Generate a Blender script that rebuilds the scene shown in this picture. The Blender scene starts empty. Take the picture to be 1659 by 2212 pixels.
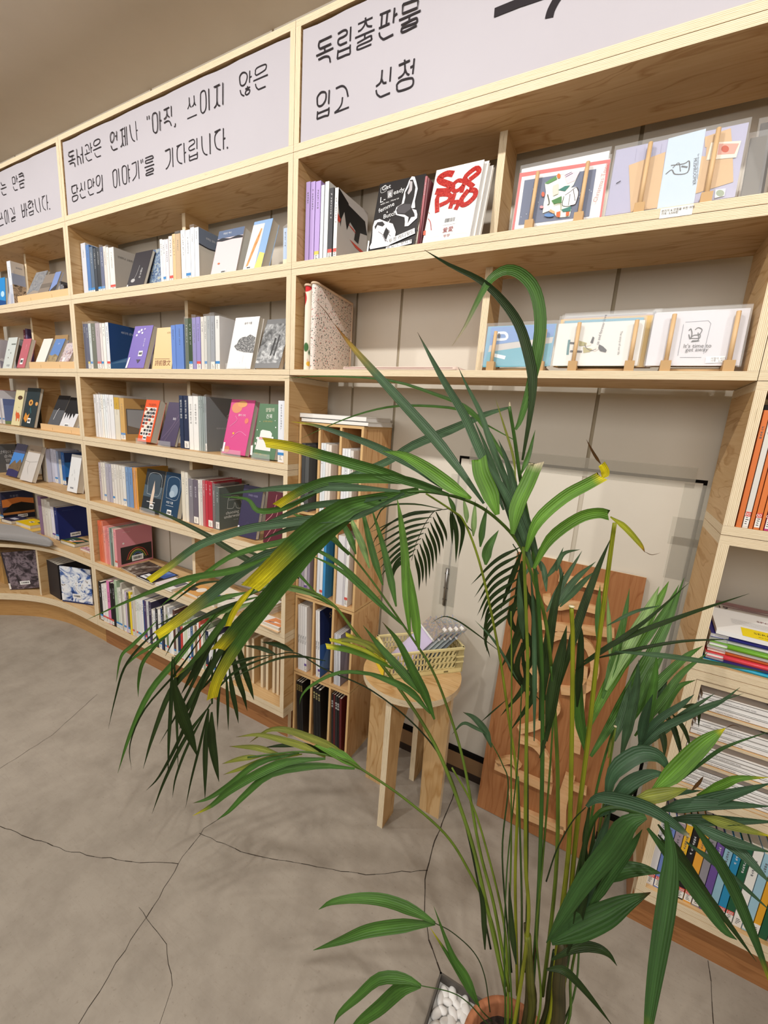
import bpy, math, random
from mathutils import Vector, Matrix, noise
S = bpy.context.scene
COL = S.collection
RND = random.Random(7)
# ---------------------------------------------------------------- camera
FPX, CX, CY = 918.443, 829.5, 1106.0            # focal length and centre for a 1659 x 2212 frame
DD, HH = 1.04, 1.18768                          # camera distance to the bookcase fronts, camera height
RIGHT = Vector((0.871982, 0.485138, 0.065489))
DOWN = Vector((0.158377, -0.152989, -0.975454))
FWD = Vector((-0.463211, 0.860950, -0.210238))
EYE = Vector((0, -DD, HH))
cam_d = bpy.data.cameras.new('camera')
cam = bpy.data.objects.new('camera', cam_d); COL.objects.link(cam)
cam.matrix_world = Matrix(((RIGHT.x, -DOWN.x, -FWD.x, EYE.x), (RIGHT.y, -DOWN.y, -FWD.y, EYE.y), (RIGHT.z, -DOWN.z, -FWD.z, EYE.z), (0, 0, 0, 1)))
cam_d.sensor_fit = 'HORIZONTAL'; cam_d.sensor_width = 36.0; cam_d.lens = FPX / 1659 * 36.0
cam_d.clip_start = 0.02
S.camera = cam
# ---------------------------------------------------------------- world, exposure
w = bpy.data.worlds.new('world'); S.world = w; w.use_nodes = True
w.node_tree.nodes['Background'].inputs[0].default_value = (1.0, 0.93, 0.84, 1)
w.node_tree.nodes['Background'].inputs[1].default_value = 0.4
S.view_settings.view_transform = 'Standard'; S.view_settings.look = 'None'
S.view_settings.gamma = 1.0; S.view_settings.use_curve_mapping = False
S.view_settings.exposure = 0.12
# ---------------------------------------------------------------- ceiling lamps (recessed downlights along the aisle)
CEIL = 2.42
LAMPS = [(-3.2, -1.12), (-2.05, -1.12), (-0.9, -1.12), (0.25, -1.12), (1.3, -1.12)]
for lx, ly in LAMPS:
    ld = bpy.data.lights.new('downlight', 'SPOT'); ld.energy = 41; ld.color = (1.0, 0.965, 0.915)
    ld.shadow_soft_size = 0.03; ld.spot_size = math.radians(128); ld.spot_blend = 0.75
    lo = bpy.data.objects.new('downlight', ld); COL.objects.link(lo); lo.location = (lx, ly, CEIL - 0.03); lo.rotation_euler = (math.radians(42), 0, 0)
for lx in (-2.4, 0.2):                           # soft fill added behind the camera, stands for no particular lamp
    ld = bpy.data.lights.new('fill_light', 'AREA'); ld.shape = 'RECTANGLE'; ld.size = 2.2; ld.size_y = 1.6
    ld.energy = 36; ld.color = (1.0, 0.965, 0.92)
    lo = bpy.data.objects.new('fill_light', ld); COL.objects.link(lo); lo.location = (lx, -2.7, CEIL - 0.25); lo.rotation_euler = (math.radians(55), 0, 0)
# ---------------------------------------------------------------- pixel <-> world
def ray(x, y):
    return RIGHT * ((x - CX) / FPX) + DOWN * ((y - CY) / FPX) + FWD
def hit(x, y, ax, v):
    r = ray(x, y); return EYE + r * ((v - EYE[ax]) / r[ax])
def at(x, y, d): return EYE + ray(x, y) * d      # d = distance along the viewing axis
def fx(px, Y, Z):                                # X of the point (X, Y, Z) seen in column px
    k = (px - CX) / FPX; q = Vector((0, Y, Z)) - EYE
    return (k * FWD.dot(q) - RIGHT.dot(q)) / (RIGHT.x - k * FWD.x)
def fz(py, X, Y):
    k = (py - CY) / FPX; q = Vector((X, Y, 0)) - EYE
    return (k * FWD.dot(q) - DOWN.dot(q)) / (DOWN.z - k * FWD.z)
# ---------------------------------------------------------------- materials
MATS = {}
def srgb(h):
    if isinstance(h, str):
        h = h.lstrip('#'); c = [int(h[i:i+2], 16) / 255 for i in (0, 2, 4)]
    else: c = [v / 255 for v in h]
    return tuple((v / 12.92 if v <= .04045 else ((v + .055) / 1.055) ** 2.4) for v in c) + (1,)
def newmat(name):
    m = bpy.data.materials.new(name); m.use_nodes = True
    return m, m.node_tree.nodes, m.node_tree.links, m.node_tree.nodes['Principled BSDF']
def flat(hexc, rough=.6, spec=.5, metal=0, alpha=1, trans=0):
    key = (hexc, rough, spec, metal, alpha, trans)
    if key not in MATS:
        m, n, l, b = newmat('paint_' + str(hexc))
        b.inputs['Base Color'].default_value = srgb(hexc); b.inputs['Roughness'].default_value = rough
        b.inputs['Specular IOR Level'].default_value = spec; b.inputs['Metallic'].default_value = metal
        b.inputs['Alpha'].default_value = alpha; b.inputs['Transmission Weight'].default_value = trans
        MATS[key] = m
    return MATS[key]
def ramp(n, l, fac, stops):
    r = n.new('ShaderNodeValToRGB'); e = r.color_ramp.elements
    while len(e) > 1: e.remove(e[-1])
    e[0].position = stops[0][0]; e[0].color = stops[0][1]
    for p, c in stops[1:]:
        k = e.new(p); k.color = c
    l.new(fac, r.inputs[0]); return r
def mapping(n, l, src, scale, loc=None):
    mp = n.new('ShaderNodeMapping'); mp.inputs['Scale'].default_value = scale
    l.new(src, mp.inputs[0])
    if loc is not None: l.new(loc, mp.inputs['Location'])
    return mp.outputs[0]
def noise_n(n, l, vec, scale, detail=4, rough=.55, dist=0):
    t = n.new('ShaderNodeTexNoise'); t.inputs['Scale'].default_value = scale; t.inputs['Detail'].default_value = detail
    t.inputs['Roughness'].default_value = rough; t.inputs['Distortion'].default_value = dist
    l.new(vec, t.inputs['Vector']); return t.outputs['Fac']
def mixc(n, l, fac, a, b, mode='MIX'):
    mx = n.new('ShaderNodeMix'); mx.data_type = 'RGBA'; mx.blend_type = mode
    for inp, v in ((0, fac), (6, a), (7, b)):
        if isinstance(v, (int, float, tuple)): mx.inputs[inp].default_value = v
        else: l.new(v, mx.inputs[inp])
    return mx.outputs[2]
def bump(n, l, b, h, strength, dist=.001):
    bp = n.new('ShaderNodeBump'); bp.inputs['Strength'].default_value = strength; bp.inputs['Distance'].default_value = dist
    l.new(h, bp.inputs['Height']); l.new(bp.outputs[0], b.inputs['Normal'])
def plyface(name, c0, c1, c2, rough=.5):
    """veneer: UV in metres, grain runs along U"""
    m, n, l, b = newmat(name)
    uv = n.new('ShaderNodeUVMap').outputs[0]
    wob = noise_n(n, l, mapping(n, l, uv, (1.3, 5, 1)), 2.0, 3, .5)
    v2 = mapping(n, l, uv, (.9, 9, 1))
    add = n.new('ShaderNodeVectorMath'); add.operation = 'ADD'; l.new(v2, add.inputs[0])
    sc = n.new('ShaderNodeVectorMath'); sc.operation = 'SCALE'; sc.inputs['Scale'].default_value = 1.6
    cb = n.new('ShaderNodeCombineXYZ'); l.new(wob, cb.inputs[1]); l.new(cb.outputs[0], sc.inputs[0]); l.new(sc.outputs[0], add.inputs[1])
    rings = noise_n(n, l, add.outputs[0], 2.2, 2, .45)
    wv = n.new('ShaderNodeMath'); wv.operation = 'PINGPONG'; wv.inputs[1].default_value = .09; l.new(rings, wv.inputs[0])
    wm = n.new('ShaderNodeMath'); wm.operation = 'MULTIPLY'; wm.inputs[1].default_value = 11; l.new(wv.outputs[0], wm.inputs[0])
    fine = noise_n(n, l, mapping(n, l, uv, (6, 160, 1)), 1.0, 3, .6)
    r1 = ramp(n, l, wm.outputs[0], [(0, srgb(c1)), (.25, srgb(c0)), (1, srgb(c0))])
    r2 = ramp(n, l, fine, [(.3, srgb(c2)), (.62, (1, 1, 1, 1))])
    col = mixc(n, l, .38, r1.outputs[0], r2.outputs[0], 'MULTIPLY')
    big = noise_n(n, l, uv, 5, 2)
    col = mixc(n, l, ramp(n, l, big, [(.35, (0, 0, 0, 1)), (.7, (.35, .35, .35, 1))]).outputs[0], col, srgb(c1))
    l.new(col, b.inputs['Base Color']); b.inputs['Roughness'].default_value = rough; b.inputs['Specular IOR Level'].default_value = .3
    bump(n, l, b, fine, .15, .0006)
    return m
def plyedge(name, c0, c1, c2, plies=6.5):
    """laminated edge: V = 0..1 across the sheet, U in metres along it"""
    m, n, l, b = newmat(name)
    uv = n.new('ShaderNodeUVMap').outputs[0]
    sp = n.new('ShaderNodeSeparateXYZ'); l.new(uv, sp.inputs[0])
    wob = noise_n(n, l, mapping(n, l, uv, (4, 1.5, 1)), 3, 3, .6)
    ad = n.new('ShaderNodeMath'); ad.operation = 'MULTIPLY_ADD'; ad.inputs[1].default_value = .12; l.new(wob, ad.inputs[0]); l.new(sp.outputs[1], ad.inputs[2])
    ml = n.new('ShaderNodeMath'); ml.operation = 'MULTIPLY'; ml.inputs[1].default_value = plies; l.new(ad.outputs[0], ml.inputs[0])
    fr = n.new('ShaderNodeMath'); fr.operation = 'FRACT'; l.new(ml.outputs[0], fr.inputs[0])
    line = ramp(n, l, fr.outputs[0], [(0, srgb(c1)), (.10, srgb(c1)), (.2, srgb(c0)), (.55, srgb(c0)), (.62, srgb(c2)), (.93, srgb(c2)), (1, srgb(c1))])
    fine = noise_n(n, l, mapping(n, l, uv, (30, 25, 1)), 1.0, 4, .7)
    col = mixc(n, l, ramp(n, l, fine, [(.35, (0, 0, 0, 1)), (.75, (.4, .4, .4, 1))]).outputs[0], line.outputs[0], srgb(c2))
    knots = noise_n(n, l, mapping(n, l, uv, (14, 7.5, 1)), 1.6, 3, .5)
    col = mixc(n, l, ramp(n, l, knots, [(.70, (0, 0, 0, 1)), (.745, (.85, .85, .85, 1))]).outputs[0], col, srgb('5d4327'))
    l.new(col, b.inputs['Base Color']); b.inputs['Roughness'].default_value = .6; b.inputs['Specular IOR Level'].default_value = .25
    bump(n, l, b, fr.outputs[0], .2, .0005)
    return m
WOOD = plyface('plywood_face', 'd3b283', 'b8905c', 'dec49c')
EDGE = plyedge('plywood_edge', 'efe0c4', 'ab9068', 'e2cfae')
KICK = plyface('plinth_brown', 'a67448', '8f6038', 'bb8c60', .45)
CARTF = plyface('cart_plywood', 'dbb483', 'bd8b56', 'dcb98c')
BENCHF = plyface('bench_plywood', 'c39a63', 'a97e4b', 'cda873')
ORANGE = plyface('leaning_board_wood', 'a8744a', '935f37', 'c2946a', .5)
TRAYW = flat('e3bf8f', .55, .3)
# ---------------------------------------------------------------- mesh building
class MB:
    def __init__(s): s.v = []; s.f = []; s.m = []; s.uv = []; s.mats = []; s.smooth = []
    def mi(s, mat):
        if mat not in s.mats: s.mats.append(mat)
        return s.mats.index(mat)
    def face(s, pts, mat, uvs=None, smooth=False):
        i = len(s.v); s.v.extend([tuple(p) for p in pts]); s.f.append(tuple(range(i, i + len(pts))))
        s.m.append(s.mi(mat)); s.uv.append(uvs or [(0, 0)] * len(pts)); s.smooth.append(smooth)
    def idx(s, vs, faces, mat, smooth=False, uvs=None):
        i = len(s.v); s.v.extend([tuple(p) for p in vs]); k = s.mi(mat)
        for j, f in enumerate(faces):
            s.f.append(tuple(i + a for a in f)); s.m.append(k); s.smooth.append(smooth)
            s.uv.append([uvs[a] for a in f] if uvs else [(0, 0)] * len(f))
    def box(s, a, b, mat, edge=None, grain=None, M=None):
        """box a..b; edge material on the thin sides when given; UVs in metres; grain = axis index of the grain"""
        lo = [min(a[i], b[i]) for i in range(3)]; hi = [max(a[i], b[i]) for i in range(3)]
        d = [hi[i] - lo[i] for i in range(3)]
        thin = d.index(min(d)); long = grain if grain is not None else d.index(max(d))
        off = (RND.uniform(0, 9), RND.uniform(0, 9))
        quads = {(0, 0): [(0,1,0),(0,0,0),(0,0,1),(0,1,1)], (0, 1): [(1,0,0),(1,1,0),(1,1,1),(1,0,1)],
                 (1, 0): [(0,0,0),(1,0,0),(1,0,1),(0,0,1)], (1, 1): [(1,1,0),(0,1,0),(0,1,1),(1,1,1)],
                 (2, 0): [(0,1,0),(1,1,0),(1,0,0),(0,0,0)], (2, 1): [(0,0,1),(1,0,1),(1,1,1),(0,1,1)]}
        for (ax, side), q in quads.items():
            pts = [Vector([hi[i] if c[i] else lo[i] for i in range(3)]) for c in q]
            oth = [i for i in range(3) if i != ax]
            if edge is not None and ax != thin:
                along = [i for i in oth if i != thin][0]
                uv = [(p[along] + off[0], (p[thin] - lo[thin]) / max(d[thin], 1e-6)) for p in pts]; mt = edge
            else:
                u = long if long in oth else oth[0]; v = [i for i in oth if i != u][0]
                uv = [(p[u] + off[0], p[v] + off[1]) for p in pts]; mt = mat
            if M is not None: pts = [M @ p for p in pts]
            s.face(pts, mt, uv)
    def prism(s, poly, z0, z1, mat, edge=None, M=None):
        """polygon (list of x,y, counterclockwise) extruded in z"""
        off = RND.uniform(0, 9); n = len(poly)
        top = [Vector((x, y, z1)) for x, y in poly]; bot = [Vector((x, y, z0)) for x, y in poly]
        T = (lambda p: M @ p) if M is not None else (lambda p: p)
        s.face([T(p) for p in top], mat, [(p.x + off, p.y + off) for p in top])
        s.face([T(p) for p in reversed(bot)], mat, [(p.x + off, p.y + off) for p in reversed(bot)])
        u = 0
        for i in range(n):
            j = (i + 1) % n; L = (top[j] - top[i]).length
            s.face([T(bot[i]), T(bot[j]), T(top[j]), T(top[i])], edge or mat, [(u, 0), (u + L, 0), (u + L, 1), (u, 1)]); u += L
    def tube(s, pts, rad, mat, seg=8, cap=True):
        pts = [Vector(p) for p in pts]; n = len(pts); rr = rad if isinstance(rad, (list, tuple)) else [rad] * n
        vs = []; uvs = []; up = None; L = 0
        for i, p in enumerate(pts):
            t = (pts[min(i + 1, n - 1)] - pts[max(i - 1, 0)]).normalized()
            if up is None: up = t.orthogonal().normalized()
            up = (up - t * up.dot(t)).normalized(); sd = t.cross(up)
            if i: L += (p - pts[i - 1]).length
            for k in range(seg):
                a = 2 * math.pi * k / seg; vs.append(p + (up * math.cos(a) + sd * math.sin(a)) * rr[i]); uvs.append((L, k / seg))
        fs = [(i * seg + k, i * seg + (k + 1) % seg, (i + 1) * seg + (k + 1) % seg, (i + 1) * seg + k) for i in range(n - 1) for k in range(seg)]
        if cap: fs += [tuple(range(seg - 1, -1, -1)), tuple((n - 1) * seg + k for k in range(seg))]
        s.idx(vs, fs, mat, True, uvs)
    def lathe(s, prof, mat, seg=40, c=(0, 0)):
        vs = [(c[0] + r * math.cos(2 * math.pi * k / seg), c[1] + r * math.sin(2 * math.pi * k / seg), z) for r, z in prof for k in range(seg)]
        fs = [(i * seg + k, i * seg + (k + 1) % seg, (i + 1) * seg + (k + 1) % seg, (i + 1) * seg + k) for i in range(len(prof) - 1) for k in range(seg)]
        s.idx(vs, fs, mat, True, [(v[0], v[1] + v[2]) for v in vs])
    def build(s, name, parent=None, M=None, bevel=0, kind=None, label=None):
        me = bpy.data.meshes.new(name); me.from_pydata(s.v, [], s.f)
        for m in s.mats: me.materials.append(m)
        me.polygons.foreach_set('material_index', s.m); me.polygons.foreach_set('use_smooth', s.smooth)
        uvl = me.uv_layers.new(name='UVMap'); flatuv = [c for f in s.uv for u in f for c in u]
        uvl.data.foreach_set('uv', flatuv); me.update()
        o = bpy.data.objects.new(name, me); COL.objects.link(o)
        if parent is not None: o.parent = parent
        if M is not None: o.matrix_local = M
        if bevel:
            bv = o.modifiers.new('bevel', 'BEVEL'); bv.width = bevel; bv.segments = 2; bv.limit_method = 'ANGLE'
        if kind: o['kind'] = kind
        if label: o['label'] = label
        return o
def tag(o, label, cat, group=None, kind=None):
    if label: o['label'] = label
    if cat: o['category'] = cat
    if group: o['group'] = group
    if kind: o['kind'] = kind
    return o
ROOTM = {}
def empty(name, loc=(0, 0, 0), M=None):
    o = bpy.data.objects.new(name, None); COL.objects.link(o); o.empty_display_size = .05
    if M is not None: o.matrix_basis = M; ROOTM[o.name] = M.copy()
    else: o.location = loc; ROOTM[o.name] = T(*loc)
    return o
def T(x, y, z): return Matrix.Translation((x, y, z))
def RX(a): return Matrix.Rotation(math.radians(a), 4, 'X')
def RY(a): return Matrix.Rotation(math.radians(a), 4, 'Y')
def RZ(a): return Matrix.Rotation(math.radians(a), 4, 'Z')
TXT = {}
def text_mesh(body, size, mat, name='lettering', align='LEFT', shear=0, spacing=1.0, vspace=1.0, weight=0.0):
    """flat lettering in the XY plane (converted to a mesh); cached by its content"""
    key = (body, size, align, shear, spacing, vspace, weight)
    if key not in TXT:
        cu = bpy.data.curves.new('t', 'FONT'); cu.body = body; cu.size = size; cu.align_x = align; cu.shear = shear
        cu.space_character = spacing; cu.space_line = vspace; cu.resolution_u = 2; cu.offset = weight
        o = bpy.data.objects.new('t', cu); COL.objects.link(o)
        me = bpy.data.meshes.new_from_object(o)
        bpy.data.objects.remove(o)
        TXT[key] = me
    me = TXT[key].copy(); me.materials.clear(); me.materials.append(mat)
    return me
def put_text(body, size, mat, M, parent, name='lettering', **k):
    me = text_mesh(body, size, mat, **k)
    o = bpy.data.objects.new(name, me); COL.objects.link(o); o.parent = parent; o.matrix_local = M
    return o
# ================================================================ levels of the bookcases (metres)
def lv(k): return HH + k * DD
TOPS = [.9653, .6952, .412, .1275, -.1515, -.4335, -.719, -1.005]      # top faces of the boards
BOTS = [.9480, .6592, .377, .0945, -.188, -.4705, -.7545, -1.0402]     # undersides
ZT = [lv(k) for k in TOPS]; ZB = [lv(k) for k in BOTS]
XA, XB, XC, XD = -2.04 * DD, -.8825 * DD, .190 * DD, 1.32               # seams A|B, B|C, C|D, far end of D
XA0 = XA - 1.2
DEP, WALL = .20, .232
TH = .018
# ---------------------------------------------------------------- floor
def floor_mat():
    m, n, l, b = newmat('polished_concrete')
    tc = n.new('ShaderNodeTexCoord').outputs['Object']
    big = noise_n(n, l, tc, 1.4, 5, .6, .3); mid = noise_n(n, l, tc, 9, 6, .65); fine = noise_n(n, l, tc, 140, 3, .6)
    scr = noise_n(n, l, mapping(n, l, tc, (6, 60, 1)), 2, 5, .7, .4)
    base = ramp(n, l, big, [(.3, srgb('8b8377')), (.5, srgb('9b9286')), (.72, srgb('aaa195'))])
    c = mixc(n, l, .35, base.outputs[0], ramp(n, l, mid, [(.3, srgb('7d746a')), (.6, srgb('aea599'))]).outputs[0])
    c = mixc(n, l, ramp(n, l, scr, [(.54, (0, 0, 0, 1)), (.8, (.35, .35, .35, 1))]).outputs[0], c, srgb('847a6f'))
    c = mixc(n, l, ramp(n, l, fine, [(.62, (0, 0, 0, 1)), (.72, (.45, .45, .45, 1))]).outputs[0], c, srgb('7c7267'))
    l.new(c, b.inputs['Base Color']); b.inputs['Roughness'].default_value = .55; b.inputs['Specular IOR Level'].default_value = .25
    bump(n, l, b, mid, .08, .002)
    return m
mb = MB(); mb.face([(-6, -4.5, 0), (2.6, -4.5, 0), (2.6, WALL + .01, 0), (-6, WALL + .01, 0)], floor_mat())
fl_o = mb.build('floor', kind='structure')
# hairline cracks in the concrete, cut as thin dark grooves
crack = flat('3b332c', .9, .1)
def crack_line(pts, w=.0016, jitter=.004, seed=1):
    r = random.Random(seed); P = [hit(x, y, 2, 0) for x, y in pts]; q = []
    for a, b_ in zip(P, P[1:]):
        k = max(2, int((b_ - a).length / .02))
        for i in range(k):
            t = i / k; p = a.lerp(b_, t); q.append(p + Vector((r.uniform(-1, 1), r.uniform(-1, 1), 0)) * jitter * (0 if i == 0 else 1) * .5)
    q.append(P[-1]); mb = MB()
    for a, b_ in zip(q, q[1:]):
        t = (b_ - a); t.z = 0
        if t.length < 1e-6: continue
        s_ = Vector((-t.y, t.x, 0)).normalized() * w * r.uniform(.35, .75)
        mb.face([a - s_ + Vector((0, 0, .0004)), b_ - s_ + Vector((0, 0, .0004)), b_ + s_ + Vector((0, 0, .0004)), a + s_ + Vector((0, 0, .0004))], crack)
    mb.build('crack', fl_o)
crack_line([(985, 1705), (955, 1778), (935, 1830), (918, 1900), (917, 1970), (926, 2030), (952, 2101)], .0022, .003, 2)
crack_line([(924, 1880), (850, 1885), (790, 1890), (700, 1875), (600, 1858), (520, 1840), (430, 1800)], .0013, .004, 3)
crack_line([(475, 1768), (440, 1790), (385, 1866), (330, 1960), (250, 2080), (170, 2212)], .0013, .006, 4)
crack_line([(385, 1866), (270, 1860), (140, 1838), (0, 1785)], .0013, .005, 5)
crack_line([(210, 1500), (110, 1590), (0, 1660)], .0009, .004, 6)
crack_line([(1529, 2075), (1536, 2120), (1541, 2212)], .0012, .001, 7)
crack_line([(300, 1960), (360, 2040), (372, 2130), (345, 2212)], .0009, .004, 8)
# ---------------------------------------------------------------- walls and ceiling
def plaster(name, hexc, b1='d6cdbf'):
    m, n, l, b = newmat(name)
    tc = n.new('ShaderNodeTexCoord').outputs['Object']
    a = noise_n(n, l, tc, 6, 4, .6); f = noise_n(n, l, tc, 90, 3, .6)
    c = mixc(n, l, ramp(n, l, a, [(.35, (0, 0, 0, 1)), (.8, (.5, .5, .5, 1))]).outputs[0], srgb(hexc), srgb(b1))
    l.new(c, b.inputs['Base Color']); b.inputs['Roughness'].default_value = .55; b.inputs['Specular IOR Level'].default_value = .25
    bump(n, l, b, f, .12, .001)
    return m
WALLM = plaster('wall_paint', 'd8d1c4', 'd0c7b8'); CEILM = plaster('ceiling_paint', 'ddd3c4', 'd4c9b9')
GROOVE = flat('a89c86', .8, .2)
back = MB(); back.face([(-6, WALL + .0045, 0), (2.6, WALL + .0045, 0), (2.6, WALL + .0045, CEIL), (-6, WALL + .0045, CEIL)], GROOVE)
wl = back.build('wall_back', kind='structure')
cuts = [-6, -4.9, -3.68, -3.03, -1.87, -1.22, -.8385, -.6715, -.0745, 1.1, 2.6]
for i in range(len(cuts) - 1):                    # board cladding with recessed joints; a hatch is cut into it
    x0, x1 = cuts[i] + .0045, cuts[i + 1] - .0045
    mb = MB()
    hx0, hx1, hz = -.428, .191, 1.093
    if x1 > hx0 and x0 < hx1:
        mb.box((x0, WALL, hz + .004), (x1, WALL + .012, CEIL), WALLM)
        if x0 < hx0: mb.box((x0, WALL, 0), (hx0 - .004, WALL + .012, hz + .004), WALLM)
        if x1 > hx1: mb.box((hx1 + .004, WALL, 0), (x1, WALL + .012, hz + .004), WALLM)
    else: mb.box((x0, WALL, 0), (x1, WALL + .012, CEIL), WALLM)
    mb.build('panel', wl)
DARKGAP = flat('14110f', .9, .1)
gp = MB(); gp.box((-.433, WALL + .0030, .1), (.196, WALL + .0038, 1.098), DARKGAP); gp.build('gap', wl)
hatch = empty('door_1', (0, 0, 0)); hatch['kind'] = 'structure'
mb = MB(); mb.box((-.425, WALL - .001, .09), (-.0805, WALL + .010, 1.089), WALLM); mb.build('panel', hatch)
mb = MB(); mb.box((-.0685, WALL - .001, .09), (.1865, WALL + .010, 1.089), WALLM); mb.build('panel', hatch)
mb = MB(); mb.box((-.0805, WALL + .002, .09), (-.0685, WALL + .009, 1.089), flat('bfb6a5', .7)); mb.build('joint_strip', hatch)
TAPE = flat('e6e2d6', .25, .5, 0, .30)
for a, b_ in (((-.452, 1.04), (-.4, .6)), ((-.475, .74), (-.40, .36)), ((.150, 1.085), (.212, .30)), ((.14, 1.0), (.214, .93)), ((.146, .95), (.214, .84))):
    mb = MB(); mb.box((a[0], WALL - .0022, a[1]), (b_[0], WALL - .0014, b_[1]), TAPE); mb.build('tape', hatch, label='clear adhesive tape over the gap')
for X0_, X1_ in ((-.40, .17),):
    mb = MB(); mb.box((X0_, WALL - .0022, 1.075), (X1_, WALL - .0014, 1.125), TAPE); mb.build('tape', hatch, label='clear adhesive tape over the gap')
mb = MB(); mb.box((-.4385, WALL - .004, .60), (-.4265, WALL - .001, .73), flat('b9b9b9', .3, .5, 1))
mb.tube([(-.4325, WALL - .005, .60), (-.4325, WALL - .005, .73)], .0032, flat('a9a9a9', .3, .5, 1))
mb.build('hinge', hatch, label='slim steel hinge')
for z in (.62, .66, .71):
    mb = MB(); mb.box((-.4395, WALL - .0055, z), (-.4255, WALL - .004, z + .004), flat('777777', .4, .5, 1)); mb.build('screw', hatch)
for (x0_, x1_, nm) in ((XB, XC, 'baseboard_back'),):
    mb = MB(); mb.box((x0_, WALL - .014, .03), (x1_, WALL + .004, .085), flat('8a6b4a', .5)); mb.box((x0_, WALL - .012, .085), (x1_, WALL + .004, .1), DARKGAP)
    mb.box((x0_, WALL - .012, 0), (x1_, WALL + .004, .03), flat('2b1c12', .6)); mb.build(nm, kind='structure')
mb = MB(); mb.face([(-6, -4.5, CEIL), (-6, 1.2, CEIL), (2.6, 1.2, CEIL), (2.6, -4.5, CEIL)], CEILM); mb.build('ceiling', kind='structure')
mb = MB(); mb.box((-6.05, -4.5, 0), (-6, .26, CEIL), WALLM); mb.build('wall_left', kind='structure')
mb = MB(); mb.box((2.6, -4.5, 0), (2.65, .26, CEIL), WALLM); mb.build('wall_right', kind='structure')
mb = MB(); mb.box((-6, -4.55, 0), (2.6, -4.5, CEIL), WALLM); mb.build('wall_front', kind='structure')
HOUS = flat('efe9de', .5)
for lx, ly in LAMPS:                              # lamp housings
    t = empty('downlight', (lx, ly, CEIL)); tag(t, 'round recessed downlight in the ceiling before %s' % {-3.2: 'the curved bench', -2.05: 'the seam of the far left bookcase', -.9: 'the organiser', .25: 'the right hand bookcase'}.get(lx, 'the far end of the right hand bookcase'), 'ceiling light', 'ceiling downlights along the aisle')
    mb = MB(); mb.lathe([(.075, 0), (.075, -.006), (.055, -.008), (.05, .0)], HOUS, 24); mb.build('trim_ring', t)
# ================================================================ bookcases
def board(mb_or_none, a, b_, name, parent, grain=0, face=None, edge=None):
    mb = MB(); mb.box(a, b_, face or WOOD, edge or EDGE, grain); return mb.build(name, parent, bevel=.0007)
def module(parent, x0, x1, zlo, zhi, zt, zb):
    """one plywood box of the stack: floor board, top board, two sides"""
    g = .0006
    board(None, (x0 + g, 0, zlo + g), (x1 - g, DEP, zt - .0003), 'shelf_board', parent)
    board(None, (x0 + g, 0, zb), (x1 - g, DEP, zhi - g), 'shelf_board', parent)
    board(None, (x0 + g, 0, zt), (x0 + TH, DEP, zb), 'side_panel', parent, 1)
    board(None, (x1 - TH, 0, zt), (x1 - g, DEP, zb), 'side_panel', parent, 1)
SPLIT = [ZT[0]] + [(ZT[i] + ZB[i]) / 2 for i in range(1, 7)] + [ZT[7] - TH]    # module seams
def bookcase(x0, x1, rows, label, div=True):
    t = empty('bookcase', ((x0 + x1) / 2, 0, 0)); t.location = (0, 0, 0); tag(t, label, 'bookcase')
    for r in rows: module(t, x0, x1, SPLIT[r + 1], SPLIT[r], ZT[r + 1], ZB[r])
    if 6 in rows: board(None, (x0 + .0006, 0, ZB[7]), (x1 - .0006, DEP, SPLIT[7] - .0004), 'base_board', t)
    return t
bcA = bookcase(XA0, XA, range(0, 6), 'far left tall plywood bookcase whose foot swells into a curved bench')
bcB = bookcase(XA, XB, range(0, 7), 'middle tall plywood bookcase filled with books below the two-line sign')
bcC = bookcase(XB, XC, range(0, 3), 'short wall bookcase bridging above the stool and palm, without a lower part')
bcD = bookcase(XC, XD, range(0, 7), 'right hand plywood bookcase with orange books and the magazine stacks')
def divider(parent, x, r, y0=.1):
    board(None, (x - .009, y0, ZT[r + 1]), (x + .009, DEP, ZB[r]), 'divider', parent, 1)
for r in range(1, 6): divider(bcA, (XA0 + XA) / 2, r)
for r in range(1, 7): divider(bcB, (XA + XB) / 2, r)
for r in (1, 2): divider(bcC, (XB + XC) / 2, r)
# plinths
mb = MB(); mb.box((XA + .004, .032, 0), (XB - .006, .05, ZB[7] - .0006), KICK, EDGE, 0)
mb.build('plinth', bcB); mb = MB(); mb.box((XB - .024, .05, 0), (XB - .006, DEP, ZB[7] - .0006), KICK, EDGE, 1); mb.build('plinth', bcB)
mb = MB(); mb.box((XC + .002, .03, 0), (XD, .048, ZB[7] - .0006), KICK, EDGE, 0); mb.build('plinth', bcD)
mb = MB(); mb.box((XC + .002, .048, 0), (XC + .02, DEP, ZB[7] - .0006), KICK, EDGE, 1); mb.build('plinth', bcD)
# curved bench at the foot of the far left bookcase
import bisect
def spline(pts, n):
    out = []
    P = [Vector(p) for p in pts]; P = [P[0] * 2 - P[1]] + P + [P[-1] * 2 - P[-2]]
    for i in range(1, len(P) - 2):
        for k in range(n):
            t = k / n; a, b_, c, d = P[i - 1], P[i], P[i + 1], P[i + 2]
            out.append(.5 * ((2 * b_) + (c - a) * t + (2 * a - 5 * b_ + 4 * c - d) * t * t + (3 * b_ - a - 3 * c + d) * t ** 3))
    out.append(P[-2]); return out
crv = [(-3.32, -.62), (-3.12, -.42), (-2.93, -.235), (-2.785, -.125), (-2.655, -.055), (-2.5, -.012), (-2.33, .001), (XA - .001, .0)]
cs = spline([(x, y, 0) for x, y in crv], 6)
def bench_poly(off=0): return [(p.x, p.y + off) for p in cs] + [(XA - .001, DEP), (-3.32, DEP)]
mb = MB(); mb.prism(bench_poly(), ZB[6] + .0006, SPLIT[6] - .0006, WOOD, EDGE); mb.build('bench_seat', bcA)
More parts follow.
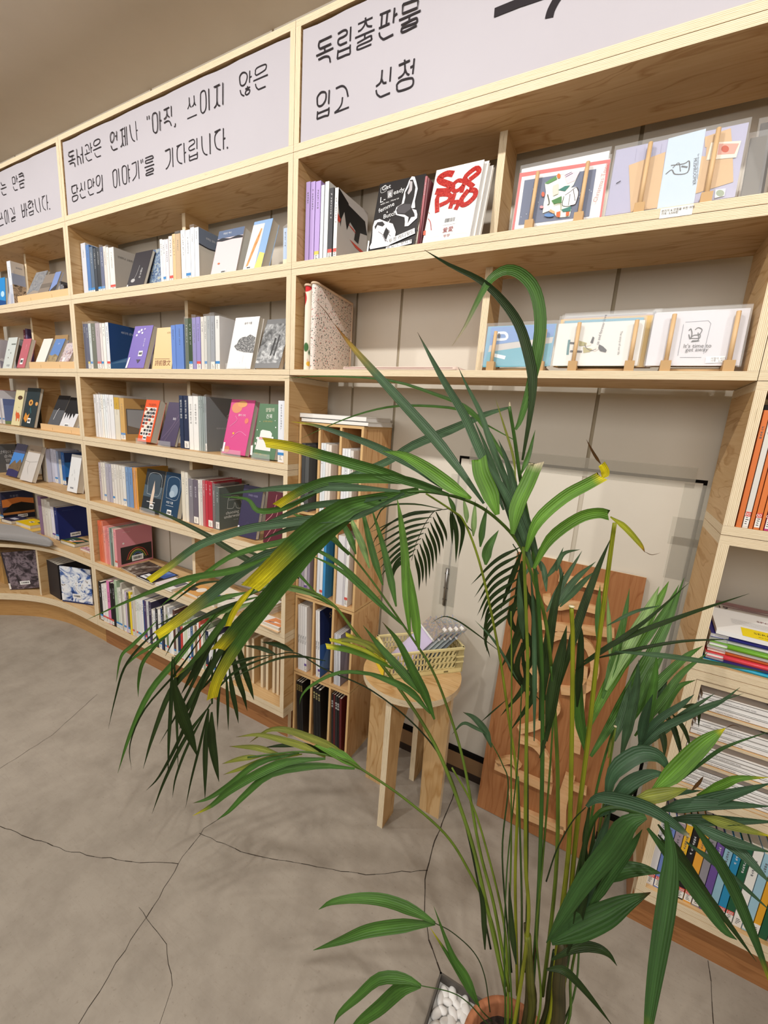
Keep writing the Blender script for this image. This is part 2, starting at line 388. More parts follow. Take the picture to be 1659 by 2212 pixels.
mb = MB(); mb.prism(bench_poly(), ZB[7], ZT[7] - .0003, WOOD, EDGE); mb.build('bench_floor', bcA)
mb = MB(); inner = spline([(x, y + .034, 0) for x, y in crv], 6)
mb.prism([(p.x, p.y) for p in inner] + [(p.x, p.y + .018) for p in reversed(inner)], 0, ZB[7] - .0005, BENCHF); mb.build('bench_plinth', bcA)
for xx, y0 in ((-2.612, -.028), (XA - TH, .0), (-3.10, -.39)):
    mb = MB(); mb.box((xx - .009 if xx > -3 and xx < -2.2 else xx, y0, ZT[7]), ((xx + .009) if xx > -3 and xx < -2.2 else xx + TH - .0006, DEP, ZB[6]), WOOD, EDGE, 1); mb.build('bench_divider', bcA)
# ================================================================ sign panels in the top row with drawn lettering
INK = flat('2a2529', .7, .2)
SIGNM = plaster('sign_board', 'bab6bd', 'b6b1b8')
def strokes(spec, org, sc, Y, width, name, parent):
    """spec: 'l x,y x,y; s ...(smooth); c ...(closed smooth)' traced on the sign, laid on the sign plane"""
    mb = MB(); k = 0
    for item in spec.replace('\n', ' ').split(';'):
        item = item.strip()
        if not item: continue
        kind, rest = item[0], item[1:].split()
        w_ = width
        P = [hit(org[0] + float(a.split(',')[0]) / sc, org[1] + float(a.split(',')[1]) / sc, 1, Y) for a in rest]
        k += 1; yo = Y - .00015 * (k % 5)
        if kind == 'd':
            c = P[0]; mb.face([(c.x + w_ * .8 * math.cos(a * math.pi / 4), yo, c.z + w_ * .8 * math.sin(a * math.pi / 4)) for a in range(8)], INK); continue
        if kind == 's' and len(P) > 2: P = spline(P, 5)
        if kind == 'c':
            Q = P + P[:3]; P = spline(Q, 5)[5:-5] if len(Q) > 4 else Q
        n = len(P); L = []; R = []
        for i in range(n):
            a = P[max(i - 1, 0)]; b_ = P[min(i + 1, n - 1)]; t = Vector((b_.x - a.x, 0, b_.z - a.z))
            t = t.normalized() if t.length > 1e-9 else Vector((1, 0, 0))
            s_ = Vector((-t.z, 0, t.x)) * w_ * .5
            L.append(Vector((P[i].x, yo, P[i].z)) + s_); R.append(Vector((P[i].x, yo, P[i].z)) - s_)
        vs = L + R; mb.idx(vs, [(i, i + 1, n + i + 1, n + i) for i in range(n - 1)], INK)
    return mb.build(name, parent)
YS = .0035
def sign(x0, x1, label, recess_top=.003):
    t = empty('sign_panel', (0, 0, 0)); tag(t, label, 'sign')
    mb = MB(); z0, z1 = ZT[1] + .001, ZB[0] - .006
    n = 24; vs = []; fs = []
    for i in range(n + 1):
        x = x0 + TH + .003 + (x1 - x0 - 2 * TH - .006) * i / n; b_ = .0012 * math.sin(i * 1.1)
        vs += [(x, YS + .0006, z0), (x, YS + .0016 + b_, z1 - abs(b_) * 1.5), (x, YS + .006, z0), (x, YS + .007 + b_, z1 - abs(b_) * 1.5)]
    for i in range(n):
        a = i * 4; fs += [(a, a + 4, a + 5, a + 1), (a + 2, a + 3, a + 7, a + 6), (a + 1, a + 5, a + 7, a + 3), (a, a + 2, a + 6, a + 4)]
    fs += [(0, 1, 3, 2), (n * 4, n * 4 + 2, n * 4 + 3, n * 4 + 1)]
    mb.idx(vs, fs, SIGNM); mb.build('panel', t)
    return t
sB = sign(XA, XB, 'wide white sign reading that the library always waits for your not yet written story')
strokes('''l 85,428 137,403;s 90,427 85,445 88,462 98,470;l 98,470 138,452;l 121,462 122,500;l 82,520 152,487;s 95,546 118,532 138,530 148,545 151,572;
l 166,388 182,555;s 176,472 192,468 205,485 216,544;l 222,365 237,535;l 208,450 228,441;
s 255,360 272,345 286,352 295,376 300,405;l 270,395 278,436;l 252,450 305,425;l 309,325 320,428;l 315,382 328,372;s 264,468 270,492 290,514;l 290,514 326,496;
c 345,335 352,310 378,292 398,288 408,300 404,325 385,345 360,358 347,352;l 340,405 421,366;s 354,430 362,455 378,474;l 378,474 417,458;
c 515,280 514,250 525,225 540,217 550,230 553,265 545,300 530,322 520,312;l 578,205 581,302;l 565,262 580,250;s 521,354 530,385 546,402;l 546,402 588,383;
l 614,200 650,176;l 632,188 642,330;s 642,320 635,350 621,370;s 642,325 648,350 657,356;l 660,163 672,355;l 678,158 690,350;l 650,262 665,254;
s 714,140 722,210 735,270 750,300 768,310;l 773,103 790,300;l 785,203 796,194;
l 115,778 160,758;s 120,776 118,800 124,835 134,850;l 134,850 162,835;l 167,753 172,838;l 168,800 182,790;c 124,890 132,878 165,865 179,870 180,890 172,912 140,930 128,922;
l 213,737 219,795;s 219,790 212,810 200,827;s 219,792 228,810 235,812;l 249,722 253,811;s 203,850 212,880 226,897;l 226,897 261,880;
l 284,712 290,800;l 284,712 305,703;s 305,703 318,712 325,745 327,775;l 290,800 327,775;l 337,690 342,778;l 340,742 352,727;s 286,820 296,850 306,866;l 306,866 345,848;
c 371,725 370,690 380,670 395,662 405,672 410,705 405,745 395,768 382,765 374,750;l 427,655 437,825;s 376,842 405,833 425,815 432,790;
c 540,650 540,625 555,605 567,602 578,615 583,690 580,765 568,785 552,770 545,720;l 597,590 611,770;
c 636,600 640,575 655,563 668,565 680,585 685,670 682,735 668,750 650,740 640,690;l 695,550 709,733;l 703,605 715,598;l 705,690 718,683;
l 735,545 778,522;s 778,522 785,600 780,660 745,718;l 799,508 812,696;l 830,500 834,538;l 846,492 850,528''', (130, 240), 4.76, YS, .0038, 'lettering', sB)
strokes('''l 83,242 85,280;l 103,235 106,275;c 138,255 145,220 165,208 180,215 188,250 192,330 188,390 172,414 155,405 145,380 140,310;l 210,190 219,391;l 216,290 230,283;
l 253,180 310,150;l 283,165 288,220;s 288,215 280,250 257,276;s 289,218 298,240 313,252;l 330,136 334,246;s 257,313 290,292 315,298 333,340;l 373,315 375,330;s 375,330 372,345 363,353;
l 517,50 520,115;s 520,110 512,145 500,170;s 521,112 528,140 540,150;l 566,30 570,100;s 570,95 563,125 548,146;s 571,98 578,122 586,130;l 497,270 595,227;
s 65,676 130,650 143,658 140,675 75,700 67,715 78,728 143,703;l 58,773 156,737;s 73,805 135,778 147,786 143,803 82,830 73,845 82,853 148,830;
l 268,603 318,577;s 318,577 322,690 300,760 276,788;l 343,565 351,765;l 387,555 440,530;s 420,540 395,580 395,680 415,720 445,730;l 463,518 471,722;l 470,622 485,612;
s 512,505 555,483 570,495 568,522 520,560 514,585 530,596 575,575;l 596,468 597,580;l 518,637 520,703;l 600,610 602,660;l 519,665 600,630;s 520,703 570,683 597,675 602,655;
s 645,448 650,560 665,615 685,636 703,638;l 728,418 733,632;l 778,408 838,377;s 815,390 783,440 780,510 800,570 840,590;l 867,365 869,583;l 870,478 888,465;d 910,567''', (300, 200), 4.76, YS, .0038, 'lettering', sB)
strokes('''c 186,440 187,400 200,378 218,371 230,385 238,450 236,530 222,568 205,580 190,560 186,500;l 262,352 267,553;l 310,340 367,312;l 340,328 340,480;s 340,470 332,505 312,534;s 341,475 350,505 368,511;l 394,295 394,502;
c 552,265 555,235 575,207 600,202 620,220 622,255 605,305 580,325 560,315;l 647,185 645,298;l 648,247 665,237;s 556,365 565,400 580,415 595,420;l 623,330 632,345;l 605,357 650,338;c 607,390 615,372 635,362 648,368 640,395 618,410 606,402;
c 700,195 700,178 720,155 775,130 798,128 800,150 785,180 720,222 705,225 697,212;l 680,282 815,222;s 700,308 708,340 728,362;l 728,362 795,332''', (390, 110), 4.327, YS, .0038, 'lettering', sB)
sC = sign(XB, XC, 'large white sign about sending in independent publications')
strokes('''l 106,330 206,283;s 110,328 103,350 105,375 115,385;l 115,385 203,345;l 148,372 154,408;l 83,442 219,378;s 100,472 150,447 185,450 195,492;
s 255,268 300,240 325,242 325,270 300,290 262,310 258,345 275,357;l 272,358 328,333;l 358,212 353,326;l 257,395 250,465;l 353,352 352,395;l 255,412 354,372;s 250,465 320,435 350,425 353,395;
l 474,140 477,165;l 415,192 530,138;s 472,165 465,200 440,235 415,250;s 476,170 490,205 526,208;l 392,302 546,235;l 470,270 468,300;s 408,342 510,285 520,300 515,318 420,362 408,378 418,392 520,350;
l 587,117 672,80;l 605,110 598,215;l 648,92 638,195;l 580,225 665,185;l 704,60 693,180;l 700,125 725,105;s 582,258 590,290 615,312;l 615,312 694,272;
l 770,35 880,-5 890,5 885,60 765,108 770,35;l 738,160 910,82;l 822,125 818,158;s 755,200 865,145 882,155 872,178 775,215 758,235 770,253 880,200;
c 92,790 95,765 120,732 150,728 162,745 158,790 135,828 110,840 95,828;l 188,712 183,822;l 95,880 90,942;l 185,848 184,890;l 92,900 184,862;s 90,942 150,918 178,912 184,885;
s 240,700 290,680 322,705 337,765;s 292,768 285,820 262,860 228,893;l 228,893 343,848;
l 606,553 601,625;s 601,620 590,655 557,685;s 602,625 615,655 640,653;l 675,528 667,645;s 558,712 565,745 592,768;l 592,768 668,735;
l 783,472 786,492;l 737,518 826,478;s 784,490 785,560 765,595 732,620;s 786,545 800,580 820,592;l 860,462 848,585;l 828,535 855,518;c 723,690 725,665 760,635 835,618 852,635 848,670 820,695 745,720 725,712''', (660, 0), 3.662, YS, .0042, 'lettering', sC)
strokes('''l 132,132 400,22 560,-30 700,-80;s 695,185 715,110 760,20 800,-40''', (1040, 0), 4.76, YS, .0165, 'large_lettering', sC)
sA = sign(XA0, XA, 'white sign at the far left ending in a hope to be written')
strokes('''s 10,295 18,325 30,345;l 30,345 77,328;l 10,400 94,367;s 22,432 32,465 48,487;l 48,487 92,470;
l 177,232 190,325;l 177,232 205,215;s 205,215 218,245 222,315;l 190,325 222,315;l 234,195 248,300;l 240,250 255,240;s 193,362 205,395 220,418;l 220,418 258,403;
s 270,190 320,160 332,175 345,225;l 275,220 335,195;l 272,293 354,255;l 288,330 295,385 352,365 345,305 288,330;
l 15,740 25,800;s 25,795 15,830 0,840;s 25,795 32,825 45,830;l -20,948 52,915;c 65,760 65,730 78,710 88,715 97,760 103,860 98,905 85,895 72,830;l 107,700 133,890;
s 148,682 170,690 190,740 208,770;l 200,660 218,770;s 165,830 215,800 222,815 170,845 168,870 180,875 228,855;
l 308,620 335,815;l 350,605 365,790;l 325,725 355,705;l 335,815 365,790;l 370,600 393,800;l 380,705 400,695;
s 410,590 440,570 452,590 420,630 415,665 430,680 458,660;l 465,565 485,670;l 475,620 490,612;l 425,735 435,785 490,765 488,700;l 428,740 488,715;
s 508,545 520,640 540,710 570,742;l 572,525 596,733;l 612,515 658,495;s 640,503 618,570 635,670 672,708;l 680,482 698,700;l 690,600 706,590;d 730,688''', (0, 350), 6.8, YS, .0038, 'lettering', sA)
# ================================================================ books
WHITE = flat('ece9e4', .55, .3); PAGE = flat('d9d2c3', .8, .15); BLACKM = flat('1b1a1c', .6, .3)
LABC = {'b': '3b86c8', 'r': 'd9534a', 'u': '6a4f9a', 'y': 'd9c45a', 'w': 'eceaf0', 'o': 'e0642a'}
def photo(cols, scale=30, seed=0, dist=1.0):
    key = ('photo', tuple(cols), scale, seed)
    if key not in MATS:
        m, n, l, b = newmat('printed_photo')
        tc = n.new('ShaderNodeTexCoord').outputs['Object']
        ml = n.new('ShaderNodeVectorMath'); ml.operation = 'ADD'; ml.inputs[1].default_value = (seed * 3.1, seed * 1.7, 0); l.new(tc, ml.inputs[0])
        f = noise_n(n, l, ml.outputs[0], scale, 5, .62, dist); k = len(cols)
        r = ramp(n, l, f, [(.32 + .36 * i / max(1, k - 1), srgb(c)) for i, c in enumerate(cols)])
        l.new(r.outputs[0], b.inputs['Base Color']); b.inputs['Roughness'].default_value = .35; MATS[key] = m
    return MATS[key]
JACKET = flat('f6f8fa', .04, .9, 0, .13)
class Plane:
    """a printed face: origin, unit right, unit up, unit normal, width, height"""
    def __init__(s, O, U, V, w_, h_): s.O, s.U, s.V, s.w, s.h = Vector(O), Vector(U).normalized(), Vector(V).normalized(), w_, h_; s.N = s.U.cross(s.V).normalized()
    def p(s, u, v, off): return s.O + s.U * (u * s.w) + s.V * (v * s.h) + s.N * off
    def px(s, x, y, off):
        r = ray(x, y); t = (s.O - EYE).dot(s.N) / r.dot(s.N); return EYE + r * t + s.N * off
def art(prims, pl, parent, crop=None, name='cover_art'):
    """flat print. r u0 v0 u1 v1 col | p [(u,v)..] col | e cu cv ru rv col | k [(u,v)..] width col | t u v size text col rot"""
    mb = MB(); k = 0
    P = (lambda a, off: pl.px(crop[0] + a[0] / crop[2], crop[1] + a[1] / crop[2], off)) if crop else (lambda a, off: pl.p(a[0], a[1], off))
    for q in prims:
        k += 1; off = .00025 + .00012 * k; c = q[-1] if q[0] != 't' else q[5]
        mt = c if not isinstance(c, str) else flat(c, .5, .4)
        if q[0] == 'r': mb.face([P((q[1], q[2]), off), P((q[3], q[2]), off), P((q[3], q[4]), off), P((q[1], q[4]), off)], mt)
        elif q[0] == 'p': mb.face([P(a, off) for a in q[1]], mt)
        elif q[0] == 'e': mb.face([P((q[1] + q[3] * math.cos(a * math.pi / 8), q[2] + q[4] * math.sin(a * math.pi / 8)), off) for a in range(16)], mt)
        elif q[0] == 'k':
            Q = [P(a, off) for a in q[1]]; Q = spline(Q, 4) if len(Q) > 2 else Q; n = len(Q); L = []; R = []
            for i in range(n):
                t = (Q[min(i + 1, n - 1)] - Q[max(i - 1, 0)]).normalized(); s_ = pl.N.cross(t) * q[2] * .5; L.append(Q[i] + s_); R.append(Q[i] - s_)
            mb.idx(L + R, [(i, i + 1, n + i + 1, n + i) for i in range(n - 1)], mt)
        elif q[0] == 't':
            o = P((q[1], q[2]), off); rot = q[6] if len(q) > 6 else 0
            U = pl.U * math.cos(math.radians(rot)) + pl.V * math.sin(math.radians(rot)); V = pl.N.cross(U)
            M = Matrix(((U.x, V.x, pl.N.x, o.x), (U.y, V.y, pl.N.y, o.y), (U.z, V.z, pl.N.z, o.z), (0, 0, 0, 1)))
            put_text(q[4], q[3], mt, ROOTM[parent.name].inverted() @ M, parent, 'title')
    if mb.f:
        inv = ROOTM[parent.name].inverted(); mb.v = [tuple(inv @ Vector(v)) for v in mb.v]
        return mb.build(name, parent)
def barcode(pl, u, v, w_, h_, parent, crop=None):
    """white library sticker with black bars, centred at u, v (metres from the corner unless a crop is given)"""
    c = pl.px(crop[0] + u / crop[2], crop[1] + v / crop[2], .0009) if crop else pl.O + pl.U * u + pl.V * v + pl.N * .0009
    mb = MB(); inv = ROOTM[parent.name].inverted()
    def q(a0, b0, a1, b1, off, m):
        mb.face([inv @ (c + pl.U * x + pl.V * y + pl.N * off) for x, y in ((a0, b0), (a1, b0), (a1, b1), (a0, b1))], m)
    q(-w_ / 2, -h_ / 2, w_ / 2, h_ / 2, 0, flat('f3f3f3', .5)); x = -w_ * .38; r = random.Random(int(w_ * 1e5))
    while x < w_ * .36:
        d = w_ * r.choice((.018, .03, .045)); q(x, -h_ * .22, x + d, h_ * .24, .0002, BLACKM); x += d + w_ * r.choice((.016, .026))
    mb.build('barcode_label', parent)
NAMES = {'white': 'f0ede8', 'pale grey': 'c9cbd0', 'grey': '8c9094', 'dark grey': '4a4d52', 'black': '1c1c20', 'navy': '26305a', 'blue': '4a78b8', 'sky blue': '6fb0de', 'pale blue': 'a9bcd8',
         'teal': '3f8f9a', 'green': '4f7a50', 'pale green': 'a9bf9c', 'dark green': '24402f', 'yellow': 'ecd02e', 'gold': 'c79a3c', 'tan': 'cdb084', 'brown': '6e4a30', 'orange': 'e27a45', 'red': 'c23a3f',
         'dark red': '6a2028', 'pink': 'e89aa0', 'magenta': 'c9468f', 'purple': '6a5a9a', 'lilac': 'b7a4d8', 'cream': 'e6dcc4', 'mauve': '8c7d88', 'pinkish grey': 'b9aab0'}
def cname(h):
    c = [int(h[i:i+2], 16) for i in (0, 2, 4)]
    return min(NAMES, key=lambda k: sum((c[j] - int(NAMES[k][2*j:2*j+2], 16)) ** 2 for j in range(3)))
ORD = ['first', 'second', 'third', 'fourth', 'fifth', 'sixth', 'seventh', 'eighth', 'ninth', 'tenth', 'eleventh', 'twelfth', 'thirteenth', 'fourteenth', 'fifteenth', 'sixteenth', 'seventeenth', 'eighteenth', 'nineteenth', 'twentieth',
       'twenty-first', 'twenty-second', 'twenty-third', 'twenty-fourth', 'twenty-fifth', 'twenty-sixth', 'twenty-seventh', 'twenty-eighth', 'twenty-ninth', 'thirtieth'] + ['thirty-%s' % k for k in ('first', 'second', 'third', 'fourth', 'fifth', 'sixth', 'seventh', 'eighth', 'ninth')]
DIVX = [(XA0 + XA) / 2, (XA + XB) / 2, (XB + XC) / 2]
def upright(X0, X1, Z, h, Y, cov, lab=None, depth=.146, face=None, fprims=None, label='', group='', lean=0, marks=True, low=None, name='book', cat='book', title=None, pages=None, lt=None):
    """a book standing spine-out: cover, pages, spine label, spine title; lean in degrees about Y"""
    th = max(X1 - X0 - .0006, .003)
    if any(X0 - .011 < d < X1 + .011 for d in DIVX): depth = min(depth, .097 - Y)
    depth = min(depth, DEP + .022 - Y)
    M = T(X0, Y, Z) @ RY(lean)
    root = empty(name, M=M); tag(root, label, cat, group)
    cm = flat(cov, .45, .35); mb = MB(); e = .0008 if th > .005 else .0005
    mb.box((0, 0, 0), (th, e, h), cm); mb.box((0, e, 0), (e, depth, h), cm)
    mb.box((th - e, e, 0), (th, depth, h), face if (face and not isinstance(face, str)) else (flat(face, .45, .35) if face else cm)); mb.build('cover', root)
    mb = MB(); mb.box((e, e, .0015), (th - e, depth - .0015, h - .0015), pages or PAGE); mb.build('pages', root)
    if low:
        mb = MB(); mb.box((-.0003, -.0003, 0), (th + .0003, .03, h * low[0]), flat(low[1], .5)); mb.build('paper_band', root)
    if lab:
        mb = MB(); mb.box((.0002, -.0004, .004), (th - .0002, -.0001, .030), WHITE)
        if lab != 'w': mb.box((.0002, -.0005, .023), (th - .0002, -.0002, .032), flat(LABC[lab]))
        r = random.Random(int(X0 * 1e4)); z = .008
        while z < .021: mb.box((th * .25, -.00055, z), (th * r.uniform(.5, .8), -.0003, z + .0013), BLACKM); z += .004
        mb.build('spine_label', root)
    if lt and lab and lab != 'w': put_text(lt, .0085, WHITE, Matrix(((1, 0, 0, th * .5 - len(lt) * .0026), (0, 0, -1, -.0008), (0, 1, 0, .0245), (0, 0, 0, 1))), root, 'label_number')
    if title:
        put_text(title[0], title[1], flat(title[2]), Matrix(((0, 1, 0, th * .5 - title[1] * .36), (0, 0, -1, -.0005), (-1, 0, 0, h * title[3]), (0, 0, 0, 1))), root, 'title')
    elif marks and th > .005:
        lum = sum(int(cov[i:i+2], 16) for i in (0, 2, 4)) / 3
        mk = flat('5b5b60' if lum > 120 else 'd5d5d8', .6); r = random.Random(int(X0 * 1e5) ^ int(h * 1e4)); mb = MB(); z = h * r.uniform(.86, .93); k = r.randint(4, 9); sz = min(th * .42, .0045)
        while k and z > h * .32:
            x = th / 2 - sz / 2
            mb.box((x, -.0004, z - sz * .15), (x + sz, -.0001, z), mk); mb.box((x + sz * r.uniform(0, .6), -.0004, z - sz * .8), (x + sz * r.uniform(.62, 1), -.0001, z - sz * .35), mk)
            z -= sz * (1.35 if r.random() > .2 else 2.3); k -= 1
        mb.build('title', root)
    jk = int(X0 * 1e4) % 3
    if name == 'book' and Z > .7 and X0 < XB and jk == 0 and th > .006:   # loose clear jacket standing a little above the cover
        r = random.Random(int(X0 * 1e4)); a, b_ = -.0008, th + .0008; tz = [h + r.uniform(.003, .011) for _ in range(4)]; f_ = depth * .8
        mb = MB(); mb.face([(a, -.0012, 0), (b_, -.0012, 0), (b_ + .001, -.001, tz[1]), (a - .001, -.001, tz[0])], JACKET); mb.face([(b_, -.0012, 0), (b_, f_, 0), (b_ + .0006, f_, tz[2]), (b_ + .001, -.001, tz[1])], JACKET); mb.build('clear_jacket', root)
    if fprims:
        R_ = M.to_3x3()
        pl = Plane(M @ Vector((th, 0, 0)), R_ @ Vector((0, 1, 0)), R_ @ Vector((0, 0, 1)), depth, h)
        for q in fprims:
            if q[0] == 'bc': barcode(pl, q[1] * depth, q[2] * h, q[3], q[4], root)
        art([q for q in fprims if q[0] != 'bc'], pl, root)
    return root
def slanted(bl, br, tl, Z, Y, cov, t=.014, prims=None, label='', group='', name='book', cat='book', crop=None, wide=None, width=None, acrylic=False, ang=None):
    """a book shown face-out, leaning back; bl, br = bottom corners in pixels (x only used), tl = top left corner in pixels"""
    X0 = fx(bl, Y, Z); w_ = width or (fx(br, Y, Z) - X0); tp = hit(tl[0], tl[1], 0, X0)
    h = math.hypot(tp.y - Y, tp.z - Z); a = math.atan2(tp.y - Y, tp.z - Z)
    if ang:                                       # lean given: the height follows from the row of the top edge
        a = ang; k = (tl[1] - CY) / FPX; q = Vector((X0, Y, Z)) - EYE; dr = Vector((0, math.sin(a), math.cos(a)))
        h = (k * FWD.dot(q) - DOWN.dot(q)) / (DOWN.dot(dr) - k * FWD.dot(dr)); tp = Vector((X0, Y, Z)) + dr * h
    a = min(max(a, .06), .42); up = t * math.sin(a); h = math.hypot(tp.y - Y, tp.z - Z - up); M = T(X0, Y, Z + up + .0006) @ Matrix.Rotation(-a, 4, 'X')
    root = empty(name, M=M); tag(root, label, cat, group)
    cm = cov if not isinstance(cov, str) else flat(cov, .4, .4); mb = MB()
    mb.box((0, 0, 0), (w_, .0009, h), cm); mb.box((0, t - .0009, 0), (w_, t, h), cm); mb.box((0, 0, 0), (.0009, t, h), cm); mb.build('cover', root)
    mb = MB(); mb.box((.0009, .0009, .0015), (w_ - .0015, t - .0009, h - .0015), PAGE); mb.build('pages', root)
    R_ = M.to_3x3(); pl = Plane(M @ Vector((0, 0, 0)), R_ @ Vector((1, 0, 0)), R_ @ Vector((0, 0, 1)), w_, h)
    if prims:
        for q in prims:
            if q[0] == 'bc': barcode(pl, q[1] * w_, q[2] * h, q[3], q[4], root)
        art([q for q in prims if q[0] != 'bc'], pl, root, crop)
    if acrylic:
        ac = empty('acrylic_stand', (X0, Y, Z)); tag(ac, 'clear acrylic book stand under the ' + acrylic, 'stand')
        g = flat('f2f6f8', .05, .8, 0, .14); mb = MB()
        mb.box((.01, -.012, 0), (w_ - .01, -.010, .022), g); mb.box((.01, -.012, -.0001), (w_ - .01, .004, .0005), g); mb.build('front_lip', ac)
    return root, pl
CELLNAMES = {}
def run(text, crop, Z, Y, where, group, kind='paperback'):
    """u0 u1 vt hex label [opts]: a row of books standing spine-out, seen in the crop"""
    (ox, oy), sc = crop; k = 0; out = []
    for line in text.strip().split('\n'):
        parts = line.split('|'); a = parts[0].split(); opts = eval(parts[1]) if len(parts) > 1 else {}
        u0, u1, vt, cov = float(a[0]), float(a[1]), float(a[2]), a[3]; lab = a[4] if len(a) > 4 and a[4] != '-' else None
        X0 = fx(ox + u0 / sc, Y, Z); X1 = fx(ox + u1 / sc, Y, Z)
        h = fz(oy + vt / sc, X0, Y) - Z; h = max(.05, min(h, .243)); th = X1 - X0
        kd = opts.pop('kind', None) or (('slim ' if th < .0095 else 'thick ' if th > .02 else '') + cname(cov) + ' ' + kind)
        lb = '%s, %s spine from left, %s' % (kd, ORD[k], where); k += 1
        out.append(upright(X0, X1, Z, h, Y, cov, lab, label=opts.pop('label', lb), group=group, **opts))
    return out
c4 = ((150, 430), 3.318); c5 = ((180, 820), 3.53); cg = ((190, 1080), 7.213); c6 = ((120, 1250), 8.295); c6b = ((180, 1180), 3.606)
cr = ((620, 320), 3.456)
def A_(y): return ((0, y), 8.295)
def cp(c): return (c[0][0], c[0][1], c[1])
G = 'books standing on the %s shelf of the %s bookcase'
# ---- middle bookcase, top book shelf
run('''108 140 320 dde2ee -
141 164 332 4d78b4 b|dict(kind='starry blue paperback')
165 189 345 5a6b80 b
191 210 355 3b434e -
212 236 350 31373f b
238 261 345 3c4a78 b
262 281 340 dcd2cc -
282 298 346 e9e4df -
300 335 350 e6e2dd r|dict(face='b9b6b2', fprims=[('t', .1, .8, .009, '인쇄학교 고등학교에서', '333333'), ('k', [(.3,.12),(.42,.2),(.5,.14)], .0012, '333333'), ('k', [(.55,.1),(.68,.13),(.7,.3)], .0012, '333333')])''', c4, ZT[2], .042, 'top book shelf, middle bookcase', G % ('top', 'middle'))
slanted(272, 308, (294, 547.5), ZT[2], .034, '35333a', .012, [('t', .62, .55, .011, '겨울의 섬', 'e8e8e8', -90), ('e', .3, .22, .12, .05, 'b8b8b8'), ('k', [(.3,.2),(.42,.38),(.48,.62)], .0012, 'c8c8c8'), ('r', .02, .02, .08, .12, 'eeeeee')], 'charcoal paperback shown face-out with a white line drawing, top book shelf, middle bookcase', 'books shown face-out')
slanted(314, 345, (331, 540.5), ZT[2], .060, photo(['31405e', '5a6f92', '8fa7c0', 'd9c36a'], 60, 1), .012, None, 'painterly blue and yellow paperback shown face-out behind the charcoal one, middle bookcase', 'books shown face-out')
run('''660 676 290 f1eeea -
677 696 293 e9e6e8 b
697 719 290 e2dce2 -
722 747 268 e7d9d6 r
748 769 252 dcbd8e -
770 803 252 c9a878 -
808 838 225 f1f1f1 -
840 874 225 e6e9ee b
876 902 206 edeff1 -
904 934 206 e6eaee -|dict(face='c9c7be', fprims=[('r', 0, .68, 1, 1, '6f7c90'), ('k', [(0,.70),(.3,.68),(.6,.71),(1,.67)], .004, '2a2c33'), ('t', .2, .84, .008, '우리는 모두 섬으로', 'e4e6ea'), ('r', .05, .04, .95, .6, 'cfccc2')])''', c4, ZT[2], .042, 'right of divider, top shelf, middle bookcase', G % ('top', 'middle'))
slanted(454.5, 509, (475, 501.7), ZT[2], .034, 'e0d0d3', .034, [('r', 0, .82, 1, 1, '5e6f8e'), ('p', [(0,.8),(.2,.83),(.5,.79),(.8,.83),(1,.8),(1,.76),(.6,.77),(.2,.75),(0,.77)], '2b2d36'), ('e', .25, .25, .05, .02, 'c96a3c'), ('t', .2, .9, .008, '주문은 하나', 'e9edf2'), ('bc', .5, .05, .025, .012)], 'thick pink book with a blue band on top shown face-out, middle bookcase', 'books shown face-out')
slanted(524, 564, (551, 481.5), ZT[2], .034, '8fb2dc', .03, [('r', 0, 0, .62, .93, 'e9e4de'), ('p', [(.12,.08),(.22,.06),(.5,.6),(.55,.82),(.48,.84),(.3,.55)], 'd99b64'), ('k', [(.2,.18),(.3,.24)], .0016, 'b8763f'), ('k', [(.27,.34),(.37,.4)], .0016, 'b8763f'), ('k', [(.35,.5),(.45,.56)], .0016, 'b8763f'), ('k', [(.42,.66),(.5,.7)], .0016, 'b8763f'), ('p', [(.62,.02),(1,.02),(1,.3),(.72,.34)], 'ecd27a'), ('bc', .3, .05, .02, .01)], 'sky blue book with a baguette on its cover shown face-out, top shelf', 'books shown face-out')
run('''1531 1558 210 a9c3e4 -|dict(kind='pale blue and cream book', low=(.25, 'e9dfb8'))''', c4, ZT[2], .042, 'top shelf, by the post', G % ('top', 'middle'))
# ---- middle bookcase, second shelf
run('''120 139 895 1f2a57 -
140 155 895 25325f y
157 174 892 cbd3d4 b
176 204 892 51563f -
206 234 890 b3a3ab r
236 251 890 e2dcda b
253 273 890 ebe9e5 -
276 298 885 dfe4ea r|dict(face='23497f', fprims=[('p', [(0,0),(1,0),(1,.25),(.6,.35),(0,.15)], '3f74b0'), ('p', [(0,.12),(.5,.3),(.9,.3),(.4,.2)], '6b9bcc'), ('t', .35, .82, .011, '바다의 손님들', 'c7d5e6')])''', c4, ZT[3], .024, 'second shelf, middle bookcase', G % ('second', 'middle'))
slanted(271, 310, (293, 706), ZT[3], .034, '7a68b8', .022, [('e', .3, .86, .07, .03, 'e8e2f4'), ('e', .42, .9, .05, .03, 'f0ecf8'), ('e', .22, .78, .05, .025, 'e8e2f4'), ('e', .5, .83, .05, .025, 'e8e2f4'), ('e', .6, .92, .04, .02, 'd8d0ec'), ('p', [(.5,.2),(.74,.2),(.62,.11)], '4a4458'), ('t', .7, .7, .009, '달과 나무', 'e8e2f4', -90), ('bc', .66, .34, .026, .022), ('p', [(0,0),(.1,0),(.16,.25),(.08,.25)], 'e9e6f2')], 'lilac purple book with white blossoms shown face-out, second shelf', 'books shown face-out')
slanted(328, 370, (340, 709), ZT[3], .040, 'e5c895', .012, [('t', .12, .1, .024, '詩前散文', '6e2f22'), ('k', [(.08,.25),(.85,.25)], .0012, '6e2f22'), ('t', .55, .85, .008, '시 전 산문', '8a6a40')], 'cream paperback with dark red title letters shown face-out, second shelf', 'books shown face-out')
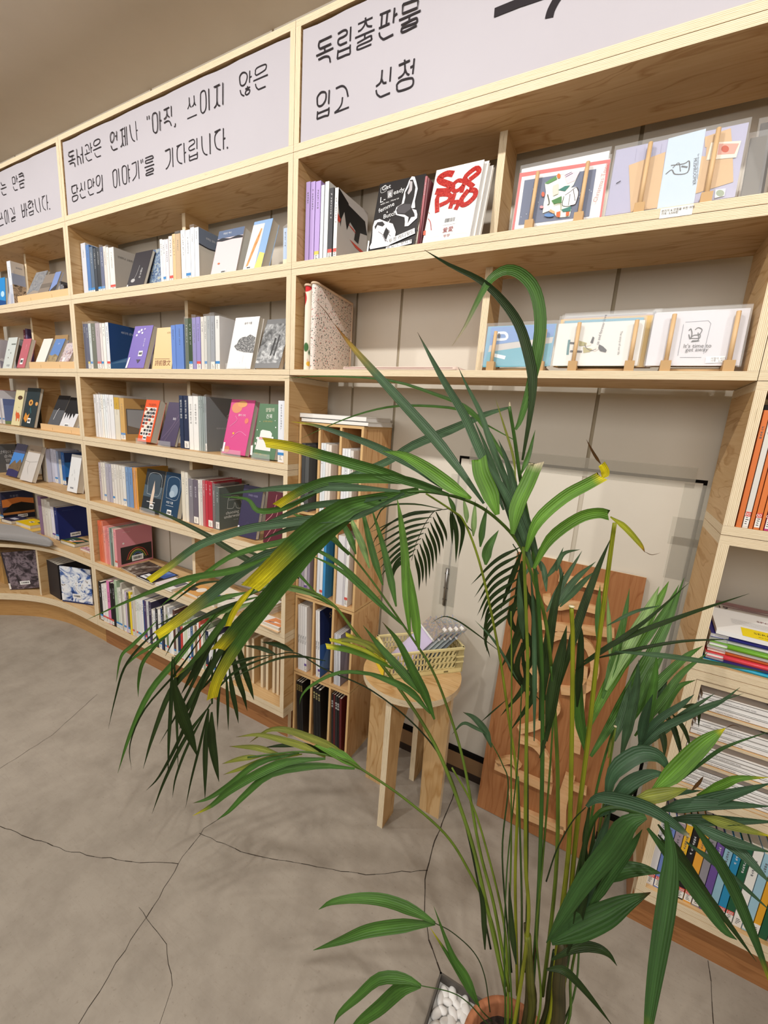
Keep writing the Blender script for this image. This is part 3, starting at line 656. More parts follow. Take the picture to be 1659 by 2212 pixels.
run('''738 768 905 6c8dd3 -|dict(lab='w') if 0 else {}
770 824 900 6789cf -
836 860 856 42543a -
861 886 856 3d4f36 b
888 914 850 8780bd -
916 944 846 968ec6 r
948 969 845 dad7d0 -
971 989 840 d0cfca b
991 1014 838 a0a5a8 -
1016 1045 838 9297a0 w
1049 1080 838 dfe0de b|dict(face='dcdcde', fprims=[('p', [(.45,.12),(.95,.1),(.95,.3),(.7,.32),(.5,.24)], '2c3038'), ('t', .7, .8, .009, '길 위의', '444444')])''', c4, ZT[3], .042, 'right part, second shelf, middle bookcase', G % ('second', 'middle'))
slanted(489, 540.5, (510, 687.7), ZT[3], .034, 'e9e7e6', .02, [('e', .55, .5, .28, .12, photo(['1d1d1f', '3a3a3c', 'c9c9c9'], 220, 3)), ('p', [(.15,.44),(.4,.55),(.75,.66),(.98,.6),(1,.3),(.6,.32),(.3,.36)], photo(['1d1d1f', '4a4a4c', 'e0e0e0'], 260, 4)), ('t', .42, .86, .009, '숲의 이름', '555555'), ('r', .36, .08, .62, .26, 'f7f7f7'), ('t', .4, .1, .007, 'ㄴ  ㅈ', '333333')], 'white book with a black tree etching on its cover shown face-out, second shelf', 'books shown face-out', acrylic='white tree book, middle bookcase')
slanted(549, 602, (579, 692), ZT[3], .034, '6f7072', .02, [('r', 0, .1, 1, .9, photo(['2c2d2f', '606264', '97999b', 'cfd1d2'], 40, 5)), ('p', [(.5,.25),(.56,.25),(.6,.6),(.52,.62)], '2a2a2c'), ('p', [(.64,.25),(.7,.25),(.72,.66),(.66,.68)], '333335'), ('t', .35, .2, .009, '밤의 숲', 'f0f0f0')], 'grey photo book with two dark figures shown face-out, second shelf', 'books shown face-out')
# ---- middle bookcase, third shelf
run('''100 118 112 e2e3e6 -
120 138 112 e9e9ec -
140 152 112 e4e6ea -
153 167 112 ece9e2 -
169 184 113 e6ecee -
186 200 113 e9ecf0 -
201 215 114 e8e8ea -
217 248 115 e6e7ea -
252 289 134 c9a243 -|dict(low=(.72, 'dcd6c6'))
292 326 140 d0a038 b|dict(face='d0a038', fprims=[('r', .05, .16, .95, .76, '33302c'), ('r', .08, .18, .93, .74, 'a3acb4'), ('p', [(.08,.18),(.93,.18),(.93,.3),(.5,.28),(.08,.36)], '6c5a3c'), ('e', .62, .42, .13, .09, '3a2622'), ('p', [(.5,.3),(.74,.3),(.7,.42),(.54,.42)], '8a3a2c'), ('t', .48, .82, .013, '살랑-', '2b2620'), ('bc', .7, .22, .045, .026)])''', c5, ZT[4], .042, 'third shelf, middle bookcase', G % ('third', 'middle'))
slanted(296.5, 325, (318, 864), ZT[4], .020, 'e4582b', .03, [('r', .1, .14, .9, .82, 'efe6de')] + [('r', .12 + .2 * (i % 4), .16 + .083 * (i // 4), .12 + .2 * (i % 4) + .15, .16 + .083 * (i // 4) + .055, ['2b2422', 'b34a34', '6d6f78', 'e8d9c8', '3a3a42'][(i * 7) % 5]) for i in range(32)] + [('t', .3, .86, .011, '하고 말 하', '3a1a12'), ('bc', .5, .09, .024, .016)], 'orange book with a picture collage shown face-out, third shelf, middle bookcase', 'books shown face-out', acrylic='orange collage book')
slanted(343, 377, (366, 869), ZT[4], .03, '4c425d', .012, [('k', [(.1,.15),(.5,.4),(.9,.8)], .003, '6c5c78'), ('k', [(.3,.1),(.7,.45),(1,.7)], .002, '74657c'), ('t', .5, .6, .01, '말을', 'f0ecf4')], 'dark plum book shown face-out left of the divider, third shelf', 'books shown face-out', acrylic='dark plum book')
run('''742 770 120 2e3a55 -|dict(title=('말하지 않는 물음', .010, 'f0f0f0', .92))
774 809 121 2f3852 w|dict(title=('말하지 않는 물음', .010, 'f0f0f0', .92))
812 844 125 f1efec -|dict(title=('당신은 별일 없는 밤', .009, '2a2a2a', .86))
846 884 125 f3f1ee -|dict(title=('당신은 별일 없는 밤', .009, '2a2a2a', .86))
886 902 125 a9b3b2 -
904 917 126 98a3a2 -
919 931 127 95a09f -
933 945 129 8b9497 w|dict(face='6f7679', fprims=[('t', .62, .6, .03, '순', 'e9ecec'), ('t', .3, .42, .007, '당신의 모든 소비에 순한', 'c9cccc')])''', c5, ZT[4], .042, 'right part, third shelf, middle bookcase', G % ('third', 'middle'))
slanted(478.5, 529, (501.5, 863), ZT[4], .025, 'd24c8a', .02, [('e', .3, .85, .22, .1, 'd8906a'), ('e', .5, .92, .2, .06, 'dba066'), ('e', .8, .62, .08, .05, 'dd7a68'), ('e', .35, .38, .04, .02, 'e0b03c'), ('e', .2, .08, .12, .06, 'cf7a62'), ('k', [(.15,.5),(.4,.62),(.3,.7)], .0014, 'e39ac0'), ('k', [(.3,.3),(.6,.42),(.9,.36)], .0014, 'e39ac0'), ('t', .42, .7, .009, '봄의 기억', 'f6e6ee'), ('r', .02, .03, .1, .2, 'f0e8ee')], 'bright pink book with orange blotches shown face-out, third shelf', 'books shown face-out', acrylic='bright pink book')
gc = ((540, 860), 9.07)
slanted(543, 592, (562, 872), ZT[4], .025, '56795a', .02, [('t', 305, 262, .0145, '양말의', 'e9e6d4', 3), ('t', 315, 390, .0155, '진혹', 'f4f4f0', 3), ('t', 262, 470, .006, '한 짝씩 사라지는', 'c9b870', 3), ('p', [(190,760),(215,640),(250,620),(400,650),(435,700),(420,790)], 'e8e8e4'), ('p', [(165,765),(290,770),(400,790),(395,815),(160,800)], 'e7a3ae'), ('p', [(150,800),(415,830),(400,1045),(100,1000),(130,900)], 'e3e3e2'), ('e', 110, 890, 16, 28, 'd9d9d4'), ('e', 155, 785, 30, 26, 'e6e6e2'), ('e', 445, 780, 22, 22, 'e6e6e2'), ('e', 150, 622, 9, 10, 'f4f4f0'), ('e', 510, 577, 11, 13, 'f4f4f0'), ('e', 203, 458, 6, 7, 'f4f4f0'), ('e', 500, 445, 7, 8, 'f4f4f0'), ('t', 85, 1090, .007, '소중한 것들의 이야기', 'c8b24a', -4), ('p', [(10,1110),(28,930),(70,925),(50,1120)], 'eceaea')], 'green book with white socks and a Korean title shown face-out', 'books shown face-out', crop=cp(gc), acrylic='green sock book')
run('''1482 1528 160 e4e8f0 b|dict(title=('ㅈㅂㅇㄷㄹㅅㅁㄹㅎㄴ', .009, '55555c', .95))''', c5, ZT[4], .03, 'end of third shelf, middle bookcase', G % ('third', 'middle'))
# ---- middle bookcase, fourth shelf
run('''135 149 630 c6bcc4 -
151 164 630 e3ddd4 -
166 183 633 ddd8ce b
185 207 640 a9a6b6 -
209 229 643 a9a7b8 -
231 247 645 dcd6cf b
249 267 648 e2ddd6 -
269 288 650 d9d4cc -
290 308 655 d8d4cd -
310 334 660 e0ddd8 b
337 355 665 7e9cc4 -
357 388 668 7393be -
390 401 670 d08f4a -
402 412 671 d8984f -
414 425 672 e0a14e -|dict(face='c0913f')''', c5, ZT[5], .045, 'fourth shelf, middle bookcase', G % ('fourth', 'middle'))
slanted(304.5, 343, (319, 1012), ZT[5], .032, '2c333a', .02, [('r', 0, .35, 1, .62, '4a5a66'), ('r', .2, .45, .85, .9, '3e4c58'), ('k', [(.2,.42),(.2,.88),(.85,.88),(.85,.42),(.2,.42)], .001, 'd0d4d6'), ('p', [(.42,.2),(.58,.2),(.6,.5),(.52,.75),(.46,.5)], 'd9c3b0'), ('k', [(.25,.24),(.7,.24)], .003, 'd9d9d9'), ('bc', .55, .14, .026, .02)], 'dark book with a pale figure in a thin frame shown face-out, fourth shelf', 'books shown face-out', acrylic='dark figure book')
slanted(346, 382, (361, 1019), ZT[5], .032, '23405c', .022, [('e', .6, .6, .22, .14, '8ea3b6'), ('e', .5, .52, .15, .08, 'a5b7c6'), ('k', [(.2,.42),(.2,.86),(.85,.86),(.85,.42),(.2,.42)], .001, 'c4cdd4'), ('t', .25, .3, .011, '하얀 구름', 'f0f4f8'), ('k', [(.25,.25),(.7,.25)], .001, 'f0f4f8'), ('bc', .5, .1, .028, .022)], 'dark blue book with a cloud in a thin frame shown face-out, fourth shelf', 'books shown face-out', acrylic='dark blue cloud book')
run('''758 784 694 ddd6c6 -
786 808 702 e3ddd0 -
811 844 755 6d6572 -|dict(title=('밤의 도서관', .009, 'e8e4ee', .85))
846 881 760 6b6370 w|dict(title=('밤의 도서관', .009, 'e8e4ee', .85))
883 898 762 e3ded8 -
900 914 764 dcd6d0 -
916 934 768 b5333f -
936 954 770 c03a48 -
956 988 774 b4303e w
992 1008 800 5d4b4a -|dict(depth=.12)
1012 1040 820 1f3a31 w|dict(label='dark green book reading choosing underwear, fourth shelf of the middle bookcase', face='1c3a30', depth=.15, fprims=[('k', [(.25,.48),(.32,.74),(.66,.72),(.72,.46),(.56,.46),(.5,.6),(.44,.47),(.25,.48)], .0014, 'e9efe9'), ('k', [(.31,.68),(.67,.66)], .0012, 'e9efe9'), ('t', .2, .34, .018, 'choosing', 'eef2ee'), ('t', .14, .25, .018, 'underwear', 'eef2ee'), ('t', .45, .17, .005, '이 은 수필', 'c9d2cc')])''', c5, ZT[5], .045, 'right part, fourth shelf, middle bookcase', G % ('fourth', 'middle'))
slanted(511, 552, (528, 1047), ZT[5], .03, '3a3552', .016, [('t', .3, .8, .008, '무해한 사람들', '8e88a8'), ('k', [(.3,.2),(.5,.3),(.5,.1)], .001, '5a5474'), ('r', .0, .0, .08, .2, 'e8e6ee')], 'dark violet book shown face-out right of the green one, fourth shelf', 'books shown face-out')
slanted(568, 606, (580, 1060), ZT[5], .03, '5a2430', .012, [('k', [(.1,.1),(.5,.4),(.8,.9)], .002, 'c98a8c'), ('k', [(.2,.0),(.7,.35),(1,.7)], .002, 'b87478'), ('k', [(0,.4),(.4,.6),(.5,.95)], .002, 'c98a8c')], 'dark red book with pale veins shown face-out, end of fourth shelf', 'books shown face-out')
# ---- middle bookcase, fifth shelf
run('''195 214 318 df6f4d -
216 230 320 e0714e -
232 257 328 df7450 -
259 274 330 e58a72 -
276 299 408 f0a59a -
301 317 412 e98f8c -
319 338 414 e48a88 -
341 363 428 e6a0a0 -
366 384 434 8aa09c -
386 409 438 66756c -|dict(kind='grey green patterned paperback')
411 429 446 c9c7ba -
432 468 452 e79aa0 r|dict(depth=.172, face='e094a0', fprims=[('p', [(.1,.05),(.97,.05),(.97,.5),(.1,.5)], '35302e'), ('k', [(.25,.14),(.35,.34),(.55,.42),(.75,.34),(.85,.14)], .004, 'c8503c'), ('k', [(.3,.14),(.4,.31),(.55,.37),(.7,.31),(.8,.14)], .004, 'd9b24a'), ('k', [(.35,.14),(.43,.28),(.55,.33),(.67,.28),(.75,.14)], .003, '5aa05a'), ('k', [(.4,.14),(.46,.25),(.55,.29),(.64,.25),(.7,.14)], .003, '4a7ac0'), ('e', .18, .6, .03, .025, 'f0e6e6'), ('t', .18, .88, .007, 'rainbow girl', 'f0d8dc'), ('bc', .55, .15, .055, .028)])''', cg, ZT[6], .020, 'fifth shelf, middle bookcase', G % ('fifth', 'middle'))
# ---- middle bookcase, bottom shelf
r6 = '''815 865 45 17171a b
868 912 90 e8e4e6 r
915 962 96 efebe6 r
965 1012 32 de7fb4 r|dict(kind='tall pink book', title=('바그다드 여행', .009, '201a20', .75))
1015 1058 68 17171b r
1060 1098 78 15151a -
1102 1148 22 a9c0a2 b|dict(title=('나의 초록 시간', .0075, '3a4a38', .88))
1150 1178 160 d8ddd0 b
1180 1208 170 e4e2dc b
1211 1240 75 b9b4aa -
1242 1282 190 e6e2da b
1285 1312 232 c9b8d2 -
1314 1350 245 5a5a46 b
1353 1390 230 ecd02e -|dict(title=('노란 책방', .0075, '40370c', .9))
1392 1425 290 cfcac2 r
1427 1462 110 cfc6b6 -
1464 1490 300 e8e6e2 r
1492 1520 365 dfe5dc b
1522 1546 372 e9e9e9 b
1548 1574 376 e4e6ea -
1576 1600 380 f0eeea b
1602 1618 385 2f4f8c -
1620 1655 390 4a3a66 r'''
run(r6, c6, ZT[7], .003, 'bottom shelf, middle bookcase', G % ('bottom', 'middle'))
_r = random.Random(5); _x = fx(120 + 1660 / 8.295, .003, ZT[7]); _k = 0
_cols = ['cfd0d4', '3b3550', 'e9e6df', 'e7e9ec', '2c2f36', 'f0eeea', '2b3f6a', '1d1d20', 'e4e0d8', '6f7f58', 'dfe3e8', 'f2f0ec', '5a3a34', 'd8d4c8', '24304e', 'c43f3a', 'e8e4dc', 'cfd8c0', 'efeff0', '2f5a88', 'e3d9c6', '8a6a50', 'f0f0ee', 'd05a4a', 'ece8e0', '9aa88c', '1c2a44', 'e6e6ea']
while _x < fx(523, .003, ZT[7]) and _k < 34:
    th = _r.uniform(.010, .021); c = _cols[_k % len(_cols)]
    lb = '%s%s book, %s spine past the midpoint, bottom shelf, middle bookcase' % ('thick ' if th > .017 else '', cname(c), ORD[_k])
    if not ((_x - .012 < DIVX[1] < _x + th + .012) and False):
        upright(_x, _x + th, ZT[7], _r.uniform(.165, .215), .003, c, _r.choice('brbb') if _r.random() > .25 else None, label=lb, group=G % ('bottom', 'middle'))
    _x += th + .0004; _k += 1
for i, pu in enumerate((523, 532, 544, 563, 574, 588, 597)):    # pale blank boards kept upright at the end of the bottom shelf
    X = fx(pu, .05, ZT[7]); t = empty('spare_board', (X, .05, ZT[7])); tag(t, 'pale plywood board stored upright, %s from the left beside the post' % ORD[i], 'board', 'spare boards on the bottom shelf')
    mb = MB(); mb.box((0, 0, 0), (.012, .13, .205 - .006 * (i % 3)), flat('e2d2b6', .6, .3) if i % 2 else WOOD, EDGE, 2); mb.build('board', t)
# ---- flat books and magazines
def flatbook(c0, c1, c2, Z, t, cov, label, prims=None, group=None, name='book', pagec=None, crop=None, cat='book'):
    """book lying flat: three corners in pixels on its top face (front-left, front-right, back-left)"""
    z = Z + t; a, b_, c = [hit(p[0], p[1], 2, z) for p in (c0, c1, c2)]
    U = (b_ - a); w_ = U.length; U.normalize(); V = (c - a); V -= U * V.dot(U); h = min(V.length, .30); V.normalize()
    if (a + V * h).y > .225: h = max(.06, (.225 - a.y) / max(V.y, .1))
    N = U.cross(V); M = Matrix(((U.x, V.x, N.x, a.x), (U.y, V.y, N.y, a.y), (U.z, V.z, N.z, Z), (0, 0, 0, 1)))
    root = empty(name, M=M); tag(root, label, cat, group)
    cm = cov if not isinstance(cov, str) else flat(cov, .4, .4); e = min(.001, t * .15); mb = MB()
    mb.box((0, 0, 0), (w_, h, e), cm); mb.box((0, 0, t - e), (w_, h, t), cm); mb.box((0, 0, 0), (e, h, t), cm); mb.build('cover', root)
    mb = MB(); mb.box((e, .0012, e), (w_ - .0012, h - .0012, t - e), pagec or PAGE); mb.build('pages', root)
    if prims:
        pl = Plane(M @ Vector((0, 0, t)), U, V, w_, h)
        for q in prims:
            if q[0] == 'bc': barcode(pl, q[1] * w_, q[2] * h, q[3], q[4], root)
        art([q for q in prims if q[0] != 'bc'], pl, root, crop)
    return root
def cc(c, *p): return [(c[0][0] + a / c[1], c[0][1] + b_ / c[1]) for a, b_ in p]
Gf = 'books lying flat on the fifth shelf of the middle bookcase'
flatbook(*cc(cg, (518, 1050), (752, 1170), (900, 930)), ZT[6], .006, photo(['241c1a', '6a5a50', 'c9c2b8'], 22, 2), 'thin magazine with a brown still-life photo lying flat, fifth shelf, middle bookcase', None, Gf)
flatbook(*cc(cg, (752, 1180), (1005, 1290), (1150, 1065)), ZT[6], .008, '1b1d2c', 'navy magazine with a blue photo lying flat, fifth shelf, middle bookcase', [('r', .3, .45, .95, .95, photo(['1c2c66', '3d64b0', '7d9cd8'], 16, 6)), ('r', .12, .06, .5, .4, 'e9eaee'), ('bc', .3, .2, .04, .02)], Gf)
flatbook(*cc(cg, (1045, 1290), (1300, 1400), (1330, 1190)), ZT[6], .010, 'ece6e6', 'pale pink photo magazine lying flat beside the navy one, fifth shelf', [('p', [(.05,.05),(.6,.05),(.5,.5),(.1,.6)], 'e7d6d8'), ('r', .6, .3, .95, .9, '6c6a70')], Gf)
flatbook(*cc(((400, 1180), 6.9125), (-60, 640), (175, 745), (230, 560)), ZT[6], .013, 'd9a15c', 'kraft orange picture book lying flat under the divider, fifth shelf', [('e', .3, .4, .22, .2, '3b3834'), ('e', .65, .55, .2, .25, 'ece6dc')], Gf)
flatbook(*cc(((400, 1180), 6.9125), (190, 745), (430, 870), (545, 560)), ZT[6], .012, 'ebe3d3', 'white picture book with a navy and yellow corner lying flat, fifth shelf', [('p', [(.2,.1),(.6,.25),(.5,.5),(.15,.3)], '30466e'), ('p', [(.5,.6),(.8,.7),(.7,.9)], 'e0b23a')], Gf)
flatbook(*cc(((400, 1180), 6.9125), (480, 850), (700, 945), (830, 640)), ZT[6], .020, 'e6e0d8', 'plain cream book lying flat under the leaves, fifth shelf', None, Gf)
for i, (t0, lab_) in enumerate(((0, 'lowest'), (.011, 'middle'), (.022, 'topmost'))):
    flatbook(*cc(((400, 1180), 6.9125), (905, 1020 - i * 45), (1040, 1085 - i * 45), (1180, 790 - i * 40)), ZT[6] + t0, .0105, ['d8cbbd', 'c9bdb0', 'e9e6e0'][i], '%s large pale book of the flat pile at the end of fifth shelf' % lab_, None, Gf)
flatbook(*cc(((400, 1180), 6.9125), (960, 1100), (1380, 1290), (1200, 980)), ZT[6] , .0024, 'dcb88c', 'sheet of kraft paper lying at the edge of the fifth shelf', None, None, 'kraft_paper', cat='paper')
flatbook(*cc(((400, 1180), 6.9125), (1075, 1095), (1395, 1225), (1190, 1000)), ZT[6] + .0026, .012, 'ece8e2', 'white book with an orange picture cover lying flat next to the post', [('p', [(.25,.1),(1,.15),(1,.9),(.4,.95)], 'e0925e'), ('p', [(.5,.3),(.9,.5),(.6,.55)], 'efe6e0'), ('k', [(.4,.3),(.6,.42)], .003, '3a3f66')], Gf)
# ================================================================ far left bookcase
a1, a2, a3, a4, a5 = A_(540), A_(670), A_(800), A_(920), A_(1030); bn = ((0, 1150), 7.54)
SLEEVE = flat('d9def0', .12, .6, 0, .38)
slanted(-6, 13, (-9, 603), ZT[2], .03, '2f8fd6', .012, [('p', [(0,0),(1,0),(1,.2),(0,.3)], '1c4f8e'), ('e', .7, .45, .2, .1, 'b9def2'), ('r', .3, .6, .34, .9, 'e9f3f8')], 'bright blue book at the picture edge, top book shelf, far left bookcase', 'books shown face-out')
run('''205 268 206 dde2ea -|dict(label='book with a hill-town photo standing inside a clear sleeve, top book shelf, far left bookcase', face='cfc6bd', fprims=[('t', .35, .86, .010, '코리아', '6a6f80'), ('r', 0, .5, 1, .74, '9aa3bc'), ('r', 0, .0, 1, .5, photo(['2b2622', '8c7a66', 'c9b096', '3a3430'], 45, 8))])''', a1, ZT[2], .042, 'top book shelf, far left bookcase', G % ('top', 'far left'))
t = empty('plastic_sleeve', (0, 0, 0)); tag(t, 'translucent lavender plastic sleeve leaning beside the hill-town book', 'sleeve')
X0, X1 = fx(15, .03, ZT[2]), fx(24, .03, ZT[2]); mb = MB(); mb.face([(X0, .03, ZT[2]), (X1, .03, ZT[2]), (X1 + .012, .05, ZT[2] + .17), (X1 - .001, .05, ZT[2] + .17)], SLEEVE); mb.face([(X0, .034, ZT[2]), (X1 + .012, .054, ZT[2] + .17), (X1, .036, ZT[2])], SLEEVE); mb.build('sheet', t)
def display_tray(px0, X1, Z, zpx, Y, label):
    X0 = fx(px0, Y, Z); h = .03; t = empty('display_tray', (X0, Y, Z)); tag(t, label, 'tray', 'wooden book trays on the far left bookcase'); w_ = X1 - X0
    mb = MB(); mb.box((0, 0, 0), (w_, .007, h), TRAYW); mb.build('front_board', t, bevel=.0008)
    mb = MB(); mb.box((0, .007, 0), (w_, .11, .006), TRAYW); mb.build('floor_board', t)
    for i in (0, 2): mb = MB(); mb.box(((w_ - .006) * i / 2, .007, .006), ((w_ - .006) * i / 2 + .006, .11, h - .004), TRAYW); mb.build('rib', t)
    for fx_ in (.27, .68): mb = MB(); mb.box((w_ * fx_, -.0003, .003), (w_ * fx_ + .0012, .0001, .016), flat('8a6a44')); mb.build('dowel_mark', t)
    return Z + .0065
XI = XA - TH - .001
zt = display_tray(39, XI, ZT[2], 0, .006, 'pale wooden display tray on the top book shelf, far left bookcase')
def leaner(bl, br, tl, Z, Y, cov, label, t=.012, prims=None): return slanted(bl, br, tl, Z, Y, cov, t, prims, label, 'books leaning in the wooden trays')
leaner(51, 76, (89, 597), zt, .02, photo(['6f7278', '8b8e94', 'a3a29f'], 60, 9), 'grey pebble-photo book, leftmost leaning in the top display tray', .01, [('p', [(0,0),(1,.0),(1,.28),(.5,.34),(0,.22)], '9c9186')])
leaner(76, 98, (108, 601), zt, .02, '8c8177', 'taupe book, second leaning in the top display tray', .01, [('r', 0, .45, 1, .62, '6f665e')])
leaner(101, 113, (121, 589), zt, .02, '7d93c8', 'blue sky photo book leaning third in the top display tray', .01, [('p', [(0,0),(1,0),(1,.5),(.2,.3)], '3a332e')])
run('''1085 1110 560 55565c -
1112 1140 620 8b8a90 -
1142 1168 640 3a393f -''', a1, zt, .03, 'in the top display tray, far left bookcase', 'thin books at the end of the top tray')
# second shelf
run('''-60 0 520 a89ea8 -
0 18 520 b9b0b4 -|dict(kind='grey pink photo paperback', depth=.05, face='b3a9b0', fprims=[('e', .2, .3, .2, .08, 'd9d3d6'), ('p', [(0,0),(1,0),(1,.2),(0,.3)], '8f8aa0')])''', a2, ZT[3], .042, 'second shelf, far left bookcase', G % ('second', 'far left'))
leaner(5.5, 25, (19, 730), ZT[3], .035, 'd5dcd9', 'pale green-white book with tiny plants shown face-out, second shelf, far left bookcase', .010, [('e', .3, .6, .04, .02, '6a6f68'), ('e', .6, .5, .04, .02, '6a6f68'), ('e', .4, .35, .04, .02, '7a6a60'), ('r', .5, .76, .95, .8, '7e847f'), ('r', .4, .07, .7, .13, 'a9aeb0')])
run('''222 262 500 aeb1b3 -
264 300 520 b9bcbe -''', a2, ZT[3], .095, 'behind the pale green-white book, second shelf', G % ('second', 'far left'))
leaner(36, 53, (52, 733), ZT[3], .03, 'c46c78', 'dusty pink book with a barcode sticker shown face-out, second shelf, far left bookcase', .02, [('t', .55, .8, .008, '밤의 시', 'f0dcdf', -90), ('bc', .48, .22, .03, .03)])
run('''470 500 350 6a2a3c -|dict(lean=4)
503 540 330 5a4a70 -|dict(lean=4)''', a2, ZT[3], .11, 'behind the dusty pink book, second shelf', G % ('second', 'far left'))
zt = display_tray(64, XI, ZT[3], 0, .006, 'pale wooden display tray on the second shelf, far left bookcase')
leaner(74, 93.5, (96, 733), zt, .02, 'ece9e2', 'plain white book, leftmost leaning in the second display tray', .016)
leaner(97, 117, (125, 735), zt, .02, '6489c6', 'blue sky and stone ruin photo book leaning in the second display tray', .016, [('p', [(0,0),(1,0),(1,.36),(.6,.44),(.3,.38),(0,.42)], photo(['6e5c48', 'a3906e', 'c9b48c'], 50, 2)), ('t', .45, .8, .008, '길의', 'e8eef8')])
leaner(124, 145, (146, 742), zt, .02, photo(['5a3a44', 'b59a9c', 'dcd2d4', '8a7fa0'], 45, 11), 'mauve collage book, rightmost leaning in the second display tray', .014, [('r', .25, .2, .5, .38, 'e4e2e6')])
leaner(112, 140, (119, 725), zt, .085, 'a88a62', 'brown card standing behind the books of the second tray', .006)
# third shelf
run('''-40 0 340 c04a78 -
0 30 350 e2e0e6 b|dict(kind='white book with pink blossoms')
60 98 505 d9d5da b|dict(kind='blue book with a landscape cover', face='5a7cc4', fprims=[('r', 0, .75, 1, 1, '4565b0'), ('p', [(0,0),(1,0),(1,.16),(0,.12)], '7aa05a'), ('e', .7, .35, .12, .08, 'd88a9a')])''', a3, ZT[4], .05, 'third shelf, far left bookcase', G % ('third', 'far left'))
leaner(24, 42, (36, 842), ZT[4], .03, 'e6dcae', 'cream book with an orange deer shown face-out, third shelf, far left bookcase', .012, [('e', .6, .78, .28, .06, '5a4230'), ('p', [(.35,.3),(.45,.22),(.5,.12),(.56,.12),(.6,.2),(.8,.2),(.82,.12),(.88,.12),(.88,.28),(.7,.36),(.45,.36),(.38,.42)], 'd9653a'), ('t', .55, .5, .006, '사슴', '8a7f60')])
leaner(45.5, 73, (61, 838), ZT[4], .03, '2c3a40', 'dark book with orange sunflowers and a sticker shown face-out, third shelf', .014, [('e', .45, .62, .16, .08, 'e2a24e'), ('e', .45, .62, .07, .035, '6b3f22'), ('e', .9, .6, .1, .05, 'd9a060'), ('p', [(.1,.2),(.2,.36),(.35,.28),(.5,.34),(.45,.2),(.3,.1)], 'e0953c'), ('k', [(.3,.2),(.5,.5),(.45,.6)], .002, '3f7f86'), ('k', [(.6,.35),(.5,.48)], .003, '3f8f9a'), ('bc', .55, .16, .032, .026)])
run('''650 690 700 b9b8b2 -
692 720 720 2c2c30 -''', a3, ZT[4], .095, 'behind the sunflower book, third shelf', G % ('third', 'far left'))
zt = display_tray(88.5, XI, ZT[4], 0, .03, 'pale wooden display tray on the third shelf, far left bookcase')
leaner(100, 124, (134, 857), zt, .042, '5b5d62', 'grey book with a white figure leaning in the third display tray', .014, [('r', 0, .55, 1, 1, '26262a'), ('k', [(.35,.25),(.4,.5),(.5,.6)], .003, 'e4e4e6')])
leaner(126, 156, (158, 861), zt, .042, 'dcdce0', 'black and white brush-pattern book leaning in the third display tray', .02, [('r', 0, .5, 1, 1, '17171b'), ('p', [(.1,.5),(.15,.3),(.22,.5),(.32,.34),(.4,.5),(.52,.3),(.6,.5),(.75,.36),(.8,.5)], '17171b'), ('bc', .5, .12, .04, .018)])
# fourth shelf
run('''-60 -22 330 4a4a50 -
-20 0 330 3c3d42 -|dict(label='black book with white handwritten Korean title, fourth shelf of the far left bookcase', face='34353a', depth=.11, fprims=[('t', .04, .68, .022, '산티아고', 'e9e9ec'), ('t', .25, .53, .022, '순례길', 'e9e9ec'), ('t', .3, .38, .022, '만난', 'e9e9ec'), ('r', .3, .08, .62, .3, 'd5d9e4')])''', a4, ZT[5], .06, 'fourth shelf, far left bookcase', G % ('fourth', 'far left'))
leaner(13, 36, (38.5, 958), ZT[5], .03, '5a5d7a', 'mountain photo book with blue sky shown face-out, fourth shelf, far left bookcase', .02, [('r', 0, .3, 1, .72, '4f8fdc'), ('p', [(0,.0),(1,0),(1,.45),(.8,.55),(.55,.4),(.35,.5),(0,.3)], photo(['5a4a3c', '8c7458', '6a5a48'], 60, 3)), ('p', [(0,0),(1,0),(1,.18),(.4,.22),(0,.2)], '3a3766')])
leaner(43, 69, (66.5, 961), ZT[5], .02, 'd9d3cf', 'pale book with a tan top and fine cracks shown face-out, fourth shelf', .018, [('r', 0, .8, 1, 1, 'a89684'), ('t', .15, .84, .012, '어떤 날', '4a4038'), ('k', [(0,.55),(.4,.53),(1,.58)], .001, '6a6460'), ('k', [(.4,.53),(.35,.35),(.5,.2)], .001, '6a6460')])
run('''762 792 430 3a2f30 -
795 818 430 443636 -
820 852 435 3a3031 u
872 905 400 cdd0e2 -
908 948 405 c9cce0 -
951 998 408 cfd1e4 -
1001 1050 420 cacde2 b
1053 1088 450 8fa4cc -
1090 1135 600 dcdad0 -
1138 1195 470 2d63a8 b|dict(face='2f7ad0', fprims=[('r', 0, .7, 1, 1, '1d3a70'), ('r', 0, 0, 1, .25, '2a3550')])''', a4, ZT[5], .118, 'fourth shelf, far left bookcase', G % ('fourth', 'far left'))
leaner(144.5, 166, (156, 981), ZT[5], .03, 'e4e5e6', 'white book with scattered black marks shown face-out beside the post, fourth shelf', .03, [('k', [(.45,.6),(.55,.5)], .001, '444448'), ('k', [(.35,.48),(.3,.42)], .001, '444448'), ('k', [(.6,.4),(.65,.32)], .001, '444448'), ('r', .3, .09, .62, .13, '8a8a90')])
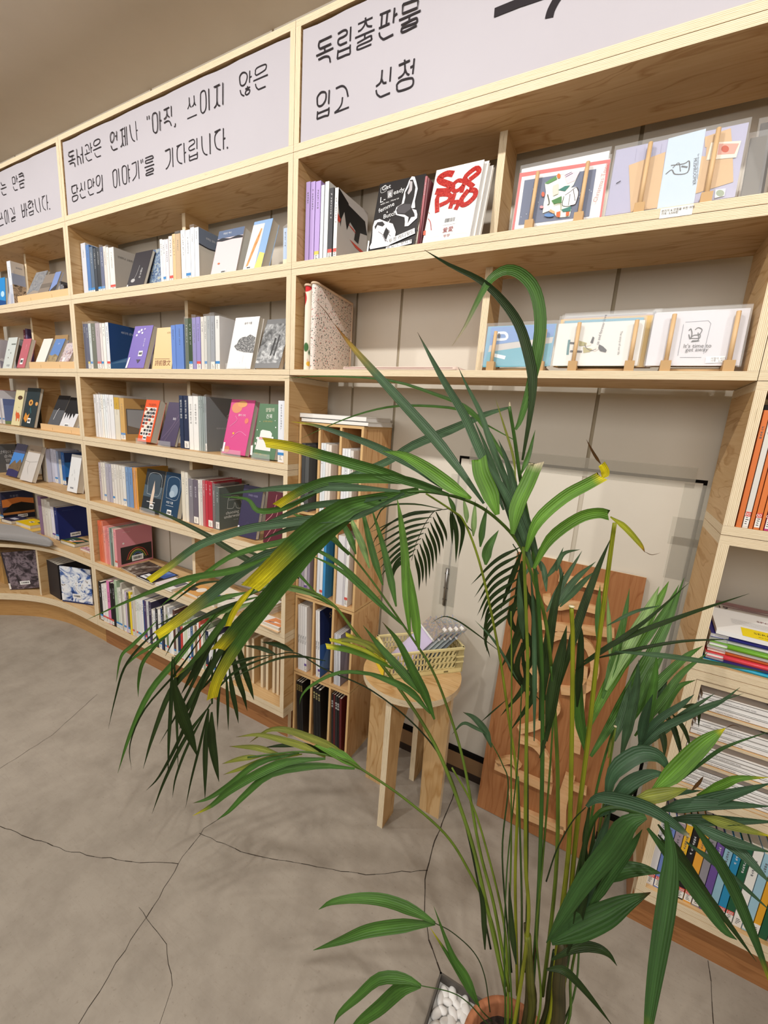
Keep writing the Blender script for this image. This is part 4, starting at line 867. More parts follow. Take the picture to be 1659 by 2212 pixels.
# fifth shelf (bench level)
run('''-10 16 270 c9b03c b
20 74 262 2a2f4a b|dict(label='landscape-format sunset photo book, fifth shelf of the far left bookcase', depth=.16, face='2a2f4e', fprims=[('p', [(0,.45),(1,.5),(1,.7),(.5,.78),(0,.72)], 'd9803c'), ('p', [(0,.3),(.3,.55),(.6,.6),(1,.5),(1,.25),(0,.2)], '15120f'), ('r', 0, .18, 1, .26, 'c07a3c'), ('r', 0, 0, 1, .18, '1a1c2c'), ('t', .25, .8, .016, '조용한', '8a90a8'), ('bc', .6, .1, .05, .018)])''', a5, ZT[6], .06, 'fifth shelf, far left bookcase', G % ('fifth', 'far left'))
run('''738 795 340 8b6f8e -
800 848 395 d6ccc2 -
852 902 400 dcd6cc -
905 950 440 e3dfd6 -
955 1008 530 e8e4ee u
1015 1068 540 1c2d6e b|dict(label='square navy blue book with a barcode sticker, fifth shelf of the far left bookcase', depth=.165, face='1b2a70', fprims=[('t', .15, .88, .008, 'silhouette of wind', '4a5a9a'), ('bc', .5, .12, .052, .022)])''', a5, ZT[6], .062, 'right part, fifth shelf, far left bookcase', G % ('fifth', 'far left'))
Ga = 'books lying flat on the bench of the far left bookcase'
flatbook(*cc(a5, (20, 745), (200, 795), (300, 690)), ZT[6], .02, '2a3250', 'navy covered book lying flat behind the cushion, far left bench', [('r', .3, .3, .8, .6, 'c9cbd8')], Ga)
flatbook(*cc(a5, (280, 900), (540, 990), (490, 800)), ZT[6], .016, 'e8c060', 'cream-edged book under the yellow one on the far left bench', None, Ga)
flatbook(*cc(a5, (280, 795), (535, 878), (560, 735)), ZT[6] + .0165, .020, 'f2cc1c', 'bright yellow hardback lying flat on top beside the cushion', [('bc', .5, .5, .03, .02), ('p', [(.75,.6),(1,.6),(1,1),(.6,1)], '3f5a3a')], Ga)
flatbook(*cc(a5, (1080, 1130), (1330, 1210), (1290, 1060)), ZT[6], .018, '2f4a38', 'green and yellow illustrated book lying flat beside the navy book', [('p', [(.3,.1),(.6,.1),(.95,.8),(.7,.85)], 'd99a78'), ('p', [(.0,0),(1,0),(1,.16),(0,.1)], 'c9a428'), ('bc', .45, .4, .03, .02)], Ga)
flatbook(*cc(a5, (1435, 1270), (1600, 1335), (1530, 1235)), ZT[6], .012, photo(['2a2224', 'c98a9a', 'e9e0e2'], 50, 6), 'small dark and pink picture book lying flat next to the post', None, Ga)
# bench compartments
run('''-75 -47 300 c9a268 -
-45 -17 320 caa168 -
-15 15 330 cca56c -
17 45 350 c7a065 -
47 75 380 caa46a -''', bn, ZT[7], -.07, 'leaning kraft books under the bench', 'kraft books under the bench')
Xp = fx(25, -.085, ZT[7]); M = T(Xp, -.085, ZT[7] + .001) @ RZ(38) @ RY(-6)
t = empty('book', M=M); tag(t, 'dark rock-photo magazine with a barcode sticker, standing open to view under the bench', 'book')
mb = MB(); mb.box((0, 0, 0), (.165, .004, .215), photo(['1f1a20', '4a4048', '8a7c86', '2c262c'], 28, 12)); mb.build('cover', t); mb = MB(); mb.box((-.007, 0, 0), (0, .012, .215), flat('2c2630')); mb.box((-.0075, -.0006, .004), (.001, .0, .038), WHITE); mb.build('spine', t)
pl = Plane(M @ Vector((0, -.0002, 0)), M.to_3x3() @ Vector((1, 0, 0)), M.to_3x3() @ Vector((0, 0, 1)), .165, .215); barcode(pl, .075, .035, .05, .02, t)
for i in range(11):
    X = fx(97 + i * 3.5, .01, ZT[7]); X1 = fx(100.5 + i * 3.5, .01, ZT[7])
    upright(X, X1, ZT[7], .196, .012 - i * .001, '26252b', 'w' if i == 1 else None, depth=.15, label='black spined magazine, %s from left in the row under the bench' % ORD[i], group='black magazines under the bench', marks=False)
X = fx(135.5, -.0, ZT[7]); M = T(X, .0, ZT[7] + .001) @ RZ(20)
t = empty('book', M=M); tag(t, 'photo magazine with blue water and white snow on its cover, under the bench', 'book', 'black magazines under the bench')
mb = MB(); mb.box((0, 0, 0), (.18, .005, .196), photo(['1d3266', '3a62a8', 'dfe6f0', 'f0f2f6', '5a4434'], 14, 14, 2.0)); mb.build('cover', t)
pl = Plane(M @ Vector((0, -.0002, 0)), M.to_3x3() @ Vector((1, 0, 0)), M.to_3x3() @ Vector((0, 0, 1)), .18, .196); barcode(pl, .09, .04, .05, .024, t)
art([('r', .0, .04, .08, .24, 'eef0f4'), ('r', 0, 0, 1, .04, '1c2a5a')], pl, t)
# grey bench cushion
def cushion():
    t = empty('cushion', (0, 0, 0)); tag(t, 'grey fabric seat cushion lying on the curved bench at the left edge', 'cushion')
    m, n, l, b = newmat('grey_fabric'); tc = n.new('ShaderNodeTexCoord').outputs['Object']
    f = noise_n(n, l, tc, 700, 2, .6); g_ = noise_n(n, l, tc, 20, 3, .6)
    l.new(mixc(n, l, f, srgb('7d7a79'), srgb('a3a09f')), b.inputs['Base Color']); b.inputs['Roughness'].default_value = .95; b.inputs['Sheen Weight'].default_value = .3
    bump(n, l, b, f, .3, .001)
    # outline following the bench front
    front = spline([(-3.30, -.60, 0), (-3.10, -.40, 0), (-2.93, -.245, 0), (-2.79, -.145, 0), (-2.66, -.085, 0), (-2.53, -.045, 0), (-2.455, -.026, 0)], 8)
    back_ = spline([(-3.30, -.25, 0), (-3.10, -.10, 0), (-2.93, -.01, 0), (-2.79, .005, 0), (-2.66, -.005, 0), (-2.53, -.01, 0), (-2.452, -.014, 0)], 8)
    n_ = len(front); K = 20; vs = []
    for i in range(n_):
        for k in range(K):
            a = 2 * math.pi * k / K; c = math.cos(a); s_ = math.sin(a)
            ex = .42; cx = math.copysign(abs(c) ** ex, c); sz = math.copysign(abs(s_) ** .6, s_)
            f_ = .5 - .5 * cx; p = front[i].lerp(back_[i], f_); e = min(1, (n_ - 1 - i) / 5 + .18) ** .5
            wr = .0015 * noise.noise(Vector((p.x * 30, p.y * 30, k)))
            vs.append((p.x, p.y, ZT[6] + .0235 + (sz * .0225 + wr) * e + (.004 * (1 - abs(cx)) if s_ > 0 else 0)))
    fs = [(i * K + k, i * K + (k + 1) % K, (i + 1) * K + (k + 1) % K, (i + 1) * K + k) for i in range(n_ - 1) for k in range(K)] + [tuple((n_ - 1) * K + k for k in range(K)), tuple(range(K - 1, -1, -1))]
    mb = MB(); mb.idx(vs, fs, m, True); mb.build('cushion_body', t)
    mb = MB(); mb.tube([(p.x, p.y - .001, ZT[6] + .013) for p in front], .0022, m, 6); mb.build('piping', t)
cushion()
# ================================================================ short wall bookcase, top book shelf
run('''130 160 255 b6a0d6 -
164 196 253 b79fd8 -
200 236 250 b49ad6 y''', cr, ZT[2], .03, 'beside the post, top shelf, short wall bookcase', 'lilac booklets on the short wall bookcase')
for i, (u0, u1, vt, c, d) in enumerate(((240, 262, 278, 'e3e6ea', 'first'), (268, 296, 252, 'dfe3e4', 'second'))):
    X0, X1 = fx(620 + u0 / 3.456, .03, ZT[2]), fx(620 + u1 / 3.456, .03, ZT[2])
    upright(X0, X1, ZT[2], fz(320 + vt / 3.456, X0, .03) - ZT[2], .03, c, None, depth=.15, label='limp white booklet, %s right of the lilac booklets, short wall bookcase' % d, group='white booklets on the short wall bookcase', marks=False)
run('''300 332 300 35353a r|dict(kind='black spined booklet')
340 366 298 e9e8e6 r|dict(label='grey booklet with a torn black and red pattern on its cover, short wall bookcase', depth=.155, face='cfccca', fprims=[('p', [(0,1),(.32,.9),(.42,.7),(.3,.52),(.2,.74),(.12,.62),(.1,.5),(0,.8)], '17171a'), ('p', [(.3,.88),(.9,.84),(1,.66),(.75,.62),(.7,.44),(.55,.46),(.58,.6),(.4,.66)], '17171a'), ('p', [(0,.66),(.1,.6),(.06,.54),(0,.56)], 'd94a38'), ('p', [(.34,.62),(.52,.6),(.6,.56),(.4,.6)], 'd94a38'), ('p', [(.4,.42),(.9,.38),(.86,.34),(.6,.36)], 'd94a38'), ('bc', .5, .12, .032, .022)])''', cr, ZT[2], .03, 'right of the white booklets, short wall bookcase', 'white booklets on the short wall bookcase')
bk = ((780, 360), 6.347)
rt, pl = slanted(794.5, 893, (820.9, 398.5), ZT[2], .02, '1c191b', .006, None, 'black cover with white hand lettering and two cut-out figures, shown face-out', 'books shown face-out')
art([('t', 285, 335, .017, 'Get', 'f2f2f2', 8), ('k', [(272,300),(340,255),(345,330),(275,360),(272,300)], .0008, 'e8e8e8'), ('t', 255, 500, .022, 'L-', 'f2f2f2', 6), ('p', [(362,340),(440,312),(430,420),(365,440)], '8c8a8c'), ('t', 372, 425, .017, 'R', 'f2f2f2', 6), ('t', 445, 390, .017, 'eady', 'f2f2f2', 8), ('t', 268, 535, .0075, 'with me : How to', 'e8e8e8', 8),
     ('t', 245, 640, .017, 'femme', 'f2f2f2', 16), ('t', 350, 640, .007, '&', 'f2f2f2'), ('t', 305, 722, .0165, 'Butch', 'f2f2f2', 8), ('k', [(400,725),(385,765),(372,750)], .001, 'f2f2f2'),
     ('p', [(660,200),(700,140),(740,145),(762,220),(780,310),(740,480),(745,570),(690,580),(760,600),(775,660),(770,710),(650,820),(600,825),(605,760),(600,700),(490,670),(465,625),(490,560),(560,520),(580,430),(600,340),(640,260)], 'e9e7ea'),
     ('p', [(675,190),(715,185),(750,290),(730,420),(690,560),(735,650),(740,690),(690,700),(640,790),(655,700),(600,665),(500,655),(485,600),(520,545),(590,510),(610,430),(610,360),(650,290)], '1d1a1c'), ('p', [(668,205),(708,210),(706,285),(700,330),(655,390),(640,370),(665,300)], 'b9b4b8'), ('p', [(500,560),(600,520),(690,520),(680,590),(600,650),(500,640)], '4a474b'),
     ('p', [(165,830),(190,750),(260,725),(330,755),(440,790),(480,900),(470,960),(390,1090),(130,1140),(120,1110),(150,1050),(160,960)], 'eceaed'), ('p', [(190,830),(230,770),(300,760),(330,800),(300,830),(230,810),(200,870)], '2b282a'), ('p', [(350,840),(390,900),(340,1040),(300,960),(330,880)], '1d1a1c'), ('k', [(240,900),(300,940),(330,1000),(400,1060)], .002, '9a969c'), ('k', [(370,870),(400,900),(380,930),(410,960)], .0012, '55525a'),
     ('p', [(370,1010),(740,850),(745,925),(385,1085)], 'efeff0'), ('p', [(350,1110),(700,1005),(700,1060),(340,1155)], 'efeff0'), ('t', 385, 1060, .0125, '투겟 레디윗드미:', '252225', 14), ('t', 350, 1148, .0115, '팸 되기, 부치 되기', '252225', 9), ('p', [(85,1170),(105,1025),(122,1030),(104,1175)], 'eef0f2')], pl, rt, cp(bk), 'cover_art')
run('''964 980 215 a85a62 -|dict(kind='dusty red booklet', lean=3.5)
984 996 230 6e3038 -|dict(kind='maroon booklet', lean=3.5)''', cr, ZT[2], .045, 'between the black and white covers, short wall bookcase', 'red booklets')
sk = ((910, 330), 5.95)
rt, pl = slanted(910.8, 1013, (943, 369), ZT[2], .02, 'eceae8', .005, None, 'white cover with big red glitter letters reading Sappho, shown face-out', 'books shown face-out')
RG = photo(['7a1518', 'a81c1e', 'b8342c', 'd9584a'], 260, 4)
art([('k', [(415,275),(330,270),(240,320),(260,370),(360,410),(400,440),(330,490),(185,500)], .0165, RG), ('k', [(545,365),(470,360),(410,420),(420,490),(480,480),(540,420),(560,370),(515,515)], .0105, RG), ('k', [(670,440),(560,330),(700,200),(740,250),(620,350)], .0125, RG), ('k', [(205,770),(215,560),(365,545),(350,620),(235,680)], .0115, RG), ('k', [(430,525),(370,720)], .0105, RG), ('k', [(405,640),(480,640),(440,735)], .0105, RG), ('k', [(610,480),(690,490),(690,560),(600,650),(530,670),(515,610),(560,540),(610,480)], .0125, RG),
     ('t', 270, 1030, .014, '爱愛', '8a2430', 3), ('t', 280, 1095, .0095, '부부', '8a2430', 3), ('k', [(275,1145),(290,1130),(305,1142),(320,1130),(335,1145)], .0009, '8a2430'), ('k', [(90,850),(120,900),(130,1000)], .0016, 'a8343a'), ('k', [(100,770),(110,790)], .0012, 'a8343a'), ('p', [(32,1015),(62,1000),(55,1062),(28,1065)], 'e8654e'), ('k', [(52,1095),(552,1030),(548,1110)], .0004, 'b9b6b4'), ('k', [(40,1140),(300,1108)], .0004, 'b9b6b4')], pl, rt, cp(sk), 'cover_art')
barcode(pl, 370, 868, .034, .022, rt, cp(sk))
for i, (a_, b_, tx, ty) in enumerate(((918, 1024, 1046, 352), (925, 1034, 1052, 362))):
    slanted(a_, b_, (tx - 96, ty + 20), ZT[2], .032 + .012 * i, ['e6e4e1', 'dddbd8'][i], .008, None, '%s white booklet stacked behind the Sappho cover' % ['nearest', 'farthest'][i], 'booklets behind the Sappho cover')
# ---- folded floral cloths, second shelf of the short bookcase
def clothmat(name, base, spots):
    m, n, l, b = newmat(name); uv = n.new('ShaderNodeTexCoord').outputs['Object']; c = srgb(base)
    for i, (col, sc, lo, hi) in enumerate(spots):
        ml = n.new('ShaderNodeVectorMath'); ml.operation = 'ADD'; ml.inputs[1].default_value = (i * 7.3, i * 3.9, i * 1.7); l.new(uv, ml.inputs[0])
        v = n.new('ShaderNodeTexVoronoi'); v.inputs['Scale'].default_value = sc; v.inputs['Randomness'].default_value = 1; l.new(ml.outputs[0], v.inputs['Vector'])
        r = ramp(n, l, v.outputs['Distance'], [(lo, (1, 1, 1, 1)), (hi, (0, 0, 0, 1))]); c = mixc(n, l, r.outputs[0], c, srgb(col))
    l.new(c, b.inputs['Base Color']); b.inputs['Roughness'].default_value = .9; return m
FLORAL = clothmat('small_floral_cloth', 'e9dcd4', [('c98c86', 95, .18, .24), ('3c5448', 120, .2, .27), ('26343a', 170, .15, .2), ('5e7a68', 140, .14, .2)])
CAMEL = clothmat('camellia_cloth', 'e9e3d2', [('3f6a3a', 17, .30, .34), ('c2262c', 14, .34, .38), ('e0b03c', 20, .13, .16)])
BEIGE = flat('d8bfa6', .9, .1)
def folded_cloth(u0, u1, vt, m, label, d=.165):
    Y = .012; X0, X1 = fx(620 + u0 / 3.456, Y, ZT[3]), fx(620 + u1 / 3.456, Y, ZT[3]); h = fz(320 + vt / 3.456, X0, Y) - ZT[3]
    t = empty('folded_cloth', (X0, Y, ZT[3])); tag(t, label, 'fabric', 'folded floral cloths on the short wall bookcase'); w_ = X1 - X0
    vs = []; K = 12; R_ = 10
    prof = []                                    # top view outline, rounded at the fold
    for k in range(7): a = math.pi + math.pi * k / 6; prof.append((w_ / 2 + w_ / 2 * math.cos(a), w_ / 2 + w_ / 2 * math.sin(a)))
    prof = prof + [(w_, d * .5), (w_ + .004, d)] + [(.004, d), (0, d * .5)]
    for j in range(R_ + 1):
        z = h * j / R_
        for (x, y) in prof:
            s_ = 1 + .02 * math.sin(j * .9 + x * 90); vs.append((x * s_ + .0012 * noise.noise(Vector((x * 60, y * 30, z * 14))), y, z - (.0 if j < R_ else .012 * y / d)))
    P_ = len(prof); fs = [(j * P_ + k, j * P_ + (k + 1) % P_, (j + 1) * P_ + (k + 1) % P_, (j + 1) * P_ + k) for j in range(R_) for k in range(P_)]
    mb = MB(); mb.idx(vs, fs + [tuple(R_ * P_ + k for k in range(P_))], m, True); mb.build('cloth', t)
    mb = MB(); mb.tube([(x, y, h - (.012 * y / d)) for x, y in prof + prof[:1]], .0035, BEIGE, 6); mb.tube([(w_ + .004, d, 0), (w_ + .004, d, h - .012)], .003, BEIGE, 6); mb.build('hem', t)
folded_cloth(112, 150, 1022, CAMEL, 'standing folded cloth printed with red camellias, against the post', .15)
folded_cloth(158, 198, 1006, FLORAL, 'standing folded cloth printed with tiny pink and green flowers', .185)
t = empty('flat_cloth', (0, 0, 0)); tag(t, 'pale pink cloth folded flat on the short wall bookcase beside the standing ones', 'fabric')
X0, X1 = fx(748, .02, ZT[3]), fx(990, .02, ZT[3]); mb = MB(); vs = []; N_ = 30
for i in range(N_ + 1):
    x = X0 + (X1 - X0) * i / N_
    for (y, z) in ((.004, .001), (.004, .004), (.006, .0085), (.10, .010), (.17, .007), (.17, .001)): vs.append((x, y, ZT[3] + z + (.0012 * noise.noise(Vector((x * 40, y * 20, z * 90))) if z > .002 else 0)))
mb.idx(vs, [(i * 6 + k, (i + 1) * 6 + k, (i + 1) * 6 + k + 1, i * 6 + k + 1) for i in range(N_) for k in range(5)] + [(0, 1, 2, 3, 4, 5), tuple(N_ * 6 + k for k in (5, 4, 3, 2, 1, 0))], flat('dcc6ba', .9, .1), True); mb.build('cloth', t)
mb = MB(); mb.tube([(X0 + .004, .0045, ZT[3] + .0052), ((X0 + X1) / 2, .004, ZT[3] + .0050), (X1 - .01, .0045, ZT[3] + .0052)], .0008, flat('7a4038'), 5); mb.build('fold_line', t)
# ---- dowel stands and the cards they hold
DOW = flat('d6b488', .5, .35); DOWB = flat('c09c6c', .5, .35)
CLEAR = flat('f4f6f8', .08, .7, 0, .10)
def stand(pxL, pxR, Z, topL, lean, Y, label, hgt):
    X0, X1 = fx(pxL, Y, Z), fx(pxR, Y, Z); t = empty('card_stand', (X0, Y, Z)); tag(t, label, 'card stand', 'dowel card stands on the short wall bookcase'); w_ = X1 - X0
    for x in (0, w_):
        mb = MB(); mb.prism([(-.009, 0), (.009, 0), (.009, .085), (-.009, .085)], 0, .012, DOWB); mb.prism([(-.009, 0), (.009, 0), (.009, .016), (-.009, .016)], .012, .021, DOWB); o = mb.build('foot', t, T(x, 0, 0), bevel=.0015)
        mb = MB(); mb.tube([(x, .010, .014), (x, .010 + hgt * math.sin(lean), .014 + hgt * math.cos(lean))], .0042, DOW, 10); mb.build('dowel', t)
        mb = MB(); mb.tube([(x, .07, .008), (x, .07 + hgt * math.sin(lean), .008 + hgt * .9 * math.cos(lean))], .0042, DOW, 10); mb.build('rear_dowel', t)
    mb = MB(); mb.tube([(0, .030, .006), (w_, .030, .006)], .0036, DOW, 8); mb.build('crossbar', t)
    return X0, X1
def card(bl, br, tl, Z, Y, cov, label, crop=None, prims=None, t=.002, clear=True, group='cards and stationery on dowel stands'):
    rt, pl = slanted(bl, br, tl, Z, Y, cov, t, None, label, group, name='card', cat='card', ang=.17 if Z > 1.5 else .12)
    if clear:
        mb = MB(); mb.box((-.003, -.0022, -.001), (pl.w + .003, -.0017, pl.h + .007), CLEAR); mb.build('clear_wrapper', rt)
    if prims: art(prims, pl, rt, cp(crop) if crop else None)
    return rt, pl
zc = ZT[2] + .0125
stand(1140, 1247, ZT[2], 0, .17, .012, 'dowel card stand holding the red-edged card', .112)
stand(1378, 1523, ZT[2], 0, .17, .012, 'dowel card stand holding the lavender stationery set', .125)
ck = ((1100, 320), 4.139)
card(1104, 1290, (1122, 366), zc, .062, 'e9e8ea', 'white card standing behind the red-edged card', None, None, .003)
rt, pl = card(1107, 1296, (1122, 382), zc, .033, 'f0eeee', 'card with a night village drawing and a red border on the first stand', ck, None, .003)
_rr = random.Random(3)
pr = [('p', [(95,225),(905,100),(905,130),(90,262)], 'd5433f'), ('p', [(95,225),(118,225),(42,745),(22,748)], 'd5433f'), ('p', [(905,105),(880,110),(805,632),(822,630)], 'd5433f'), ('p', [(138,290),(780,188),(715,612),(82,690)], '27406f')]
pr += [('e', 140 + 620 * a + (-50 * b_), 300 - 90 * a + 380 * b_, 2.6, 3.2, 'e8eef6') for a, b_ in [(_rr.random(), _rr.random()) for _ in range(46)] if not (.25 < a < .75)]
pr += [('p', [(320,320),(430,255),(500,240),(630,220),(575,340),(545,370),(530,450),(555,560),(540,620),(430,630),(380,560),(300,590),(310,500),(330,400)], 'dfe6dc'), ('p', [(545,365),(600,355),(622,410),(590,510),(520,525),(490,420)], 'f2f0ee'), ('k', [(500,430),(545,400),(600,360),(620,405),(590,510),(480,525),(490,440)], .0012, '2b2024'), ('k', [(545,420),(530,520)], .001, '2b2024'), ('k', [(575,380),(590,480)], .001, '2b2024'), ('p', [(490,240),(600,215),(630,225),(590,300),(520,330)], 'f0cfd8'), ('k', [(500,255),(560,225)], .0012, '2b3560'), ('k', [(505,270),(570,235)], .0012, '2b3560'), ('p', [(320,325),(360,295),(420,260),(430,290),(350,330)], '5f8f5a'), ('p', [(440,385),(500,350),(545,345),(500,395)], '3f7a70'), ('p', [(380,480),(470,440),(470,500),(400,510)], '4f7f4c'), ('p', [(470,560),(555,530),(550,575),(480,580)], '3f7a70'), ('k', [(345,425),(360,500),(345,520)], .0016, '30262a'), ('p', [(395,350),(440,330),(440,420),(395,440)], 'd9cfc2'), ('e', 445, 262, 16, 22, 'd9773c'), ('e', 305, 425, 14, 22, 'd96a50'), ('p', [(425,585),(460,575),(455,630),(422,625)], 'd9683c'), ('p', [(510,585),(540,580),(535,615),(508,620)], 'd9683c'), ('e', 360, 612, 45, 16, '5f86bc'), ('e', 292, 540, 16, 12, 'e59aa0'), ('p', [(370,560),(410,580),(400,600),(360,580)], 'dba878'), ('k', [(400,520),(460,510),(465,570)], .001, '8a7a50'), ('t', 782, 500, .0115, 'Christmas Town', 'b98a84', 82)]
art(pr, pl, rt, cp(ck))
lk = ((1300, 240), 2.652)
rt, pl = card(1306, 1587, (1334, 325), zc, .033, 'a9a8c6', 'lavender stationery set with kraft envelopes and a pale blue band on the second stand', None, None, .004)
art([('k', [(200+48*i, 215-9*i), (190+48*i, 290-12*i)], .0006, '8f8fb4') for i in range(4)] + [('p', [(155,312),(365,235),(320,555),(165,580)], 'cfa871'), ('p', [(590,150),(738,100),(745,180),(590,210)], 'cfa871'), ('p', [(560,260),(750,270),(752,408),(535,475)], 'cfa871'), ('p', [(600,205),(740,160),(750,290),(590,300)], 'cfa871'), ('p', [(382,160),(597,103),(525,540),(312,585)], 'bfd2e4'), ('k', [(395,315),(470,305),(500,290),(490,355),(420,365),(400,340),(365,365)], .0022, '2b3036'), ('k', [(405,330),(440,300),(450,350)], .0016, '2b3036'), ('k', [(455,320),(490,325)], .003, '3b4046'), ('t', 526, 275, .0075, 'MUSHROOMER', '4a5058', -83), ('t', 548, 250, .004, 'for the letters and the others', '6a7078', -83), ('p', [(625,185),(797,175),(768,270),(598,285)], 'e6dccb'), ('p', [(670,192),(785,190),(758,250),(660,255)], 'd39a8a'), ('e', 705, 222, 22, 20, 'b9604e'), ('p', [(650,455),(708,448),(700,490),(645,503)], 'eceee8'), ('e', 676, 475, 24, 19, '9aa694'), ('k', [(82,420),(108,405)], .0016, '2b2a30')], pl, rt, cp(lk))
mb = MB(); tz = fz(464, fx(1448, 0, ZT[2]), -.001); X = fx(1425, -.001, ZT[2] - .012)
t = empty('price_label', (X, -.0008, ZT[2] - .019)); tag(t, 'small white price label stuck on the shelf edge below the stationery', 'label'); mb.box((0, -.0003, 0), (.052, 0, .017), WHITE); mb.build('sticker', t)
put_text('편지지 & 모험을 위한 여행\n가격 : 5,500원', .0048, flat('3a3a3e'), Matrix(((1, 0, 0, .002), (0, 0, -1, -.0006), (0, 1, 0, .0105), (0, 0, 0, 1))), t, 'print')
# dark sleeves at the right edge of the same shelf
for i, (bl, br, tx, ty, c) in enumerate(((1597, 1634, 1640, 300, '6c675f'), (1612, 1644, 1658, 268, '3a332c'))):
    rt, pl = slanted(bl, br, (tx, ty), ZT[2], .03 + .03 * i, c, .003, None, '%s dark print in a clear sleeve leaning at the right edge of top shelf' % ['nearer', 'farther'][i], 'dark sleeved prints', name='print_sleeve', cat='print', ang=.3)
    mb = MB(); mb.box((-.004, -.002, -.001), (pl.w + .004, -.0015, pl.h + .01), CLEAR); mb.build('clear_wrapper', rt)
# second shelf stands
zd = ZT[3] + .0125
stand(1057, 1163, ZT[3], 0, .12, .008, 'dowel card stand holding the blue sea card', .078)
stand(1234, 1357, ZT[3], 0, .12, .008, 'dowel card stand holding the drawn couple card', .090)
stand(1435, 1572, ZT[3], 0, .12, .008, 'rightmost dowel card stand, holding the grey traveller card', .098)
dk = ((1030, 650), 2.441)
rt, pl = card(1042, 1188, (1059, 706), zd, .028, '6fa8c8', 'sea and beach photo card with a white letter on the lower left stand', None, None, .003)
art([('p', [(75,140),(415,122),(405,185),(68,235)], '6d96cf'), ('p', [(68,235),(405,190),(395,225),(60,270)], 'c9c4c0'), ('p', [(60,270),(395,222),(375,345),(30,350)], '59a9bf'), ('k', [(95,172),(150,170),(155,200),(90,205)], .006, 'e6eef6'), ('k', [(85,285),(150,300)], .008, 'f2f6f8'), ('e', 118, 185, 7, 14, '3a3a4a'), ('e', 345, 185, 6, 12, '3a3a4a')], pl, rt, cp(dk))
for i, (c, a, b_) in enumerate((('2a9ab8', 1250, 1372), ('e0b02c', 1238, 1392), ('c9a9a0', 1240, 1399), ('dfe0e4', 1242, 1404))):
    card(a - 46 + i * 3, b_, (a - 30 + i * 6, 694 - i * 3), zd, .040 + .0075 * i, c, '%s card behind the drawn couple card, %s' % (['teal blue', 'yellow', 'pale brown', 'pale grey'][i], ['nearest', 'second', 'third', 'farthest'][i]), None, None, .003)
rt, pl = card(1192, 1376, (1207, 700), zd, .028, 'e9e6e1', 'off-white card with a drawn embracing couple lying sideways, middle stand', None, None, .003)
art([('k', [(488,205),(482,245),(478,285)], .005, '3f7f86'), ('k', [(490,222),(535,226)], .0045, '2c2a33'), ('k', [(492,266),(555,268)], .0045, '2c2a33'), ('p', [(540,210),(580,222),(575,238),(538,238)], 'a8a05c'), ('p', [(560,243),(615,255),(595,270),(562,275)], 'b0a66a'), ('p', [(580,222),(605,222),(600,235),(575,240)], 'efe2d8'), ('p', [(600,250),(640,238),(650,250),(620,268)], 'efe2d8'), ('p', [(598,222),(612,188),(620,195),(612,225)], '24222a'), ('p', [(645,230),(665,240),(685,260),(680,272),(650,265),(640,250)], '24222a'), ('k', [(570,225),(575,245),(600,262),(630,255)], .001, '3a3036'), ('t', 642, 232, .008, 'us and forever love', '4a4650', 84), ('t', 758, 160, .006, 'The story of our life', '4a4650', -88)], pl, rt, cp(dk))
gk = ((1000, 240), 2.5175)
card(1395, 1596, (1411, 676), zd, .045, 'e2e0e4', 'grey card in a wide clear wrapper behind the traveller card', None, None, .003)
rt, pl = card(1393, 1596, (1408, 678), zd, .028, 'dcd9df', 'pale grey card with a framed traveller drawing and script, rightmost stand', None, None, .003)
art([('k', [(1210,1148),(1335,1140)], .0008, '7f8590'), ('k', [(1335,1140),(1348,1155)], .0008, '7f8590'), ('k', [(1348,1155),(1308,1320)], .0008, '7f8590'), ('k', [(1296,1340),(1180,1340)], .0008, '7f8590'), ('k', [(1168,1330),(1200,1160)], .0008, '7f8590'),
     ('k', [(1228,1195),(1240,1185),(1245,1215),(1235,1240),(1228,1215)], .0016, '2b2b30'), ('k', [(1262,1190),(1280,1178),(1300,1190),(1285,1215),(1255,1220),(1240,1235),(1285,1235),(1290,1215)], .0013, '2b2b30'), ('k', [(1245,1250),(1280,1245),(1278,1205)], .0013, '2b2b30'), ('k', [(1240,1255),(1285,1250)], .0012, '2b2b30'),
     ('t', 1196, 1288, .0105, "It's time to", '3a3a42'), ('t', 1208, 1308, .0105, 'get away', '3a3a42'), ('p', [(1322,1338),(1425,1332),(1422,1368),(1316,1372)], 'f4f4f4'), ('t', 1345, 1352, .0048, '여행의 시간', '3a3a42'), ('t', 1342, 1365, .0048, '가격 : 2,700원', '3a3a42')], pl, rt, cp(gk))
# ================================================================ right hand bookcase
def drun(text, Z, Y, where, group, **kw):
    for k, line in enumerate(text.strip().split('\n')):
        a = line.split('|'); b_ = a[0].split(); o = eval(a[1]) if len(a) > 1 else {}
        X0, X1, h = XC + float(b_[0]) / 1000, XC + float(b_[1]) / 1000, float(b_[2]) / 1000; cov = b_[3]; lab = b_[4] if len(b_) > 4 and b_[4] != '-' else None
        kd = o.pop('kind', None) or (('slim ' if X1 - X0 < .0095 else 'thick ' if X1 - X0 > .02 else '') + cname(cov) + ' magazine')
        upright(X0, X1, Z, h, Y, cov, lab, label=o.pop('label', '%s, %s spine from left, %s' % (kd, ORD[k], where)), group=group, **o, **kw)
drun('''21 30 222 d4743c -|dict(kind='tall orange booklet')
31 40 222 d9d6cf r
41 47 222 d4743c -|dict(kind='tall orange booklet')
48 57 222 d97a40 r|dict(kind='tall orange booklet')
58 63 222 da7c40 -|dict(kind='tall orange booklet')
64 71 222 b8407c r
72 80 222 c94a86 -
81 90 222 d4743c -
91 100 222 b8407c -
101 112 222 e2e0dc -''', ZT[4], .004, 'third shelf, right hand bookcase', 'tall booklets on the right hand bookcase', depth=.17, lt='00')
